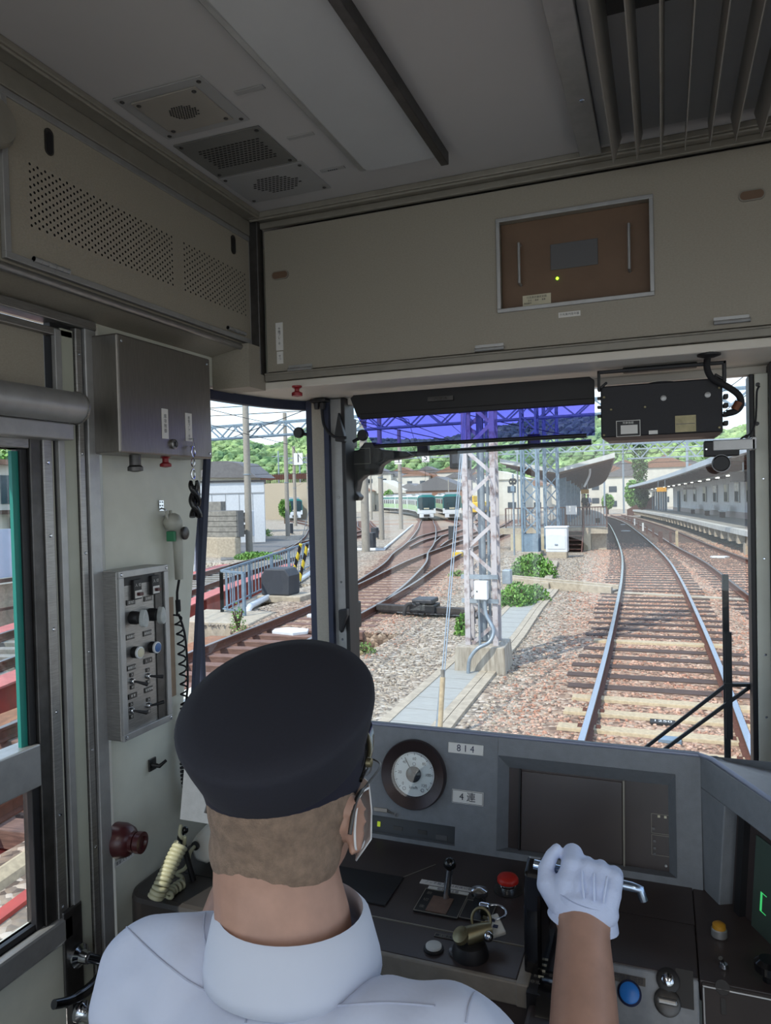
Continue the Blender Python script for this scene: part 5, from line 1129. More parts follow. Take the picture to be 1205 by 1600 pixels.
# trousers, shoes, seat
m = MB(); ell(m, (-.385, .70, -1.03), (.175, .14, .10))
for s in (-1, 1): limb(m, [(V((-.385 + s * .09, .72, -1.02)), .092), (V((-.385 + s * .12, 1.05, -.985)), .076), (V((-.385 + s * .12, 1.10, -1.22)), .064), (V((-.385 + s * .12, 1.12, -1.40)), .060)])
blob('trousers', m, .008, mat('navy_trousers', '1d2030', .85, 0, .05, 100), body, 4)
for s in (-1, 1):
    m = MB(); ell(m, (-.385 + s * .12, 1.17, -1.455), (.045, .13, .042)); o = blob('shoe', m, .008, MATS['glossy_black'], body, 2)
seat = thing('driver_seat', 'low black round seat under the driver', 'seat', (-.385, .66, FLOOR))
MB().lathe((-.385, .68, -1.20), (0, 0, 1), [(.19, 0), (.20, .02), (.20, .06), (.17, .075)], 32).build('cushion', 'black', seat, smooth=40); MB().cyl((-.385, .68, FLOOR), (-.385, .68, -1.2), .035, 16).build('post', 'steel_d', seat, smooth=40); MB().lathe((-.385, .68, FLOOR), (0, 0, 1), [(.15, 0), (.15, .015), (.05, .03)], 28).build('base', 'steel_d', seat, smooth=40)

# right glove gripping the bar
glove = mat('white_glove_cotton', 'ccd6f0', .8, 0, .02, 8, bump=.12, bscale=160)
ax = (br_ - bl).normalized()
def gp(x, y, dy=0.0): return on(x, y, 'y', 1.0 + dy)
m = MB()
# back of the hand: wide wedge from wrist to knuckles
kn = [gp(894, 1354, -.022), gp(917, 1359, -.022), gp(939, 1365, -.022), gp(958, 1375, -.022)]      # knuckles (index .. little)
wr = [gp(878, 1415, -.05), gp(898, 1417, -.05), gp(920, 1421, -.05), gp(944, 1426, -.05)]
for k in range(4):
    limb(m, [(wr[k], .0165), (wr[k].lerp(kn[k], .5) + V((0, 0, .003)), .0165), (kn[k], .0135)], 12)
for k in range(3):
    limb(m, [(wr[k].lerp(wr[k + 1], .5), .0165), (kn[k].lerp(kn[k + 1], .5), .0125)], 12)
# fingers: up over the bar, then down the far side and back under
prox = [gp(895, 1335, .004), gp(918, 1350, .008), (gp(939, 1356, .008)), gp(960, 1367, .006)]
for k in range(4):
    p0 = kn[k]; p1 = prox[k]; r = (.0145, .0105, .0110, .0120)[k]
    bar_c = bl + ax * ((p0 - bl).dot(ax))
    p2 = bar_c + V((0, .028, -.006)) if k else bar_c + V((-.004, .030, -.004)); p3 = bar_c + V((-.002, .012, -.024)); p4 = bar_c + V((-.002, -.006, -.020))
    limb(m, [(p0, r * 1.04), (p1, r), (p2, r * .92), (p3, r * .85), (p4, r * .78)], 12)
# thumb
limb(m, [(gp(874, 1408, -.045), .017), (gp(856, 1382, -.034), .0150), (gp(853, 1358, -.022), .0110), (gp(862, 1337, -.012), .0090), (gp(870, 1326, -.006), .0070)], 12)
# cuff
c0 = WR + V((0, -.004, .0)); m2 = []
cu0 = gp(914, 1415, -.045)
ell(m, cu0 + V((0, -.004, -.004)), (.043, .024, .026))
g_ = blob('glove', m, .0026, glove, dr_, 2)
cdir = (cu0 - WR).normalized()
m = MB(); m.lathe(cu0 + V((0, .0, .0)), (WR - cu0).normalized(), [(.0, -.012), (.034, -.012), (.037, .0), (.040, .010), (.043, .022), (.041, .0225), (.036, .006)], 36, xa=(1, 0, 0), sx=1.06, sy=.74)
m.build('glove_cuff', glove, g_, smooth=60)
# three stitched darts on the back of the glove
for k, (x0, y0, x1, y1) in enumerate(((909, 1360, 913, 1404), (928, 1365, 929, 1408), (949, 1370, 943, 1412))):
    a, b = gp(x0, y0, -.041), gp(x1, y1, -.062); MB().tube(spline([a, a.lerp(b, .5) + V((0, -.0035, .002)), b], 4), .0016, 6).build('glove_dart', glove, g_, smooth=60)
# ================================================================== OUTSIDE
M.update(
 rust=mat('rusty_rail', '6b4232', .8, .2, .15, 20, bump=.2),
 railtop=mat('polished_rail_top', 'a9b4c4', .22, .85, .06, 30, stretch=(6, .4, 1)),
 railtop2=mat('dull_rail_top', '8d8480', .35, .7, .12, 30, stretch=(6, .4, 1)),
 wood=mat('weathered_sleeper', '5c4a42', .9, 0, .2, 14, stretch=(.3, 3, 3), bump=.3),
 redwood=mat('rust_stained_sleeper', '86675b', .9, 0, .2, 14, stretch=(.3, 3, 3), bump=.3),
 conc=mat('pale_concrete', 'b5a894', .85, 0, .12, 10, bump=.15),
 conc_s=mat('sleeper_concrete', 'c0ad8e', .85, 0, .12, 20, bump=.15),
 conc_d=mat('grey_concrete', '8f8b83', .9, 0, .15, 6, bump=.2),
 conc_r=mat('rust_streaked_concrete', 'b8b0a2', .85, 0, .3, 4, stretch=(5, 5, .6), col2='8b8173'),
 pole=mat('pole_concrete', '9c958a', .8, 0, .06, 10),
 galv=mat('galvanised_steel', '9aa5ae', .5, .5, .1, 12),
 bluegrey=mat('blue_grey_paint', '7c90a0', .55, .1, .12, 8),
 peel=mat('peeling_paint_steel', 'bdb7b8', .7, .1, .3, 7, col2='8d7b78', edge=(.34, .48)),
 platf=mat('platform_top', '9b978f', .85, 0, .08, 6),
 roofw=mat('pale_canopy_fascia', 'c9c9c4', .6, 0, .06, 4),
 under=mat('canopy_underside', '84694f', .7, 0, .15, 5, stretch=(3, .3, 1)),
 wallw=mat('station_wall_white', 'e6e7ea', .6, 0, .04, 2),
 brownp=mat('brown_paint', '5f4038', .6, .1, .12, 10),
 darkw=mat('dark_window', '3c4650', .15, 0, .1, 2),
 yellowsign=mat('amber_sign', 'd79a2a', .5, 0, .04, 5),
 t_teal=mat('train_teal', '2c7f7e', .35, 0, .04, 3), t_green=mat('train_pale_green', 'a9c79a', .4, 0, .04, 3), t_white=mat('train_white', 'd9dde0', .35, 0, .03, 3),
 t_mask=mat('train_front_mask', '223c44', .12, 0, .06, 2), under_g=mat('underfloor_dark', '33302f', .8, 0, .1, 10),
 redg=mat('red_girder_paint', 'b8473a', .55, 0, .12, 3, col2='9b3f36'),
 leaf=mat('leaf_green', '78a349', .6, 0, .2, 3, col2='527a38', island=.35, detail=2),
 leaf_d=mat('leaf_dark_green', '5b7a45', .7, 0, .2, .4, col2='2b4a25', island=.4, detail=2),
 forest=mat('forest_green', '8fa569', .85, 0, .2, .05, col2='55744c', island=.35, detail=5, edge=(.4, .6)),
 bark=mat('bark', '5f4e3e', .9, 0, .1, 10),
 asphalt=mat('asphalt', '6f6d6b', .9, 0, .06, 12),
 house=mat('house_plaster', 'c9c4b8', .8, 0, .06, 1), roof_g=mat('roof_grey', '6d6b6c', .7, 0, .1, 4), roof_r=mat('roof_rust', '94705c', .7, 0, .2, 3, stretch=(6, 1, 1)),
)
def interp(cl, y):
    ys = [c[1] for c in cl]; xs = [c[0] for c in cl]; return float(np.interp(y, ys, xs))
def dense(cl, step=.6, z0=RAILZ):
    P_ = spline([(x, y, 0) for x, y in cl], 24); L = [0]
    for i in range(1, len(P_)): L.append(L[-1] + (P_[i] - P_[i - 1]).length)
    n = int(L[-1] / step); out = []
    ss = np.linspace(0, n * step, n + 1); xs = np.interp(ss, L, [p.x for p in P_]); ys = np.interp(ss, L, [p.y for p in P_])
    return [V((x, y, gz(y, z0))) for x, y in zip(xs, ys)]
def offset(pts, d):
    out = []
    for i, p in enumerate(pts):
        t = (pts[min(i + 1, len(pts) - 1)] - pts[max(i - 1, 0)]); t.z = 0; t.normalize(); out.append(p + V((t.y, -t.x, 0)) * d)
    return out
def sweep(mb, pts, prof, mats=None):     # prof = closed polygon of (lateral, z), lateral to the right of travel
    n = len(prof); vs = []
    for i, p in enumerate(pts):
        t = (pts[min(i + 1, len(pts) - 1)] - pts[max(i - 1, 0)]); t.z = 0; t.normalize(); r = V((t.y, -t.x, 0))
        for a, z in prof: vs.append(p + r * a + V((0, 0, z)))
    k0 = len(mb.v); mb.v.extend(tuple(v) for v in vs)
    for i in range(len(pts) - 1):
        for j in range(n):
            l = (j + 1) % n; mb.f.append((k0 + i * n + j, k0 + i * n + l, k0 + (i + 1) * n + l, k0 + (i + 1) * n + j)); mb.m.append(mats[j] if mats else mb.mi)
    mb.f.append(tuple(k0 + j for j in range(n - 1, -1, -1))); mb.f.append(tuple(k0 + (len(pts) - 1) * n + j for j in range(n))); mb.m += [mb.mi, mb.mi]
    return mb
RP_ = [(-.06, -.15), (.06, -.15), (.06, -.138), (.012, -.125), (.010, -.045), (.034, -.034), (.034, -.004), (.03, 0), (-.03, 0), (-.034, -.004), (-.034, -.034), (-.010, -.045), (-.012, -.125), (-.06, -.138)]
RM_ = [0, 0, 0, 0, 0, 0, 1, 1, 1, 0, 0, 0, 0, 0]
def track(label, cl, top='railtop', sl=('wood',), half=1.2, conc_when=None, cap=100, name='railway_track', step=.6, group=None, sl_from=None):
    d = dense(cl, step); t = thing(name, label, 'track', d[0], group)
    for s in (-1, 1):
        fine = offset(dense(cl, .9), s * .7525); sweep(MB(), fine, RP_, RM_).build('rail', ['rust', top], t, smooth=30)
    protos = {}; rest = MB(); cnt = 0; nconc = 0
    for i, p in enumerate(d[:-1]):
        if sl_from and p.y < sl_from: continue
        q = d[i + 1] - p; r = V((q.y, -q.x, 0)).normalized(); j = random.uniform(-.05, .05)
        k = 'conc_s' if conc_when and conc_when(p.y) else sl[i % len(sl)]
        if cnt < cap:
            if k not in protos:
                m = MB(); h_ = half if k != 'conc_s' else 1.06
                if k == 'conc_s':
                    m.hexa([(-h_, -.13, -.16), (h_, -.13, -.16), (h_, .13, -.16), (-h_, .13, -.16)], [(-h_ + .02, -.09, 0), (h_ - .02, -.09, 0), (h_ - .02, .09, 0), (-h_ + .02, .09, 0)])
                else: m.box(-h_, h_, -.11, .11, -.15, 0)
                o = m.build('sleeper', k, None, bevel=.008); protos[k] = o; o_ = o
            else: o_ = protos[k].copy(); C.objects.link(o_)
            o_.parent = t; o_.matrix_parent_inverse = Matrix.Translation(-t.location)
            o_.location = p + V((0, 0, -.135 if k == 'conc_s' else -.155)) + r * j; o_.rotation_euler = (0, 0, math.atan2(r.y, r.x)); cnt += 1
            if k == 'conc_s' and nconc < 12:
                nconc += 1; m = MB()
                for s in (-1, 1):
                    for e in (-1, 1):
                        c = p + r * (s * .7525 + e * .095); m.bar(c + V((0, -.035, -.14)), c + V((0, .035, -.125)), .05, .02)
                o2 = m.build('rail_clip', 'rust', t)
        else: rest.bar(p - r * half + V((0, 0, -.225)), p + r * half + V((0, 0, -.225)), .22, .14)
    if rest.f: o = rest.build('sleeper_run', sl[0], t); o['kind'] = 'stuff'
    return d
MAIN = [(0, 2), (-.01, 6), (-.05, 10), (-.16, 15), (-.38, 22), (-.80, 30), (-1.6, 41), (-2.55, 53), (-3.65, 66), (-5.1, 80), (-6.9, 94), (-9.3, 110)]
SIDE = [(3.35, 2), (3.0, 10), (2.5, 18.4), (1.95, 27), (1.15, 36), (-.2, 54), (-1.7, 70), (-3.8, 90), (-6.4, 110)]
AA = [(-5.3, 0), (-5.9, 5), (-6.35, 10), (-6.65, 14), (-7.15, 18.5), (-7.95, 24), (-8.75, 30), (-10.0, 41), (-10.9, 50), (-12.4, 62), (-14.4, 75), (-17, 92)]
BB = [(-6.80, 15.5), (-7.45, 19), (-8.7, 24.5), (-10.2, 29.5), (-11.95, 36), (-14.6, 45), (-19.2, 60), (-24.0, 75), (-29.1, 91), (-34.5, 106)]
CC_ = [(-12.2, 36.8), (-13.2, 41), (-14.3, 46), (-16.0, 58), (-18.2, 70), (-21.3, 80), (-25.2, 90), (-30.4, 104)]
EE = [(-11.0, 34), (-12.4, 41), (-13.3, 50), (-14.8, 60), (-17.0, 72), (-19.6, 84), (-22, 92)]
FF_ = [(-7.0, -14), (-8.2, -3), (-9.2, 3), (-10.3, 8), (-12.9, 17), (-14.3, 23), (-16.4, 31), (-21.6, 43), (-27.4, 55), (-35.9, 72), (-46, 88), (-55.5, 102)]
DD = [(-17.4, 33), (-19.5, 39), (-20.7, 47), (-22.9, 56), (-27.5, 66), (-33.5, 80), (-40, 95)]
track('main railway track curving left ahead of the cab with bright blue rail tops', MAIN, 'railtop', ('wood',), conc_when=lambda y: y < 9.75 or 12.5 < y < 13.3)
track('railway track beside the right hand platform', SIDE, 'railtop2', ('wood',))
track('rust stained yard track nearest on the left, passing the switch machine', AA, 'railtop2', ('redwood',))
track('yard track running straight up to the first parked train', BB, 'railtop2', ('redwood',), sl_from=22)
track('yard track branching toward the second parked train', CC_, 'railtop2', ('redwood',), half=1.1, sl_from=40)
track('yard track branching right behind the lattice mast', EE, 'railtop2', ('redwood',), half=1.1, sl_from=42)
track('track on the red girder bridge at the far left', FF_, 'railtop2', ('conc_d',), half=1.1)
track('curved siding at the left behind the concrete poles', DD, 'railtop2', ('redwood',), cap=60)

# ---- ground
xs = np.array(sorted(set(list(np.arange(-24, 12, .75)) + [-10.79, -10.8, -4.61, -4.6] + list(np.arange(-140, -24, 6)) + list(np.arange(12, 90, 6)))))
ys = np.array(sorted(set(list(np.arange(-16, 40, .75)) + [12.6, 12.61, 20.5, 20.51] + list(np.arange(40, 120, 2.5)) + list(np.arange(120, 300, 12)))))
def low(x, y): return (x < -4.605 and y < 12.605) or (y < 24.7 and x < -9.0 - (y - 13.3) * .28 and x > -60)
nx, ny = len(xs), len(ys); verts = []; rustv = []
lines = [MAIN, SIDE, AA, BB, CC_, EE, DD]
for y in ys:
    cxs = [interp(c, y) for c in lines if c[0][1] - 1 <= y <= c[-1][1] + 5]
    for x in xs:
        z = gz(y) - .17
        if low(x, y): z = -4.3
        elif y > 110: z = gz(y) - .17 + (y - 110) * .02
        elif x > 4.5 and y < 100: z -= .12
        dm = min([abs(x - c) for c in cxs] or [9])
        verts.append((x, y, z)); rustv.append(max(0, min(1, 1.5 - dm / 1.6)))
me = bpy.data.meshes.new('ground'); me.from_pydata(verts, [], [(j * nx + i, j * nx + i + 1, (j + 1) * nx + i + 1, (j + 1) * nx + i) for j in range(ny - 1) for i in range(nx - 1)])
at_ = me.attributes.new('rust', 'FLOAT', 'POINT'); at_.data.foreach_set('value', rustv)
gm = bpy.data.materials.new('ballast_ground'); gm.use_nodes = True; t = gm.node_tree; t.nodes.clear()
out = N(t, 'ShaderNodeOutputMaterial'); b = N(t, 'ShaderNodeBsdfPrincipled', Roughness=.95); t.links.new(b.outputs[0], out.inputs[0])
tcn = N(t, 'ShaderNodeTexCoord'); vo = N(t, 'ShaderNodeTexVoronoi', Scale=17.0); t.links.new(tcn.outputs['Object'], vo.inputs[0])
def ramp(t, src, stops):
    r = N(t, 'ShaderNodeValToRGB'); t.links.new(src, r.inputs[0])
    while len(r.color_ramp.elements) < len(stops): r.color_ramp.elements.new(.5)
    for e, (p, c) in zip(r.color_ramp.elements, stops): e.position = p; e.color = (*lin(c), 1)
    return r.outputs[0]
sepc = N(t, 'ShaderNodeSeparateColor'); t.links.new(vo.outputs['Color'], sepc.inputs[0])
c1 = ramp(t, sepc.outputs[0], [(0, '5f564d'), (.35, '8f8475'), (.7, 'aa9e8c'), (1, 'c8beb0')])
c2 = ramp(t, sepc.outputs[0], [(0, '5a4235'), (.35, '8c6e59'), (.7, 'a58870'), (1, 'bda38c')])
an = N(t, 'ShaderNodeAttribute'); an.attribute_name = 'rust'; nn = N(t, 'ShaderNodeTexNoise', Scale=.8, Detail=4.0); t.links.new(tcn.outputs['Object'], nn.inputs[0])
ma = N(t, 'ShaderNodeMath'); ma.operation = 'MULTIPLY_ADD'; t.links.new(nn.outputs[0], ma.inputs[0]); ma.inputs[1].default_value = 1.2; ma.inputs[2].default_value = -.6
mb_ = N(t, 'ShaderNodeMath'); mb_.operation = 'ADD'; mb_.use_clamp = True; t.links.new(an.outputs['Fac'], mb_.inputs[0]); t.links.new(ma.outputs[0], mb_.inputs[1])
mx_ = N(t, 'ShaderNodeMixRGB'); t.links.new(mb_.outputs[0], mx_.inputs[0]); t.links.new(c1, mx_.inputs[1]); t.links.new(c2, mx_.inputs[2]); t.links.new(mx_.outputs[0], b.inputs[0])
bn = N(t, 'ShaderNodeBump', Strength=.8, Distance=.03); bn.invert = True; t.links.new(vo.outputs['Distance'], bn.inputs['Height']); t.links.new(bn.outputs[0], b.inputs['Normal'])
me.materials.append(gm); g = bpy.data.objects.new('ground', me); C.objects.link(g); struct(g)

# loose ballast stones in front of the train: real little rocks
def stones(n, xr_, yr_, keep, m_, name, label, size=(.015, .031)):
    ico_v = []; ph = (1 + 5 ** .5) / 2
    for a, b in ((1, ph), (-1, ph), (1, -ph), (-1, -ph)): ico_v += [(0, a, b), (a, b, 0), (b, 0, a)]
    ico_v = np.array(ico_v) / math.sqrt(1 + ph * ph)
    import itertools
    D2 = ((ico_v[:, None] - ico_v[None]) ** 2).sum(-1); e = D2 < 1.2
    fs = [f for f in itertools.combinations(range(12), 3) if e[f[0], f[1]] and e[f[1], f[2]] and e[f[0], f[2]]]
    fs = np.array([f if np.dot(np.cross(ico_v[f[1]] - ico_v[f[0]], ico_v[f[2]] - ico_v[f[0]]), ico_v[f[0]]) > 0 else f[::-1] for f in fs])
    u = rng.random(n); y = yr_[0] * (yr_[1] / yr_[0]) ** u; x = rng.uniform(xr_[0], xr_[1], n); k = keep(x, y); x, y = x[k], y[k]; n = len(x)
    z = RAILZ - .0125 * np.maximum(0, y - 25) - .172 + rng.normal(-.010, .009, n)
    s = rng.uniform(size[0], size[1], n) * (1 + np.maximum(0, y - 14) * .02)
    vs = ico_v[None] * (1 + rng.uniform(-.28, .28, (n, 12, 1))) * (s[:, None, None] * rng.uniform(.6, 1.15, (n, 1, 3)))
    a = rng.uniform(0, 6.28, n); ca, sa = np.cos(a), np.sin(a)
    vx = vs[:, :, 0] * ca[:, None] - vs[:, :, 1] * sa[:, None] + x[:, None]; vy = vs[:, :, 0] * sa[:, None] + vs[:, :, 1] * ca[:, None] + y[:, None]; vz = vs[:, :, 2] * .75 + z[:, None]
    co = np.stack([vx, vy, vz], -1).reshape(-1, 3); F_ = (fs[None] + (np.arange(n) * 12)[:, None, None]).reshape(-1, 3)
    me = bpy.data.meshes.new(name); me.vertices.add(len(co)); me.vertices.foreach_set('co', co.ravel()); me.loops.add(F_.size); me.loops.foreach_set('vertex_index', F_.ravel().astype(np.int32))
    me.polygons.add(len(F_)); me.polygons.foreach_set('loop_start', np.arange(0, F_.size, 3, dtype=np.int32)); me.polygons.foreach_set('loop_total', np.full(len(F_), 3, dtype=np.int32)); me.update(); me.validate()
    me.materials.append(m_); o = bpy.data.objects.new(name, me); C.objects.link(o); tag(o, label, 'gravel', kind='stuff'); return o
mx_l = lambda cl, y: np.interp(y, [c[1] for c in cl], [c[0] for c in cl])
def near_main(x, y):
    return np.minimum(np.abs(x - mx_l(MAIN, y)), np.minimum(np.abs(x - mx_l(SIDE, y)), np.abs(x - mx_l(AA, y) )))
def clear(x, y):
    ok = np.ones(len(x), bool)
    fr = ((y - 2) % .6) / .6
    sl_m = (np.abs(x - mx_l(MAIN, y)) < 1.22) & ((fr < .26) | (fr > .74)); ok &= ~sl_m
    ok &= np.abs(np.abs(x - mx_l(MAIN, y)) - .7525) > .07
    ok &= ~((np.abs(x - mx_l(AA, y)) < 1.25) & (rng.random(len(x)) < .75)); ok &= ~((x < -4.6) & (y < 12.6))
    ok &= ~((x < mx_l([(-2.05, 7.2), (-2.15, 9.8), (-2.35, 12.6), (-2.85, 20.3)], y)) & (x > mx_l([(-3.15, 7.2), (-3.15, 9.8), (-3.0, 12.6), (-3.2, 20.3)], y)) & (y < 20.3))
    return ok
grey_s = mat('grey_ballast_stone', 'a39786', .9, 0, .2, 3, island=.5, col2='87796b'); red_s = mat('rusty_ballast_stone', 'b99b87', .9, 0, .2, 3, island=.38, col2='a06f58')
rr = lambda x, y: near_main(x, y) + rng.normal(0, .35, len(x))
stones(135000, (-6.5, 3.2), (6.2, 40), lambda x, y: clear(x, y) & (rr(x, y) < 1.75), red_s, 'rusty_ballast', 'rust coloured loose ballast stones around the tracks')
stones(125000, (-9, 1.6), (6.2, 30), lambda x, y: clear(x, y) & (rr(x, y) >= 1.6), grey_s, 'grey_ballast', 'pale grey loose ballast stones between the tracks')

# ---- cable trough with slatted concrete covers, running to the mast
tr_l = [V((x, y, gz(y) - .15)) for x, y in ((-2.6, 6.2), (-2.66, 8), (-2.72, 10.5), (-2.78, 12.8), (-2.95, 16), (-3.05, 20.0))]
ct_ = thing('cable_trough', 'long concrete cable trough with grey slatted covers beside the track', 'trough', tr_l[0])
sweep(MB(), tr_l, [(-.26, -.1), (.22, -.1), (.22, .012), (-.26, .012)]).build('cover_slab', mat('slatted_cover', 'a9a8a1', .8, 0, .1, 6, stretch=(1, 12, 1), bump=.3), ct_)
for o_, w_ in ((.28, .05), (.40, .06), (-.32, .06)): sweep(MB(), [p + V((o_, 0, 0)) for p in tr_l], [(-w_, -.1), (w_, -.1), (w_, .022), (-w_, .022)]).build('kerb', 'conc', ct_)
for i in range(22):
    y = 6.6 + i * .5; x = interp([(p.x, p.y) for p in tr_l], y); MB().box(x - .25, x + .21, y - .004, y + .004, RAILZ - .14, RAILZ - .136).build('cover_joint', 'conc_d', ct_)
cr = thing('crossing_trough', 'raised concrete trough crossing from the bushes to the main track', 'trough', (-3, 20.5, -2.5))
a, b = G(795, 905), G(962, 916); a.z = b.z = RAILZ; d_ = (b - a).normalized(); e_ = V((-d_.y, d_.x, 0))
MB().bar(a + e_ * -.22 + V((0, 0, -.06)), b + e_ * -.22 + V((0, 0, -.14)), .10, .30).build('trough_side', 'conc', cr, bevel=.01); MB().bar(a + e_ * .22 + V((0, 0, -.06)), b + e_ * .22 + V((0, 0, -.14)), .10, .30).build('trough_side', 'conc', cr, bevel=.01)
MB().bar(a + V((0, 0, -.1)), b + V((0, 0, -.17)), .34, .16).build('trough_floor', 'conc_d', cr)
q = a.lerp(b, .42) - e_ * .32; MB().bar(q + V((0, 0, -.35)), q + V((0, 0, .02)), .22, .2).build('trough_foot', 'conc', cr, bevel=.01)
MB().bar(b + V((0, 0, -.165)), V((2.2, b.y - .8, -2.57)), .28, .05).build('buried_cover', 'conc', cr)
for (p0, p1, lb) in (((868, 873), (855, 903), 'pale concrete duct from the white cabinet to the crossing trough'),):
    a, b = G(*p0), G(*p1); tag(MB().bar(a + V((0, 0, -.12)), b + V((0, 0, -.12)), .22, .12).build('cable_duct', 'conc', bevel=.01), lb, 'duct')

# ---- lattice masts
def lattice(name, label, x, y, w_, zb, zt, ph_, lm, lw=.06, plate=0, rot=0.0, group=None, bw=None):
    t = thing(name, label, 'mast', (x, y, zb), group); R2_ = Matrix.Rotation(rot, 3, 'Z'); c = [V((x, y, 0)) + R2_ @ V((a * w_ / 2, b * w_ / 2, 0)) for a, b in ((-1, -1), (1, -1), (1, 1), (-1, 1))]
    for q in c: m = MB(); m.bar(q + V((0, 0, zb)), q + V((0, 0, zt)), lw, lw, up=R2_ @ V((0, 1, 0))); m.build('leg', lm, t)
    for k in range(4):
        m = MB(); a, b = c[k], c[(k + 1) % 4]; z = zb + plate; i = 0
        while z < zt - .02:
            z1 = min(z + ph_, zt); p, q = (a, b) if i % 2 == 0 else (b, a); m.bar(p + V((0, 0, z)), q + V((0, 0, z1)), bw or lw * .7, .012, up=(b - a).cross(V((0, 0, 1)))); z = z1; i += 1
        m.build('bracing', lm, t)
        if plate: MB().bar(a.lerp(b, .5) + V((0, 0, zb)), a.lerp(b, .5) + V((0, 0, zb + plate)), w_, .02, up=(b - a).cross(V((0, 0, 1)))).build('foot_plate', lm, t)
    return t
TX, TY = -2.50, 10.45; tz = RAILZ - .17
mast = lattice('lattice_mast', 'big weathered lattice mast with peeling paint and a white control box', TX, TY, .40, tz + .34, 5.2, .36, 'peel', .075, rot=.10)
MB().hexa([(TX - .36, TY - .42, tz - .2), (TX + .40, TY - .34, tz - .2), (TX + .36, TY + .42, tz - .2), (TX - .36, TY + .42, tz - .2)], [(TX - .33, TY - .40, tz + .38), (TX + .37, TY - .32, tz + .38), (TX + .33, TY + .36, tz + .38), (TX - .33, TY + .36, tz + .38)]).build('concrete_base', 'conc_r', mast, bevel=.015)
for dx, dy, r in ((.0, .05, .045), (.09, .05, .022), (-.06, .12, .02)): MB().cyl((TX + dx, TY + dy, tz + .4), (TX + dx, TY + dy, 5.0), r, 12).build('riser_pipe', 'galv', mast, smooth=50)
q = on(753, 921, 'y', TY - .24); MB().box(q.x - .095, q.x + .10, TY - .33, TY - .22, q.z - .14, q.z + .13).build('control_box', 'white_m', mast, bevel=.012)
MB().lathe((q.x - .05, TY - .33, q.z - .02), (0, -1, 0), [(.012, 0), (.01, .006)], 12).build('box_lock', 'black', mast)
for z in (.18, -.17): MB().box(TX - .26, TX + .28, TY - .25, TY - .20, q.z + z - .03, q.z + z + .03).build('box_strap', 'galv', mast)
MB().tube(spline([(q.x + .05, TY - .28, q.z - .13), (q.x + .07, TY - .30, q.z - .35)] + [on(x_, y_, 'y', TY - d_) for x_, y_, d_ in ((771, 985, .36), (765, 1003, .42), (747, 1013, .50), (735, 1028, .52), (732, 1045, .52), (732, 1066, .52))], 6), .027, 10).build('conduit', 'galv', mast, smooth=60)
MB().tube([(q.x - .04, TY - .27, q.z - .13), (q.x - .04, TY - .25, q.z - .95)], .018, 8).build('conduit', 'galv', mast, smooth=60)
q2 = on(790, 900, 'y', TY - .05); MB().box(q2.x - .02, q2.x + .10, TY - .2, TY - .04, q2.z - .1, q2.z + .10).build('side_box', 'galv', mast, bevel=.01)
# tie rod down to the ground with its guard
ga_ = thing('guy_wire', 'thin pale double guy wire slanting down left of the big mast', 'wire', G(686, 1135))
g0 = G(686, 1132); g0 = V((g0.x, g0.y, tz)); g1 = on(692, 1058, 'y', g0.y + .10); g2 = on(728, 628, 'y', TY - .3)
g2 = g1 + (g2 - g1) * 1.35
MB().tube([g1 + V((-.012, 0, 0)), g2 + V((-.012, 0, 0))], .007, 8).build('wire_strand', 'galv', ga_, smooth=60); MB().tube([g1 + V((.014, 0, 0)), g2 + V((.014, 0, 0))], .007, 8).build('wire_strand', 'galv', ga_, smooth=60)
MB().tube([g0, g1], .028, 10).build('wire_guard', 'conc_s', ga_, smooth=60); MB().tube([g0 + V((-.035, 0, 0)), g1 + V((-.02, 0, -.1))], .02, 8).build('wire_guard', 'galv', ga_, smooth=60)
m = MB(); m.tube([g1 + V((0, 0, -.10)), g1 + V((0, 0, .08))], .022, 10); m.build('turnbuckle', 'conc_d', ga_, smooth=50)
zt2 = gz(30.8) - .1
lattice('lattice_mast', 'blue-grey lattice mast standing on a stained block left of the white cabinet', -5.18, 30.5, .62, zt2 + .1, 4.6, .62, 'bluegrey', .08, plate=.75)
MB2 = MB().box(-5.65, -4.72, 30.0, 31.0, zt2 - .6, zt2 + .12); o = MB2.build('mast_footing', 'conc_r', bevel=.02); tag(o, 'stained concrete block under the blue-grey lattice mast', 'footing')
lattice('lattice_mast', 'second blue-grey lattice mast just behind and right of the first', -4.55, 32.2, .55, zt2 + .1, 4.6, .62, 'bluegrey', .07, plate=.75)
# gantry truss
def truss(name, label, a, b, h_, n, m_, r=.05, depth=.5, zig=True):
    a, b = V(a), V(b); t = thing(name, label, 'gantry', a); d = (b - a).normalized(); e = V((-d.y, d.x, 0)) * depth / 2
    for s in (-1, 1):
        for z in (0, h_): MB().bar(a + e * s + V((0, 0, z)), b + e * s + V((0, 0, z)), r * 1.3).build('chord', m_, t)
        m = MB()
        for i in range(n):
            p = a.lerp(b, i / n); q = a.lerp(b, (i + .5) / n); w = a.lerp(b, (i + 1) / n); m.bar(p + e * s + V((0, 0, h_)), q + e * s, r); m.bar(q + e * s, w + e * s + V((0, 0, h_)), r)
        m.build('web', m_, t)
    return t
truss('gantry', 'near lattice gantry spanning all tracks behind the visor', (-27, 31.2, 3.05), (7.5, 30.3, 3.15), .62, 24, 'bluegrey', .06)
truss('gantry', 'thin farther gantry crossing low over the yard', (-34, 62, 3.4), (10, 62, 3.3), .5, 34, 'galv', .05)
truss('gantry', 'pale zigzag gantry above the right platform', (-2, 47, 1.95), (12, 47, 1.95), .9, 9, 'galv', .05)
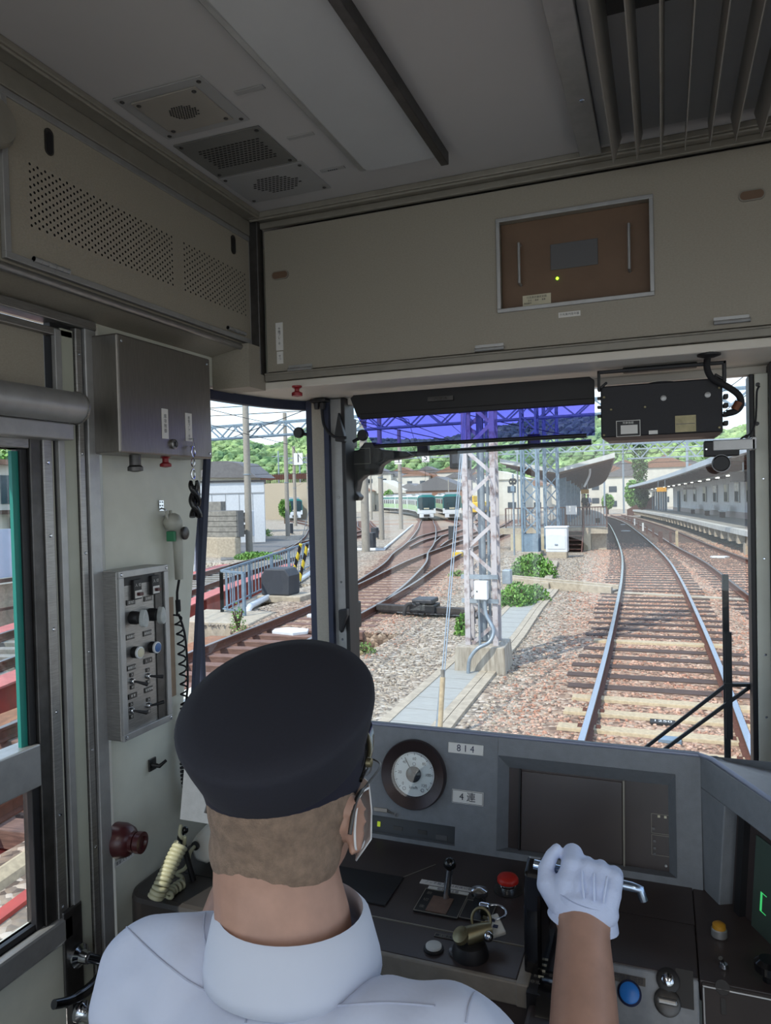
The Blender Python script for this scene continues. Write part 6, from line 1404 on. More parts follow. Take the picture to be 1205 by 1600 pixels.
def signplate(x, y, s, lb, yy=61.6):
    c = on(x, y, 'y', yy); t = thing('track_number_sign', lb, 'sign', c); f_ = Fr(c, (1, 0, 0), (0, 0, 1)); p = MB().fbox(f_, -.35, .35, -.42, .42, -.02, 0).build('sign_board', 'white', t); text(f_, s, 0, 0, .8, 'ink', p, .01)
    MB().cyl(c + V((0, .05, .4)), V((c.x, yy + .05, 3.4)), .02, 8).build('sign_hanger', 'galv', t)
signplate(665, 715, '5', 'white number board straight above the parked trains, reading five'); signplate(622, 718, '4', 'white number board left of the one above the parked trains'); signplate(466, 717, '1', 'white number board seen in the corner window', 46)
# concrete poles
def cpole(px, py, r, zt, lb, band=True):
    g_ = G(px, py, RAILZ - .17); t = thing('concrete_pole', lb, 'pole', g_); MB().tube([g_, V((g_.x, g_.y, zt))], [r * 1.06, r * .92], 18).build('shaft', 'pole', t, smooth=60)
    if band: MB().tube([(g_.x, g_.y, 1.2), (g_.x, g_.y, 1.25)], r * 1.15, 18).build('steel_band', 'galv', t, smooth=40)
    return g_
cpole(390, 865, .165, 6.5, 'thick concrete pole in front of the white shed in the corner window')
cpole(450, 838, .16, 6.5, 'concrete pole right of the white shed')
cpole(462, 822, .19, 6.0, 'farther concrete pole just before the single parked train')
cpole(572, 862, .19, 5.5, 'concrete pole hard against the left window pillar')
cpole(597, 843, .16, 5.5, 'concrete pole left of the first parked train')
cpole(627, 827, .18, 6.0, 'concrete pole standing in front of the first train side')
cpole(581, 812, .15, 5.0, 'thin distant pole between the two left poles')
cpole(484, 822, .22, 5.0, 'bluish pole at the right edge of the corner window')
cpole(702, 805, .12, 3.0, 'thin pole behind the first parked train')
# overhead wires
def wires(name, label, runs, r=.014):
    t = thing(name, label, 'wire', runs[0][0])
    for p, q, sag in runs:
        p, q = V(p), V(q); MB().tube([p.lerp(q, i / 10) - V((0, 0, sag * 4 * (i / 10) * (1 - i / 10))) for i in range(11)], r, 5).build('wire', 'under_g', t)
    return t
def ov(cl, z, off=0): return [V((interp(cl, y) + off, y, z - .0125 * max(0, y - 25))) for y in (-2, 30, 62, 95)]
for cl, lb in ((MAIN, 'contact and carrier wires over the main track'), (SIDE, 'contact and carrier wires over the platform track'), (AA, 'contact and carrier wires over the near yard track'), (BB, 'contact and carrier wires over the train track'), (FF_, 'contact and carrier wires over the bridge track')):
    a = ov(cl, 2.55); b = ov(cl, 3.4); runs = []
    for i in range(3): runs += [(a[i], a[i + 1], .05), (b[i], b[i + 1], .45)]
    wires('overhead_wire', lb, runs, .012)
wires('span_wire', 'bundle of span wires between the gantry masts', [((-27, 31, 4.4), (8, 31, 4.5), .3), ((-27, 31, 4.8), (8, 31, 4.9), .3), ((-34, 55, 2.2), (8, 55, 2.0), .15), ((-34, 55, 2.9), (8, 55, 2.7), .15), ((-20, 31, 3.1), (-8, 26, 5.2), .1), ((-18, 31, 5), (-8, 31, 2.2), .1), ((-13, 31, 5), (-3, 31, 2.2), .1)], .02)

# ---- switch machine, markers, balises
p = G(660, 950); sm = thing('switch_machine', 'black point machine on the ties beside the yard rails', 'machine', p)
d_ = V((1, -.10, 0)).normalized()
MB().bar(p + V((-1.05, .1, -.02)), p + V((1.15, -.12, -.02)), .20, .12).build('tie_bar', mat('tarred_timber', '3a3432', .8, 0, .15, 12), sm, bevel=.01)
MB().bar(p + V((-1.25, .28, -.07)), p + V((1.5, .02, -.07)), .18, .1).build('tie_bar', 'wood', sm, bevel=.01)
MB().box(p.x - .22, p.x + .34, p.y - .22, p.y + .22, p.z - .08, p.z + .10).build('machine_base', 'black', sm, bevel=.02)
MB().box(p.x - .16, p.x + .30, p.y - .24, p.y + .24, p.z + .12, p.z + .22).build('machine_lid', mat('dark_oily_steel', '45464a', .5, .4, .15, 20), sm, bevel=.03)
MB().box(p.x - .05, p.x + .05, p.y - .30, p.y - .2, p.z - .02, p.z + .16).build('crank_cover', 'black', sm, bevel=.02)
MB().tube(spline([p + V((-.16, -.22, .12)), p + V((-.26, -.3, .08)), p + V((-.30, -.34, -.12))], 6), .04, 10).build('cable_hose', 'under_g', sm, smooth=60)
p = G(715, 866, RAILZ - .05); o = MB().box(p.x - .22, p.x + .22, p.y - .1, p.y + .1, p.z - .12, p.z + .08).build('yellow_marker', 'yellow', bevel=.02); tag(o, 'yellow block marker on the yard track left of the big mast', 'marker')
def balise(px, py, s, lb, m_='white_m'):
    p = G(px, py, RAILZ - .1); f_ = Fr(p, (1, 0, 0), (0, 1, 0)); pl = [(-.35 * s, -.2 * s), (.2 * s, -.3 * s), (.42 * s, -.05 * s), (.3 * s, .22 * s), (-.2 * s, .28 * s), (-.42 * s, .05 * s)]
    o = MB().prism(f_, pl, -.06, .0).build('track_beacon', m_, bevel=.01); tag(o, lb, 'beacon', 'white track beacons')
balise(975, 819, .7, 'white beacon between the main rails, farther pair'); balise(978, 829, .8, 'white beacon between the main rails, nearer one')
balise(1125, 869, .8, 'white beacon between the right platform track rails'); balise(455, 984, .9, 'white six-sided beacon beside the near left rail'); balise(719, 860, .5, 'small white beacon behind the yellow marker'); balise(497, 960, .6, 'white beacon half hidden by the left pillar')
o = text(Fr((-.1, 7.62, RAILZ - .148), (1, 0, 0), (0, 1, 0)), '1250', 0, 0, .11, 'white', None, 0) if False else None
kp = thing('kilometre_plate', 'small dark plate painted 1250 lying on a concrete tie between the rails', 'plate', G(1037, 1128, RAILZ - .14)); p = G(1037, 1128, RAILZ - .145); f_ = Fr(p, (1, 0, 0), (0, 1, 0)); q = MB().fbox(f_, -.14, .12, -.07, .07, -.02, .006).build('plate_body', 'under_g', kp); text(f_, '1250', -.01, 0, .10, 'white', q, .009)
p = G(1045, 1155, RAILZ - .145); tag(MB().box(p.x - .10, p.x + .12, p.y - .07, p.y + .07, p.z - .02, p.z + .012).build('tie_plate', 'bluegrey'), 'small blue-grey plate on a concrete tie near the wiper arms', 'plate')
for (x, y, w_, h_, lb) in ((440, 912, .26, .5, ''), ):
    pass
for (px, py, w_, h_, lb) in ((586, 842, .42, .75, 'small black track box beside the left pole'), (579, 858, .5, .85, 'larger dark track box at the foot of the pillar side pole'), (706, 845, .3, .9, 'dark box post between the yard branches'), (453, 835, .45, .9, 'black track box below the single parked train')):
    p = G(px, py, RAILZ - .17); t = thing('track_box', lb, 'box', p); MB().box(p.x - w_ / 2, p.x + w_ / 2, p.y - .2, p.y + .2, p.z, p.z + h_).build('box_body', mat('dark_box_grey', '3d4046', .6, .1, .05, 10), t, bevel=.03); MB().box(p.x - w_ / 2 - .05, p.x + w_ / 2 + .05, p.y - .25, p.y + .25, p.z - .1, p.z + .08).build('box_plinth', 'conc', t)
# white duct lines in the yard
a, b = G(645, 820, RAILZ - .1), G(600, 858, RAILZ - .1); o = MB().tube([b + V((-4, -.6, 0)), b, a], .07, 8).build('white_duct', 'white_m', smooth=50); tag(o, 'white duct running diagonally across the yard ballast', 'duct')

# ---- parked trains
def train(label, px, py, yy, hdg, cars, bend, sidesgn=1, name='train'):
    p0 = on(px, py, 'y', yy); p0.z = gz(yy)
    t = thing(name, label, 'train', p0); h = math.radians(hdg); pos = V(p0)
    for c in range(cars):
        n_ = V((math.sin(h), math.cos(h), 0)); u = V((math.cos(h), -math.sin(h), 0)); f_ = Fr(pos, u, (0, 0, 1))     # f_.n points back along -travel (toward the camera)
        L_ = 14.5
        sec = [(-1.17, .78), (-1.2, 1.3), (-1.2, 2.75), (-1.1, 3.1), (-.6, 3.3), (.6, 3.3), (1.1, 3.1), (1.2, 2.75), (1.2, 1.3), (1.17, .78)]
        body_ = MB(); body_.prism(f_, sec, -L_, -.06 if c == 0 else 0); cb = body_.build('car_body', 't_white', t)
        for s in (-1, 1):
            MB().fbox(f_, s * 1.2 - .01, s * 1.2 + .01, 2.62, 3.0, -L_, -.4).build('teal_band', 't_teal', cb); MB().fbox(f_, s * 1.2 - .012, s * 1.2 + .012, .95, 1.75, -L_, -.4).build('green_band', 't_green', cb)
            m = MB()
            for k in range(7): m.fbox(f_, s * 1.2 - .016, s * 1.2 + .016, 1.75, 2.5, -1.2 - k * 1.95 - 1.4, -1.2 - k * 1.95)
            m.build('side_windows', 'darkw', cb)
        MB().fbox(f_, -1.0, 1.0, .28, .78, -L_ + .3, -.35).build('underfloor_gear', 'under_g', cb)
        MB().fbox(f_, -.9, .9, 3.28, 3.55, -L_ + 4, -3.5).build('roof_cooler', 'alu', cb)
        if c == 0:
            MB().prism(f_, [(-1.2, .95), (-1.2, 2.75), (-1.1, 3.1), (-.6, 3.3), (.6, 3.3), (1.1, 3.1), (1.2, 2.75), (1.2, .95)], -.06, 0).build('front_panel', 't_teal', cb)
            MB().prism(f_, [(-1.08, 1.5), (-1.12, 2.85), (-.85, 2.98), (.85, 2.98), (1.12, 2.85), (1.08, 1.5), (.55, 1.32), (-.55, 1.32)], .001, .05).build('front_mask', 't_mask', cb, bevel=.03)
            MB().prism(f_, [(-1.2, .82), (-1.2, 1.5), (-1.1, 1.5), (-.55, 1.28), (.55, 1.28), (1.1, 1.5), (1.2, 1.5), (1.2, .82)], .0, .06).build('white_lower_front', 't_white', cb)
            MB().fbox(f_, -.95, .95, .28, .80, -.3, .05).build('skirt', 't_white', cb, bevel=.04)
            for s in (-1, 1): MB().fbox(f_, s * .78 - .16, s * .78 + .16, 1.28, 1.40, .06, .08).build('head_lamp', 'lcd', cb)
            MB().fbox(f_, -.35, .35, 1.40, 1.56, .05, .06).build('destination_sign', 'cream', cb)
            MB().fbox(f_, -.38, .38, .42, .72, .05, .25).build('coupler', 'under_g', cb)
            m = MB(); m.bar(f_.p(.35, 1.5, .06), f_.p(.25, 2.2, .06), .04); m.bar(f_.p(-.5, 1.5, .06), f_.p(-.6, 2.2, .06), .04); m.build('front_wiper', 'black', cb)
        pos = pos + n_ * (L_ + .4); h += math.radians(bend)
    return t
train('first parked train with teal top, its long side trailing left', 667, 812, 91, -19.5, 4, -4.5)
train('second parked train with teal top, just right of the first', 707, 812, 90, -15.5, 3, -3)
train('single parked train seen alone in the corner window', 461, 812, 101, -30, 2, -8)
p = G(737, 812, RAILZ); o = thing('maintenance_car', 'yellow maintenance vehicle behind the big mast beside the trains', 'vehicle', p)
MB().box(p.x - 1.1, p.x + 1.4, p.y, p.y + 6, p.z + .9, p.z + 2.2).build('vehicle_body', 'yellow', o, bevel=.1); MB().box(p.x - .9, p.x + .2, p.y + .5, p.y + 2.5, p.z + 2.2, p.z + 3.0).build('vehicle_cabin', 'yellow', o, bevel=.1); MB().box(p.x - 1, p.x + 1.2, p.y + .2, p.y + 5.6, p.z + .1, p.z + .9).build('vehicle_chassis', 'under_g', o)

# ---- left island platform
PZ = .88
dm = [p for p in dense(MAIN, 1.0) if 33.6 <= p.y <= 100]
lp = thing('station_platform', 'island platform on the left ending in steps and railings', 'platform', (-4, 34, -1.5))
sweep(MB(), dm, [(-6.15, PZ - .28), (-1.25, PZ - .28), (-1.25, PZ), (-6.15, PZ)]).build('platform_slab', 'conc', lp)
sweep(MB(), dm, [(-6.1, PZ + .003), (-1.3, PZ + .003), (-1.3, PZ + .012), (-6.1, PZ + .012)]).build('platform_surface', 'platf', lp)
sweep(MB(), dm, [(-5.6, -.5), (-2.0, -.5), (-2.0, PZ - .28), (-5.6, PZ - .28)]).build('platform_wall', mat('cream_concrete', 'c2b79c', .85, 0, .1, 3), lp)
for i in range(0, len(dm), 4):
    q = dm[i]; MB().box(q.x - 2.0, q.x - 1.35, q.y + .4, q.y + .7, q.z - .3, q.z + PZ - .28).build('support_rib', 'conc', lp)
# canopy: butterfly roof
lc_ = thing('platform_canopy', 'butterfly roofed canopy over the left island platform', 'canopy', (-4.4, 33, 1))
RZ = 3.42
d33 = [V((interp(MAIN, 33.0), 33.0, gz(33)))] + dm
CR = RZ + .62; CLf = RZ + .55
sweep(MB(), d33, [(-3.4, RZ - .06), (-.9, CR - .10), (-.9, CR + .12), (-3.4, RZ + .1)]).build('right_wing', 'roofw', lc_)
sweep(MB(), d33, [(-5.9, CLf - .08), (-3.4, RZ - .06), (-3.4, RZ + .1), (-5.9, CLf + .12)]).build('left_wing', 'roofw', lc_)
sweep(MB(), [d33[0] + V((0, .06, 0))] + dm[:-1], [(-3.38, RZ - .10), (-.96, CR - .14), (-.96, CR - .10), (-3.38, RZ - .062)]).build('right_soffit', 'under', lc_)
sweep(MB(), [d33[0] + V((0, .06, 0))] + dm[:-1], [(-5.86, CLf - .12), (-3.42, RZ - .10), (-3.42, RZ - .062), (-5.86, CLf - .082)]).build('left_soffit', 'under', lc_)
for i in range(0, len(dm), 2):
    q = dm[i]; m = MB(); m.bar(q + V((-3.4, 0, RZ - .16)), q + V((-1.0, 0, CR - .20)), .06, .12); m.bar(q + V((-3.4, 0, RZ - .16)), q + V((-5.8, 0, CLf - .18)), .06, .12); m.build('roof_rib', 'brownp', lc_)
for i in range(3, len(dm), 6):
    q = dm[i]; MB().box(q.x - 3.68, q.x - 3.2, q.y - .2, q.y + .2, q.z + PZ, q.z + RZ - .1).build('column', 'bluegrey', lc_, bevel=.02)
q = dm[1]; MB().tube(spline([q + V((-2.0, 0, CR - .45)), q + V((-2.05, .1, CR - .8)), q + V((-2.3, .2, CR - 1.3))], 6), .05, 8).build('rain_pipe', 'white_m', lc_, smooth=60)
lz = dm[0].z + PZ
def rail_(name, label, a, b, h_, m_, n, sp=None):
    a, b = V(a), V(b); t = thing(name, label, 'railing', a); MB().bar(a + V((0, 0, h_)), b + V((0, 0, h_)), .05).build('top_rail', m_, t); MB().bar(a + V((0, 0, .1)), b + V((0, 0, .1)), .03).build('bottom_rail', m_, t)
    for s in (0, 1): MB().bar(a.lerp(b, s), a.lerp(b, s) + V((0, 0, h_)), .06).build('end_post', m_, t)
    m = MB()
    for i in range(1, n): q = a.lerp(b, i / n); m.bar(q + V((0, 0, .1)), q + V((0, 0, h_)), .022)
    m.build('balusters', m_, t); return t
rail_('platform_railing', 'dark railing across the left platform end, left of the steps', (-6.9, 33.75, lz), (-4.15, 33.75, lz), .92, 'brownp', 20)
rail_('platform_railing', 'dark railing across the left platform end, right of the steps', (-3.35, 33.75, lz), (-2.35, 33.75, lz), .92, 'brownp', 8)
rail_('step_gate', 'brown gate railing at the head of the platform steps', (-4.1, 33.7, lz), (-3.4, 33.7, lz), .92, 'brownp', 6)
nb = on(893, 797, 'y', 33.6); p = thing('notice_board', 'white notice on the railing above the steps', 'sign', nb); MB().box(nb.x - .24, nb.x + .24, 33.6, 33.63, nb.z - .2, nb.z + .2).build('notice_panel', 'white', p)
st2 = thing('platform_steps', 'brown steel steps down from the left platform end', 'steps', (-3.75, 33, -2.5))
for i in range(6): z = lz - .14 - i * .19; MB().box(-4.12, -3.38, 33.35 - i * .16, 33.62 - i * .16, z - .03, z).build('tread', 'brownp', st2); 
for i in range(6): z = lz - .14 - i * .19; MB().box(-4.12, -3.38, 33.60 - i * .16, 33.62 - i * .16, z - .19, z).build('riser', 'wood', st2)
for x in (-4.15, -3.36): MB().bar((x, 33.7, lz), (x, 32.6, lz - 1.2), .05, .2).build('stringer', 'brownp', st2); MB().bar((x, 33.7, lz + .9), (x - .05, 33.7, lz - 1.2), .06).build('side_post', 'brownp', st2)
q = G(872, 852); 
for (px, py, hh, rr2, mm, lb) in ((875, 815, 0, 0, '', ''),): pass
# white cabinet
p = G(870, 872, RAILZ - .17); wc = thing('relay_cabinet', 'white metal relay cabinet on a concrete plinth before the steps', 'cabinet', p); w_ = .42
MB().box(p.x - w_, p.x + w_, p.y, p.y + .55, p.z + .24, p.z + 1.22).build('cabinet_body', 'white_m', wc, bevel=.02); MB().box(p.x - w_ + .06, p.x + w_ - .06, p.y - .02, p.y, p.z + .36, p.z + 1.14).build('cabinet_door', 'white_m', wc, bevel=.015)
MB().box(p.x - w_ - .03, p.x + w_ + .03, p.y - .04, p.y + .6, p.z + 1.2, p.z + 1.26).build('cabinet_roof', 'white_m', wc, bevel=.02); MB().box(p.x - .06, p.x + .06, p.y - .04, p.y - .02, p.z + .5, p.z + .57).build('door_latch', 'galv', wc, bevel=.01)
MB().box(p.x - w_ + .02, p.x + w_ - .02, p.y - .02, p.y + .5, p.z - .1, p.z + .24).build('plinth', 'conc', wc, bevel=.02)
for (px, py, zz, lb) in ((876, 850, .3, 'thin galvanised pole with an arrow top before the platform'), (811, 850, 2.2, 'blue-grey slim pole beside the signal')):
    p = G(px, py, RAILZ - .17); t = thing('slim_pole', lb, 'pole', p); MB().cyl(p, (p.x, p.y, zz), .045, 10).build('shaft', 'galv', t, smooth=50); MB().box(p.x - .1, p.x + .1, p.y - .05, p.y + .05, zz - .02, zz + .1).build('pole_top', 'galv', t)
sg = on(801, 752, 'y', 30.5); t = thing('signal_head', 'black two-lamp signal head on the slim pole left of the lattice masts', 'signal', sg); f_ = Fr(sg, (1, 0, 0), (0, 0, 1))
MB().prism(f_, [(-.17, 0), (-.10, .12), (.10, .12), (.17, 0), (.12, -.14), (-.12, -.14)], -.1, .0).build('signal_board', 'black', t); 
for s in (-1, 1): MB().lathe(f_.p(s * .07, -.02, 0), f_.n, [(.03, 0), (.025, .01)], 12).build('signal_lamp', 'cream', t)
MB().box(sg.x - .08, sg.x + .08, sg.y - .05, sg.y + .05, sg.z - .42, sg.z - .2).build('lower_unit', 'bluegrey', t); MB().cyl((sg.x, sg.y + .1, gz(30.5) - .2), (sg.x, sg.y + .1, sg.z + .3), .04, 10).build('signal_post', 'galv', t, smooth=50)
bp_ = G(935, 853, RAILZ - .17); t = thing('small_signal', 'small black box on a thin post at the platform corner', 'signal', bp_); MB().cyl(bp_, bp_ + V((0, 0, 1.25)), .025, 8).build('post', 'black', t); MB().box(bp_.x - .1, bp_.x + .1, bp_.y - .05, bp_.y + .05, bp_.z + 1.15, bp_.z + 1.38).build('signal_box', 'under_g', t)
bp_ = G(920, 852, RAILZ - .17); tag(MB().cyl(bp_, bp_ + V((0, 0, .5)), .05, 10).build('stub_post', 'brownp'), 'short brown stub post right of the platform steps', 'post')
def sign(x, y, yy, w_, h_, lb, mm='yellowsign'):
    c = on(x, y, 'y', yy); t = thing('station_sign', lb, 'sign', c); MB().box(c.x - w_, c.x + w_, yy, yy + .15, c.z - h_, c.z + h_).build('sign_box', mm, t, bevel=.02)
    for s in (-1, 1): MB().cyl((c.x + s * w_ * .7, yy + .07, c.z + h_), (c.x + s * w_ * .7, yy + .07, c.z + h_ + .6), .02, 6).build('hanger', 'galv', t)
sign(914, 768, 55, .28, .16, 'amber hanging sign under the left platform canopy')
sign(1034, 765, 60, .36, .17, 'amber hanging sign under the right platform canopy')
def figure(px, py, yy, lb, shirt_, zf):
    c = on(px, py, 'y', yy); x, y = c.x, yy; t = thing('person', lb, 'person', (x, y, zf)); m = MB()
    limb(m, [(V((x, y, zf + 1.45)), .06), (V((x, y, zf + 1.5)), .06)], 8); ell(m, (x, y, zf + 1.60), (.08, .1, .12))
    ell(m, (x, y, zf + 1.18), (.19, .12, .28)); ell(m, (x, y, zf + .92), (.17, .12, .14))
    for s in (-1, 1): limb(m, [(V((x + s * .2, y, zf + 1.36)), .05), (V((x + s * .25, y, zf + 1.08)), .042), (V((x + s * .24, y - .05, zf + .82)), .035)], 8); limb(m, [(V((x + s * .09, y, zf + .9)), .085), (V((x + s * .1, y, zf + .48)), .06), (V((x + s * .1, y, zf + .08)), .045)], 8); limb(m, [(V((x + s * .1, y, zf + .05)), .045), (V((x + s * .1, y - .14, zf + .04)), .04)], 8)
    bd = blob('body', m, .022, skin, t, 2); m = MB(); ell(m, (x, y, zf + 1.18), (.205, .14, .29)); 
    for s in (-1, 1): limb(m, [(V((x + s * .2, y, zf + 1.36)), .062), (V((x + s * .25, y, zf + 1.10)), .055)], 8)
    blob('shirt', m, .022, MATS[shirt_], bd, 2); m = MB(); ell(m, (x, y, zf + .93), (.18, .13, .12))
    for s in (-1, 1): limb(m, [(V((x + s * .09, y, zf + .9)), .095), (V((x + s * .1, y, zf + .5)), .072), (V((x + s * .1, y, zf + .1)), .06)], 8)
    blob('trousers', m, .022, MATS['navy_trousers'], bd, 2); m = MB(); ell(m, (x, y + .01, zf + 1.64), (.09, .105, .10)); blob('hair', m, .022, M['black'], bd, 1)
zf = gz(58) + PZ + .012
figure(914, 780, 58, 'person in a dark top standing on the left platform', 'navy_cap_cloth', zf); figure(919, 780, 60, 'person in a white top standing on the left platform beside another', 'white_shirt_cotton', gz(60) + PZ + .012)

# ---- right platform
PZL = PZ; PZ = .80
ds = [p for p in dense(SIDE, 1.0) if 14 <= p.y <= 100]
rp = thing('station_platform', 'long right hand platform with ribbed concrete edge', 'platform', (4, 20, -1.5))
sweep(MB(), ds, [(1.35, PZ - .16), (5.6, PZ - .16), (5.6, PZ), (1.35, PZ)]).build('platform_slab', 'conc_d', rp)
sweep(MB(), ds, [(1.34, PZ - .20), (1.62, PZ - .20), (1.62, PZ + .01), (1.34, PZ + .01)]).build('edge_coping', mat('coping_white', 'c6c6c2', .8, 0, .1, 3), rp)
sweep(MB(), ds, [(1.62, PZ + .004), (5.4, PZ + .004), (5.4, PZ + .012), (1.62, PZ + .012)]).build('platform_surface', 'platf', rp)
sweep(MB(), ds, [(2.3, -.6), (5.6, -.6), (5.6, PZ - .16), (2.3, PZ - .16)]).build('platform_wall', 'under_g', rp)  # near-black colour stands in for the shade between and below the edge brackets
for i in range(0, len(ds), 2):
    q = ds[i]; MB().box(q.x + 1.42, q.x + 2.3, q.y - .35, q.y + .35, q.z + PZ - .58, q.z + PZ - .18).build('edge_bracket', 'conc', rp)
for i in range(0, 18): q = ds[i]; MB().box(q.x + 1.5, q.x + 1.92, q.y - .45, q.y + .45, q.z - .35, q.z + PZ - .5).build('wall_block', 'conc', rp, bevel=.01)
dw = [p for p in dense(SIDE, 1.0) if 26 <= p.y <= 85]
sw = thing('station_building', 'long white station wall with windows on the right platform', 'building', (6, 30, -1))
sweep(MB(), dw, [(4.3, PZ), (5.2, PZ), (5.2, PZ + 2.75), (4.3, PZ + 2.75)]).build('long_wall', 'wallw', sw)
sweep(MB(), dw, [(4.27, PZ), (4.3, PZ), (4.3, PZ + .4), (4.27, PZ + .4)]).build('wall_base_band', mat('pinkish_base', 'b7a9a4', .7, 0, .04, 3), sw)
for k, yy in enumerate((29, 33, 37, 41, 46, 50, 54, 58.5, 63.5, 69, 75)):
    q = V((interp(SIDE, yy), yy, gz(yy))); d_ = V((interp(SIDE, yy + 1) - q.x, 1, 0)).normalized(); f_ = Fr(q + V((d_.y, -d_.x, 0)) * 4.3 + V((0, 0, PZ)), d_ * 1, (0, 0, 1))
    # face toward the track
    f_ = Fr(f_.o, d_, (0, 0, 1)); sgn = 1 if f_.n.x < 0 else -1
    fr_w = MB().fbox(f_, -.85, .85, 1.0, 2.25, sgn * .0, sgn * .05).build('window_frame', 'alu', sw); MB().fbox(f_, -.78, .78, 1.06, 2.19, sgn * .05, sgn * .06).build('pane', 'darkw' if k % 2 else 'yellow_pane_', fr_w) if False else MB().fbox(f_, -.78, .78, 1.06, 2.19, sgn * .05, sgn * .06).build('pane', mat('lit_window_pane', 'c9c3a0', .3, 0, .3, 1.2, col2='8d9a9b') if k % 2 == 0 else mat('blue_window_pane', '8fa6b3', .2, 0, .3, 1.2, col2='59696f'), fr_w)
    m = MB(); 
    for a in (-.4, 0, .4): m.fbox(f_, a - .02, a + .02, 1.06, 1.7, sgn * .06, sgn * .1)
    m.build('window_grille', 'under_g', fr_w)
q = V((interp(SIDE, 80), 80, gz(80))); MB().box(q.x + 4.15, q.x + 4.32, 79.4, 80.6, q.z + PZ, q.z + PZ + 2.1).build('dark_doorway', 'bluegrey', sw)
rc = thing('platform_canopy', 'sloping canopy with white fascia over the right platform', 'canopy', (4, 30, 1))
dc = [p for p in dense(SIDE, 1.0) if 22 <= p.y <= 101]
sweep(MB(), dc, [(1.05, 3.72), (5.3, 3.55), (5.3, 3.75), (1.05, 3.92)]).build('roof_slab', 'roofw', rc)
sweep(MB(), dc, [(.98, 3.70), (1.16, 3.68), (1.16, 3.96), (.98, 3.98)]).build('fascia', mat('white_fascia', 'c3cad2', .5, .1, .05, 3), rc)
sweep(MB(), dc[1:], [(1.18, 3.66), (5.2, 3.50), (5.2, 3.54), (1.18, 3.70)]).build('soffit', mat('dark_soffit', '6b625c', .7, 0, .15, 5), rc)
for i in range(2, len(dc), 3): q = dc[i]; MB().bar(q + V((1.2, 0, 3.60)), q + V((5.1, 0, 3.44)), .08, .14).build('roof_beam', 'brownp', rc)
sweep(MB(), dc[2:], [(2.9, 3.38), (3.0, 3.38), (3.0, 3.46), (2.9, 3.46)]).build('lamp_rail', 'alu', rc)
for i in range(9, len(dc), 70): q = dc[i]; MB().cyl(q + V((3.2, 0, PZ)), q + V((3.2, 0, 3.5)), .07, 12).build('column', 'galv', rc, smooth=50)
for i in range(2, len(dc), 4): q = dc[i]; m = MB(); m.box(q.x + 2.85, q.x + 3.05, q.y - .5, q.y + .1, q.z + 3.31, q.z + 3.36); m.build('platform_lamp', mat('lit_platform_lamp', 'f4f4ea', .5, 0, .01, 3, emit=2.2), rc)
# benches
def bench(label, yy):
    q = V((interp(SIDE, yy) + 3.7, yy, gz(yy) + PZ + .012)); t = thing('platform_bench', label, 'bench', q, 'slatted benches on the right platform')
    for k in range(4):
        y = yy - .9 + k * .6; MB().box(q.x - .22, q.x + .15, y - .24, y + .24, q.z + .40, q.z + .45).build('seat', 'white_m', t, bevel=.01); MB().hexa([(q.x + .15, y - .22, q.z + .45), (q.x + .19, y - .22, q.z + .45), (q.x + .19, y + .22, q.z + .45), (q.x + .15, y + .22, q.z + .45)], [(q.x + .26, y - .2, q.z + .85), (q.x + .29, y - .2, q.z + .85), (q.x + .29, y + .2, q.z + .85), (q.x + .26, y + .2, q.z + .85)]).build('backrest', 'white_m', t)
    for y in (yy - .7, yy + .7): MB().box(q.x - .15, q.x + .1, y - .04, y + .04, q.z, q.z + .4).build('leg', 'brownp', t)
    MB().box(q.x - .06, q.x + .02, yy - 1.15, yy + 1.15, q.z + .33, q.z + .40).build('beam', 'brownp', t)
bench('nearest slatted white bench against the station wall', 52); bench('middle slatted white bench against the station wall', 58.5); bench('farthest slatted white bench against the station wall', 66)
c = on(1162, 745, 'y', 33); t = thing('hanging_board', 'grey information board hung from the right canopy', 'sign', c); MB().box(c.x - .5, c.x + .45, 33, 33.15, c.z - .2, c.z + .22).build('board', 'steel_d', t); MB().cyl((c.x, 33.07, c.z + .2), (c.x, 33.07, c.z + .6), .03, 8).build('hanger', 'galv', t)
c = on(1078, 763, 'y', 45); t = thing('hanging_board', 'long dark sign hung from the right canopy farther on', 'sign', c); MB().box(c.x - .35, c.x + .35, 45, 45.1, c.z - .06, c.z + .06).build('board', 'under_g', t)
for s in (-1, 1): MB().cyl((c.x + s * .2, 45.05, c.z), (c.x + s * .2, 45.05, c.z + .5), .02, 6).build('hanger', 'under_g', t)
# far end of right platform
q = V((interp(SIDE, 70), 70, gz(70) + PZ)); t = thing('shelter_panels', 'row of dark brown shelter panels at the far end of the right platform', 'shelter', q)
for k in range(6): y = 86 + k * 2.2; qq = V((interp(SIDE, y) + 3.6, y, gz(y) + PZ)); MB().box(qq.x, qq.x + .2, y, y + 1.5, qq.z, qq.z + 2.3).build('panel', 'brownp' if k % 2 else 'bluegrey', t); MB().cyl((qq.x - .1, y - .2, qq.z), (qq.x - .1, y - .2, qq.z + 2.3), .06, 8).build('post', 'galv', t)
q = on(1001, 800, 'y', 102); g_ = gz(102); MB_ = MB().hexa([(q.x - 1.7, 102, g_), (q.x + 1.7, 102, g_), (q.x + 1.7, 104, g_), (q.x - 1.7, 104, g_)], [(q.x - 1.7, 102, g_ + .8), (q.x + 1.7, 102, g_ + 2.6), (q.x + 1.7, 104, g_ + 2.6), (q.x - 1.7, 104, g_ + .8)]); tag(MB_.build('ramp_wall', 'brownp'), 'brown sloping ramp wall at the far platform end', 'wall')
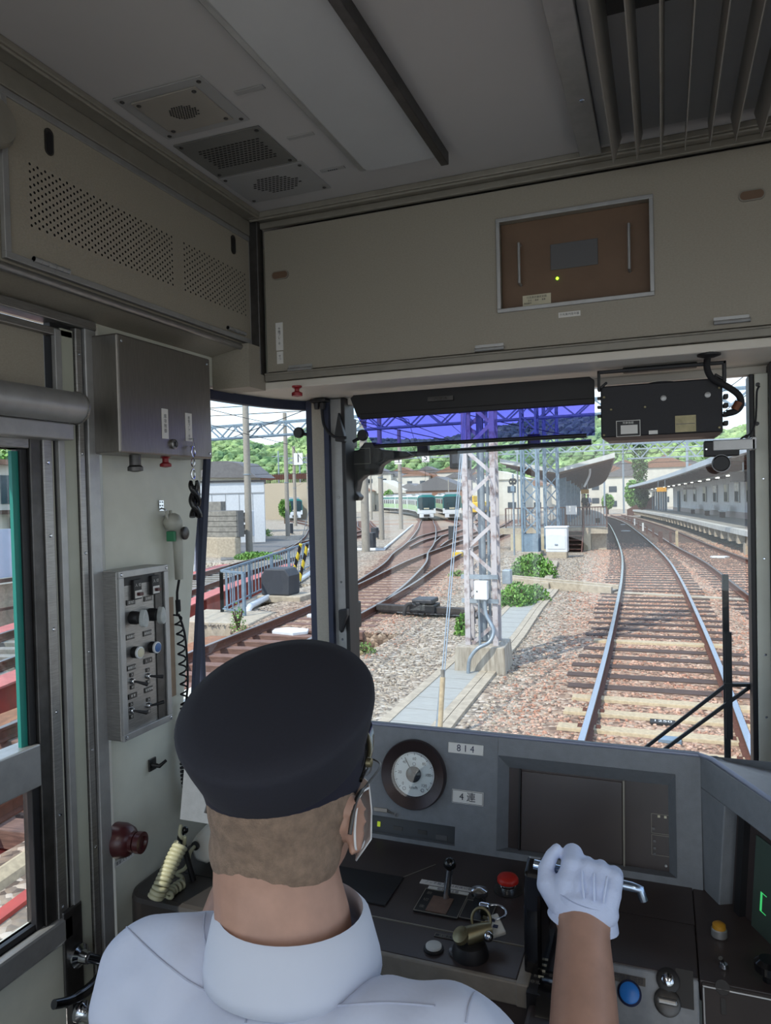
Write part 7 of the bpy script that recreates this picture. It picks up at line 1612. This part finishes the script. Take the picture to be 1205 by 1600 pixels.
# posts between the tracks
for i, (px, py, h_, mm) in enumerate(((1058, 856, .78, 'conc_s'), (1048, 853, .68, 'brownp'), (1034, 849, .62, 'brownp'), (1031, 848, .60, 'brownp'), (1021, 840, .58, 'brownp'), (1011, 834, .55, 'brownp'), (1005, 830, .6, 'white_m'), (998, 826, .55, 'brownp'), (992, 821, .6, 'white_m'), (987, 819, .5, 'brownp'), (982, 815, .5, 'brownp'), (977, 812, .5, 'brownp'))):
    p = G(px, py, RAILZ - .17); o = MB().box(p.x - .06, p.x + .06, p.y - .05, p.y + .05, p.z, p.z + h_).build('track_post', mm)
    lbs = 'pale wooden post, nearest of the row between the tracks' if i == 0 else ('short white post in the row between the tracks' if mm == 'white_m' else 'short brown post in the row between the tracks'); tag(o, lbs, 'post', None if i == 0 else ('white posts between the tracks' if mm == 'white_m' else 'brown posts between the tracks'))
a = G(987, 819, RAILZ - .17) + V((0, 0, .5)); b = G(970, 809, RAILZ - .17) + V((0, 0, .42)); tag(MB().bar(a, b, .035).build('post_beam', 'brownp'), 'long brown beam on top of the far track posts', 'beam')

# ---- plants
def foliage(c, r, n, m_, size, flat=.8, shell=.55):
    m = MB()
    for _ in range(n):
        d = V(rng.normal(0, 1, 3)).normalized(); k = shell + (1 - shell) * random.random(); q = V(c) + V((d.x * r[0] * k, d.y * r[1] * k, abs(d.z) * r[2] * k if flat > .5 else d.z * r[2] * k))
        a = V(rng.normal(0, 1, 3)).normalized() * size * random.uniform(.6, 1.2); b = a.cross(V(rng.normal(0, 1, 3))).normalized() * size * .5
        m.add([q - a, q + b, q + a, q - b], [(0, 1, 2, 3)])
    return m
def bush(px, py, r, n, lb, m_='leaf', size=.06):
    p = G(px, py, RAILZ - .17); t = thing('bush', lb, 'bush', p); foliage(p, r, n, m_, size).build('leaves', m_, t)
    m = MB()
    for k in range(7): a = k * .9; m.bar(p, p + V((r[0] * .6 * math.cos(a), r[1] * .6 * math.sin(a), r[2] * .7)), .02)
    m.build('stems', 'bark', t)
bush(833, 902, (.75, .6, .75), 1900, 'leafy green bush behind the crossing trough'); bush(808, 945, (.45, .6, .55), 1400, 'bright green bush between mast and crossing trough', size=.045); bush(832, 938, (.45, .4, .40), 900, 'low green bush right of the mast beside the trough', size=.045)
bush(722, 992, (.14, .2, .42), 500, 'narrow green plant at the left foot of the big mast', size=.035); bush(714, 900, (.3, .3, .2), 250, 'small weed tuft by the yard track', size=.03); bush(402, 874, (1.2, .6, .35), 1500, 'wide weed patch before the thick pole'); bush(408, 838, (1.1, .6, .7), 900, 'green bush in front of the white shed'); bush(570, 1020, (.2, .2, .18), 250, 'little weed at the foot of the left pillar view', size=.02); bush(372, 985, (.16, .2, .55), 160, 'thin weeds beside the red girder', size=.03)

# ---- left side buildings
wb = thing('white_shed', 'white panelled shed with two air conditioners in the corner window', 'building', (-25, 40, -2.5))
gz40 = gz(40) - .17
zt_ = on(425, 752, 'y', 40.6).z; fs_ = Fr((-23.9, 40.6, gz40), (.86, .5, 0), (0, 0, 1)); hh_ = zt_ - gz40
MB().fbox(fs_, -14, 0, 0, hh_, -8, 0).build('shed_wall', 'white_m', wb); MB().fbox(fs_, -14.1, .1, hh_, hh_ + .12, -8, .1).build('roof_edge', 'steel_d', wb); MB().fbox(fs_, -14, 0, hh_ - .75, hh_ - .68, 0, .03).build('panel_line', 'alu', wb)
m = MB()
for k in range(16): m.fbox(fs_, -13.5 + k * .85, -13.47 + k * .85, 0, hh_ - .75, 0, .015)
m.build('panel_joints', 'alu', wb)
acu = on(381, 838, 'y', 38.0); t = thing('air_conditioner', 'tall white two-fan air conditioner against the shed', 'air conditioner', acu)
MB().box(acu.x - .45, acu.x + .5, 38.0, 38.45, acu.z, acu.z + 1.55).build('unit_body', 'white_m', t, bevel=.03)
for z in (.42, 1.15): MB().lathe((acu.x + .12, 38.0, acu.z + z), (0, -1, 0), [(.30, 0), (.30, .02), (.26, .02), (.26, .005)], 24).build('fan_ring', 'steel_d', t); MB().lathe((acu.x + .12, 37.99, acu.z + z), (0, -1, 0), [(.08, 0), (.07, .02)], 12).build('fan_hub', 'lcd', t)
h0 = on(315, 748, 'y', 55); h1 = on(418, 748, 'y', 55); hb_ = thing('grey_roof_hall', 'grey hall with a dark curved roof behind the white shed', 'building', h0)
MB().box(h0.x - 6, h1.x - 2.2, 55, 57.5, gz(55), h0.z + .4).build('hall_wall', 'house', hb_); f_ = Fr((0, 54.6, 0), (1, 0, 0), (0, 0, 1)); tp_ = on(360, 722, 'y', 55).z
MB().prism(f_, [(h0.x - 7, h0.z + .3), (h1.x - .8, h0.z - .1), (h1.x - 2.6, tp_ - .15), (h1.x - 3.9, tp_ + .1), (h0.x - 4, tp_ + .1)], -3.2, .0).build('hall_roof', 'roof_g', hb_)
# round block wall
w0 = G(372, 872, RAILZ - .17); bw = thing('block_wall', 'rounded grey block retaining wall at the left of the corner window', 'wall', w0)
zt_ = on(365, 798, 'y', w0.y).z; zm = on(365, 840, 'y', w0.y).z; ct_ = []
pl = [(w0.x - 6, w0.y + 1.5), (w0.x - 1.2, w0.y + .2), (w0.x - .3, w0.y + .25), (w0.x - .15, w0.y + .5), (w0.x - .9, w0.y + 1.6), (w0.x - 6, w0.y + 2.5)]
fz = Fr((0, 0, 0), (1, 0, 0), (0, 1, 0)); MB().prism(fz, pl, -4.3, zm).build('cast_base', 'conc', bw, bevel=.05)
for k in range(5): z0_ = zm + (zt_ - zm) * k / 5; MB().prism(fz, [(x + .06, y + .06) for x, y in pl], z0_ + .012, z0_ + (zt_ - zm) / 5 - .012).build('block_course', 'conc_d', bw)
MB().prism(fz, [(x + .12, y + .12) for x, y in pl], zm, zt_ - .01).build('mortar_core', 'asphalt', bw)
a0 = on(345, 790, 'y', w0.y + 1.6); MB().box(a0.x - 4, a0.x, w0.y + 1.6, w0.y + 2.0, zt_ - .2, zt_ + .42).build('rear_block', 'conc_d', bw)
# asphalt yard patch
pa = [G(375, 862), G(425, 850), G(470, 838), G(440, 845), G(375, 848)]
m = MB(); m.add([(p.x, p.y, gz(p.y) - .15) for p in (G(345, 870), G(400, 866), G(440, 852), G(470, 842), G(425, 838), G(345, 845))], [(0, 1, 2, 3, 4, 5)]); struct(m.build('ground_asphalt', 'asphalt'))
# retaining wall and brown fence behind train
r0, r1 = on(424, 775, 'y', 95), on(560, 775, 'y', 95); t = thing('retaining_wall', 'long pale retaining wall with brown fence above the left siding', 'wall', r0)
z1 = on(430, 757, 'y', 95).z; MB().box(r0.x - 12, r0.x + 4.2, 112, 113, gz(100) - 1, z1 + .6).build('wall_face', 'conc', t)
m = MB()
for k in range(46): x = r0.x - 12 + k * .35; m.box(x, x + .1, 112.1, 112.2, z1 + .6, z1 + 2.3)
m.build('fence_pales', 'brownp', t); MB().box(r0.x - 12, r0.x + 4.1, 112.2, 112.26, z1 + 1.2, z1 + 2.1).build('fence_sheet', 'rust', t)
# concrete edge wall of the trench
sweep_ = sweep(MB(), [V((-8.86, 12.7, -2.4)), V((-9.2, 13.9, -2.4)), V((-12.15, 24.6, -2.4))], [(-.14, -1.95), (.16, -1.95), (.16, -.13), (-.14, -.13)]).build('trim_trench', 'conc_d'); struct(sweep_)
# blue-grey fence with concrete kerb
a, b = V((-9.35, 13.9, -2.55)), V((-12.3, 24.6, -2.55)); fe = rail_('yard_fence', 'pale blue-grey pipe fence beside the red girder', a, b, .95, 'bluegrey', 36)
b2 = V((-8.55, 13.55, -2.55)); rail_('yard_fence', 'short return of the pale fence at its near end', a, b2, .95, 'bluegrey', 4)
for k in range(1, 5): q = a.lerp(b, k / 5); MB().bar(q, q + V((0, 0, .95)), .06).build('middle_post', 'bluegrey', fe)
tag(MB().hexa([(-9.5, 12.65, -4.3), (-7.4, 12.65, -4.3), (-7.4, 14.2, -4.3), (-10.6, 14.2, -4.3)], [(-9.5, 12.65, -2.53), (-7.9, 12.65, -2.53), (-8.2, 14.2, -2.53), (-10.0, 14.2, -2.53)]).build('concrete_kerb', 'conc', bevel=.02), 'concrete abutment corner under the near end of the fence', 'kerb')
pw = [on(x, y, 'z', -2.5) for x, y in ((500, 885), (455, 915), (405, 940))] + [on(388, 953, 'z', -2.52)]
o = MB().tube(spline([pw[0], pw[1], pw[2], pw[3], pw[3] + V((-.05, -.1, -.5)), pw[3] + V((-.05, -.15, -1.2))], 6), .075, 12).build('white_pipe', 'white_m', smooth=60); tag(o, 'thick white pipe bending down at the fence end', 'pipe')
pb = G(431, 938, RAILZ - .17); t = thing('machine_cover', 'dark grey rounded machine cover on a concrete slab by the fence', 'box', pb)
f_ = Fr((0, pb.y, 0), (1, 0, 0), (0, 0, 1)); MB().prism(f_, [(pb.x - .42, pb.z + .12), (pb.x + .38, pb.z + .12), (pb.x + .40, pb.z + .62), (pb.x + .28, pb.z + .80), (pb.x - .30, pb.z + .80), (pb.x - .42, pb.z + .62)], -.6, .0).build('cover', mat('dark_box_grey', '3d4046'), t, bevel=.04); MB().box(pb.x - .5, pb.x + .75, pb.y - .1, pb.y + .8, pb.z - .05, pb.z + .12).build('slab', 'conc', t, bevel=.02)
s0, s1 = G(455, 912, RAILZ - .17), on(470, 850, 'y', G(455, 912).y + 1.0)
stp = bpy.data.materials.new('yellow_black_stripes'); stp.use_nodes = True; t_ = stp.node_tree; bs = t_.nodes['Principled BSDF']; tcn = N(t_, 'ShaderNodeTexCoord'); wv = N(t_, 'ShaderNodeTexWave', Scale=1.35); wv.bands_direction = 'DIAGONAL'; t_.links.new(tcn.outputs['Object'], wv.inputs[0])
rp_ = N(t_, 'ShaderNodeValToRGB'); rp_.color_ramp.interpolation = 'CONSTANT'; rp_.color_ramp.elements[0].color = (*lin('1c1a18'), 1); rp_.color_ramp.elements[1].position = .5; rp_.color_ramp.elements[1].color = (*lin('e0c53a'), 1); t_.links.new(wv.outputs[0], rp_.inputs[0]); t_.links.new(rp_.outputs[0], bs.inputs[0])
t = thing('striped_guard', 'yellow and black striped guards on slanting stay wires by the fence', 'guard', s0)
for d_ in (0, .22): MB().tube([s0 + V((d_, d_ * .4, 0)), s1 + V((d_ * .8, d_ * .4, 0))], .05, 10).build('guard_tube', stp, t, smooth=60)
MB().tube([s1, s1 + (s1 - s0) * 3.2], .012, 6).build('stay_wire', 'galv', t)
# red girder bridge
df = [p for p in dense(FF_, 1.0) if -13 <= p.y <= 24.4]
gb_ = thing('girder_bridge', 'red steel plate girder bridge carrying the far left track', 'bridge', df[0])
for s, nm in ((1, 'near'), (-1, 'far')):
    sweep(MB(), df, [(s * 1.32 - .02, -1.55), (s * 1.32 + .02, -1.55), (s * 1.32 + .02, -.10), (s * 1.32 - .02, -.10)]).build('girder_web', 'redg', gb_)
    sweep(MB(), df, [(s * 1.32 - .22, -.12), (s * 1.32 + .22, -.12), (s * 1.32 + .22, -.09), (s * 1.32 - .22, -.09)]).build('top_flange', mat('faded_red_flange', 'c06a62', .6, 0, .1, 5), gb_)
    sweep(MB(), df, [(s * 1.32 - .18, -1.57), (s * 1.32 + .18, -1.57), (s * 1.32 + .18, -1.53), (s * 1.32 - .18, -1.53)]).build('bottom_flange', 'redg', gb_)
    for i in range(0, len(df), 2): q = offset(df, s * 1.38)[i]; MB().box(q.x - .05, q.x + .05, q.y - .015, q.y + .015, q.z - 1.5, q.z - .12).build('stiffener', 'redg', gb_)
da = [p for p in dense(AA, 1.0) if p.y <= 12.6]
g2_ = thing('girder_bridge', 'rust red girders under the nearest left track', 'bridge', da[0])
for s in (-1, 1): sweep(MB(), da, [(s * 1.0 - .15, -1.0), (s * 1.0 + .15, -1.0), (s * 1.0 + .15, -.32), (s * 1.0 - .15, -.32)]).build('girder', 'redg', g2_)
for i in range(0, len(da), 2): q = da[i]; MB().bar(q + V((-1, 0, -.7)), q + V((1, 0, -.7)), .15, .3).build('cross_beam', 'rust', g2_)
sweep(MB(), da, [(2.55, -.95), (4.2, -.95), (4.2, -.9), (2.55, -.9)]).build('side_boards', mat('orange_brown_boards', '9a6b4c', .85, 0, .15, 5), g2_)
sweep(MB(), [p for p in da if p.y < 7], [(1.75, -.28), (1.85, -.28), (1.85, -.14), (1.75, -.14)]).build('red_angle', 'redg', g2_)
sweep(MB(), [p for p in da if p.y < 9], [(1.38, -.26), (1.46, -.30), (1.54, -.26), (1.57, -.19), (1.54, -.12), (1.46, -.08), (1.38, -.12), (1.35, -.19)]).build('cream_pipe', 'conc_s', g2_)
# walkway timber between rails seen through the door
sweep(MB(), da, [(-1.75, -.30), (-1.3, -.30), (-1.3, -.22), (-1.75, -.22)]).build('walkway_board', mat('orange_brown_boards', '9a6b4c', .85, 0, .15, 5), g2_)
# blue panel parapet beyond the bridge, seen through the door window
bpn = thing('panel_fence', 'pale blue panel fence with white posts beyond the bridge', 'fence', (-17.5, 10, -2))
X_ = -16.2
for k in range(12):
    y = -4 + k * 2.2; MB().box(X_ - .05, X_, y, y + 2.0, -1.9, -.62).build('panel', mat('pale_blue_panel', 'b9c4d8', .6, 0, .04, 3), bpn); MB().box(X_, X_ + .12, y + 2.0, y + 2.2, -3.4, -.58).build('post', 'white_m', bpn)
    MB().box(X_ - .3, X_ - .25, y, y + 2.0, -3.2, -2.1).build('lower_panel', 'conc', bpn)
MB().box(X_, X_ + .06, -4, 22.4, -2.02, -1.92).build('rail', 'brownp', bpn); MB().box(X_, X_ + .06, -4, 22.4, -2.75, -2.68).build('rail', 'brownp', bpn)
o = MB().box(-60, X_ - .4, -20, 26, -4.4, -2.9).build('ground_bank', 'conc_d'); struct(o)
def house(x, y, w_, d_, z, h_, lb, roof='roof_g', wallm='house', rot=0, rh=None, group=None):
    t = thing('house', lb, 'house', (x, y, z), group); MB().box(x - w_ / 2, x + w_ / 2, y, y + d_, z, z + h_).build('walls', wallm, t); rh = rh or w_ * .22; f_ = Fr((0, y - .3, 0), (1, 0, 0), (0, 0, 1))
    MB().prism(f_, [(x - w_ / 2 - .4, z + h_ - .05), (x + w_ / 2 + .4, z + h_ - .05), (x, z + h_ + rh)], -d_ - .6, 0).build('roof', roof, t)
    for k in range(max(1, int(w_ / 3.2))):
        for j in range(max(1, int(h_ / 2.8))): xx = x - w_ / 2 + (k + .5) * w_ / max(1, int(w_ / 3.2)); fr_ = MB().box(xx - .7, xx + .7, y - .04, y, z + 1 + j * 2.7, z + 2.1 + j * 2.7).build('window', 'darkw', t)
    return t
hd = on(18, 812, 'x', -30); t = thing('house', 'two-storey house with a red roof seen through the side door window', 'house', hd)
zt_ = on(18, 727, 'x', -30).z; zb_ = -3
MB().box(-37, -30, hd.y - 6, hd.y + .9, zb_, zt_).build('walls', 'house', t); MB().box(-37.6, -29.6, hd.y - 6.5, hd.y + 1.3, zt_, zt_ + .25).build('roof', 'roof_r', t)
MB().box(-30.02, -29.96, hd.y - .6, hd.y + .3, zt_ - 1.9, zt_ - .5).build('window', 'darkw', t); MB().box(-30, -29, hd.y - .9, hd.y + .8, zt_ - 2.4, zt_ - 2.2).build('balcony', 'brownp', t); MB().box(-29.9, -29.86, hd.y - .2, hd.y + .5, zb_ + .5, zt_ - 2.6).build('lower_door', 'wood', t)
ex = [(683, 805, 150, 14, 8, 5.0, 'roof_r', 'low hall with a rust brown gable behind the parked trains'), (595, 805, 152, 14, 9, 4.7, 'house', 'white gabled hall left behind the first train'), (780, 805, 122, 9, 8, 6, 'house', 'white building behind the left platform railings')]
for px, py, yy, w_, d_, h_, rf, lb in ex:
    c = on(px, py, 'y', yy); t = house(c.x, yy, w_, d_, gz(yy), h_, lb, 'roof_g' if rf == 'roof_r' else 'house', 'roof_r' if rf == 'roof_r' else 'house', rh=3.0 if yy > 130 else 1.5)
for k, (px, yy, w_, h_) in enumerate([(430, 150, 10, 5), (470, 160, 9, 6), (560, 150, 9, 6), (600, 165, 10, 6), (640, 155, 8, 6), (690, 170, 10, 6), (740, 160, 9, 6), (790, 150, 11, 6.5), (825, 140, 10, 7), (850, 165, 9, 7), (885, 150, 8, 7), (945, 150, 9, 8), (975, 140, 10, 9), (1005, 160, 11, 9), (1040, 150, 14, 11), (1085, 165, 10, 9), (1130, 150, 9, 8), (960, 175, 9, 9), (1020, 125, 6, 6)]):
    c = on(px, 800, 'y', yy); z = gz(110) + (yy - 110) * .05; side_ = 'left of the big mast' if px < 735 else ('beyond the left platform' if px < 930 else 'beyond the right platform')
    house(c.x, yy, w_ * .75, 6, z - 2, h_ * .62 + 1, f'small pale distant house {side_}', ('roof_g', 'roof_g', 'roof_r')[k % 3], 'house', group=f'distant houses {side_}')
for k in range(16):
    px = 555 + k * 13 + (k % 3) * 4; yy = 178 + (k * 7) % 12; c = on(px, 750 - (k * 5) % 14, 'y', yy)
    house(c.x, yy, 6 + (k % 3), 5, c.z - 3.5, 3.4, 'tiny pale house on the hillside above the parked trains', ('roof_g', 'roof_r')[k % 2], 'house', group='tiny hillside houses above the parked trains')
for k in range(12):
    px = 935 + k * 14 + (k % 3) * 4; yy = 176 + (k * 7) % 12; c = on(px, 745 - (k * 6) % 22, 'y', yy)
    house(c.x, yy, 6 + (k % 3) * 1.5, 5, c.z - 4, 4.0, 'tiny pale house on the hillside above the right platform', ('roof_g', 'roof_r')[k % 2], 'house', group='tiny hillside houses above the right platform')
c = on(718, 718, 'y', TY + .1); t = thing('back_box', 'dark grey box bracketed to the left side of the big mast', 'box', c); MB().box(c.x - .13, c.x + .14, c.y - .1, c.y + .1, c.z - .14, c.z + .16).build('box_body', 'black', t, bevel=.02); MB().box(c.x - .08, c.x + .10, c.y - .13, c.y - .1, c.z - .07, c.z + .14).build('box_door', MATS['dark_box_grey'], t, bevel=.01); MB().bar((c.x, c.y, c.z), (TX, c.y, c.z), .04).build('bracket', 'galv', t)
# wooded hills
ridge = [(-200, 640), (0, 660), (200, 675), (330, 690), (380, 690), (425, 702), (447, 690), (495, 662), (560, 686), (620, 691), (690, 690), (760, 672), (850, 655), (950, 648), (1050, 650), (1133, 677), (1165, 668), (1300, 640), (1500, 640)]
m = MB(); cols = np.linspace(-200, 1500, 90); rows = 10; vs = []
for i in range(rows):
    for px in cols:
        t = i / (rows - 1); yy = 170 + 110 * t; rr_ = ray(px, float(np.interp(px, [r[0] for r in ridge], [r[1] for r in ridge]))); k = 270 / (rr_.x ** 2 + rr_.y ** 2) ** .5
        top = rr_ * k; dxy = V((rr_.x, rr_.y, 0)).normalized() * (190 + 100 * t); vs.append(V((dxy.x, dxy.y, (gz(150)) + (top.z - gz(150)) * math.sin(t * PI / 2))))
nc = len(cols); m.add(vs, [(i * nc + j, i * nc + j + 1, (i + 1) * nc + j + 1, (i + 1) * nc + j) for i in range(rows - 1) for j in range(nc - 1)])
struct(m.build('ground_hills', 'forest', smooth=60))
m = MB()
for _ in range(15000):
    i = random.random() ** .8 * (rows - 1.01); j = random.random() * (nc - 1.01); a = vs[int(i) * nc + int(j)]; b = vs[(int(i) + 1) * nc + int(j) + 1]; q = a.lerp(b, random.random())
    if i < 3 and random.random() < .55: continue
    r = random.uniform(.8, 1.9); m.sphere(q + V((0, 0, r * .3)), r, 6, 4, (1, 1, random.uniform(.7, 1.1)))
me_ = m
arr = np.array(me_.v); arr += rng.normal(0, .2, arr.shape); me_.v = [tuple(v) for v in arr]
o = me_.build('hillside_forest', 'forest'); tag(o, 'dense green woodland covering the hills behind the station', 'trees', kind='stuff')
def tree(px, py, yy, h_, r, lb, m_='leaf_d', n=1500):
    c = on(px, py, 'y', yy); z = gz(yy) - .2; t = thing('tree', lb, 'tree', (c.x, yy, z)); MB().tube([(c.x, yy, z), (c.x, yy, z + h_ * .7)], [.14, .07], 8).build('trunk', 'bark', t, smooth=50)
    foliage((c.x, yy, z + h_ * .65), (r, r, h_ * .38), n, m_, .24, flat=0).build('crown', m_, t)
tree(1003, 790, 96, 4.6, .9, 'dark green tree at the far end of the right platform'); tree(988, 790, 108, 5, 1.0, 'lighter green tree left of the far right platform', 'leaf'); tree(950, 790, 116, 3.2, .9, 'green tree at the curve far ahead', 'leaf'); tree(608, 790, 150, 5.5, 1.3, 'bushy tree behind the parked train', 'leaf'); tree(1000, 720, 118, 13, 1.2, 'tall narrow cypress above the right canopy')
tree(445, 790, 85, 3.2, .8, 'bright small tree beside the lone parked train', 'leaf')
q = on(15, 700, 'x', -42); t = thing('tree', 'leafy tree above the red roofed house at the side window', 'tree', (q.x, q.y, -3)); MB().tube([(q.x, q.y, -3), (q.x, q.y, 3)], [.3, .15], 8).build('trunk', 'bark', t); foliage((q.x, q.y, q.z - .5), (6, 6, 3.4), 4200, 'leaf', .3, flat=0).build('crown', 'leaf', t)
# distant masts
for (px, yy, zt_, lb) in ((437, 120, 9, 'left'), (470, 125, 8, 'left'), (1005, 130, 9, ''), (975, 120, 7, ''), (1075, 90, 7, ''), (945, 115, 8, '')):
    c = on(px, 790, 'y', yy); t = thing('distant_mast', f'thin distant line mast at the {"left hillside" if lb else "far right station throat"}', 'mast', (c.x, yy, gz(yy)), 'thin distant line masts ' + ('left' if lb else 'right')); MB().cyl((c.x, yy, gz(yy)), (c.x, yy, zt_), .14, 8).build('shaft', 'galv', t); MB().bar((c.x - 1.4, yy, zt_ - 1), (c.x + 1.4, yy, zt_ - 1), .1).build('cross_arm', 'galv', t)
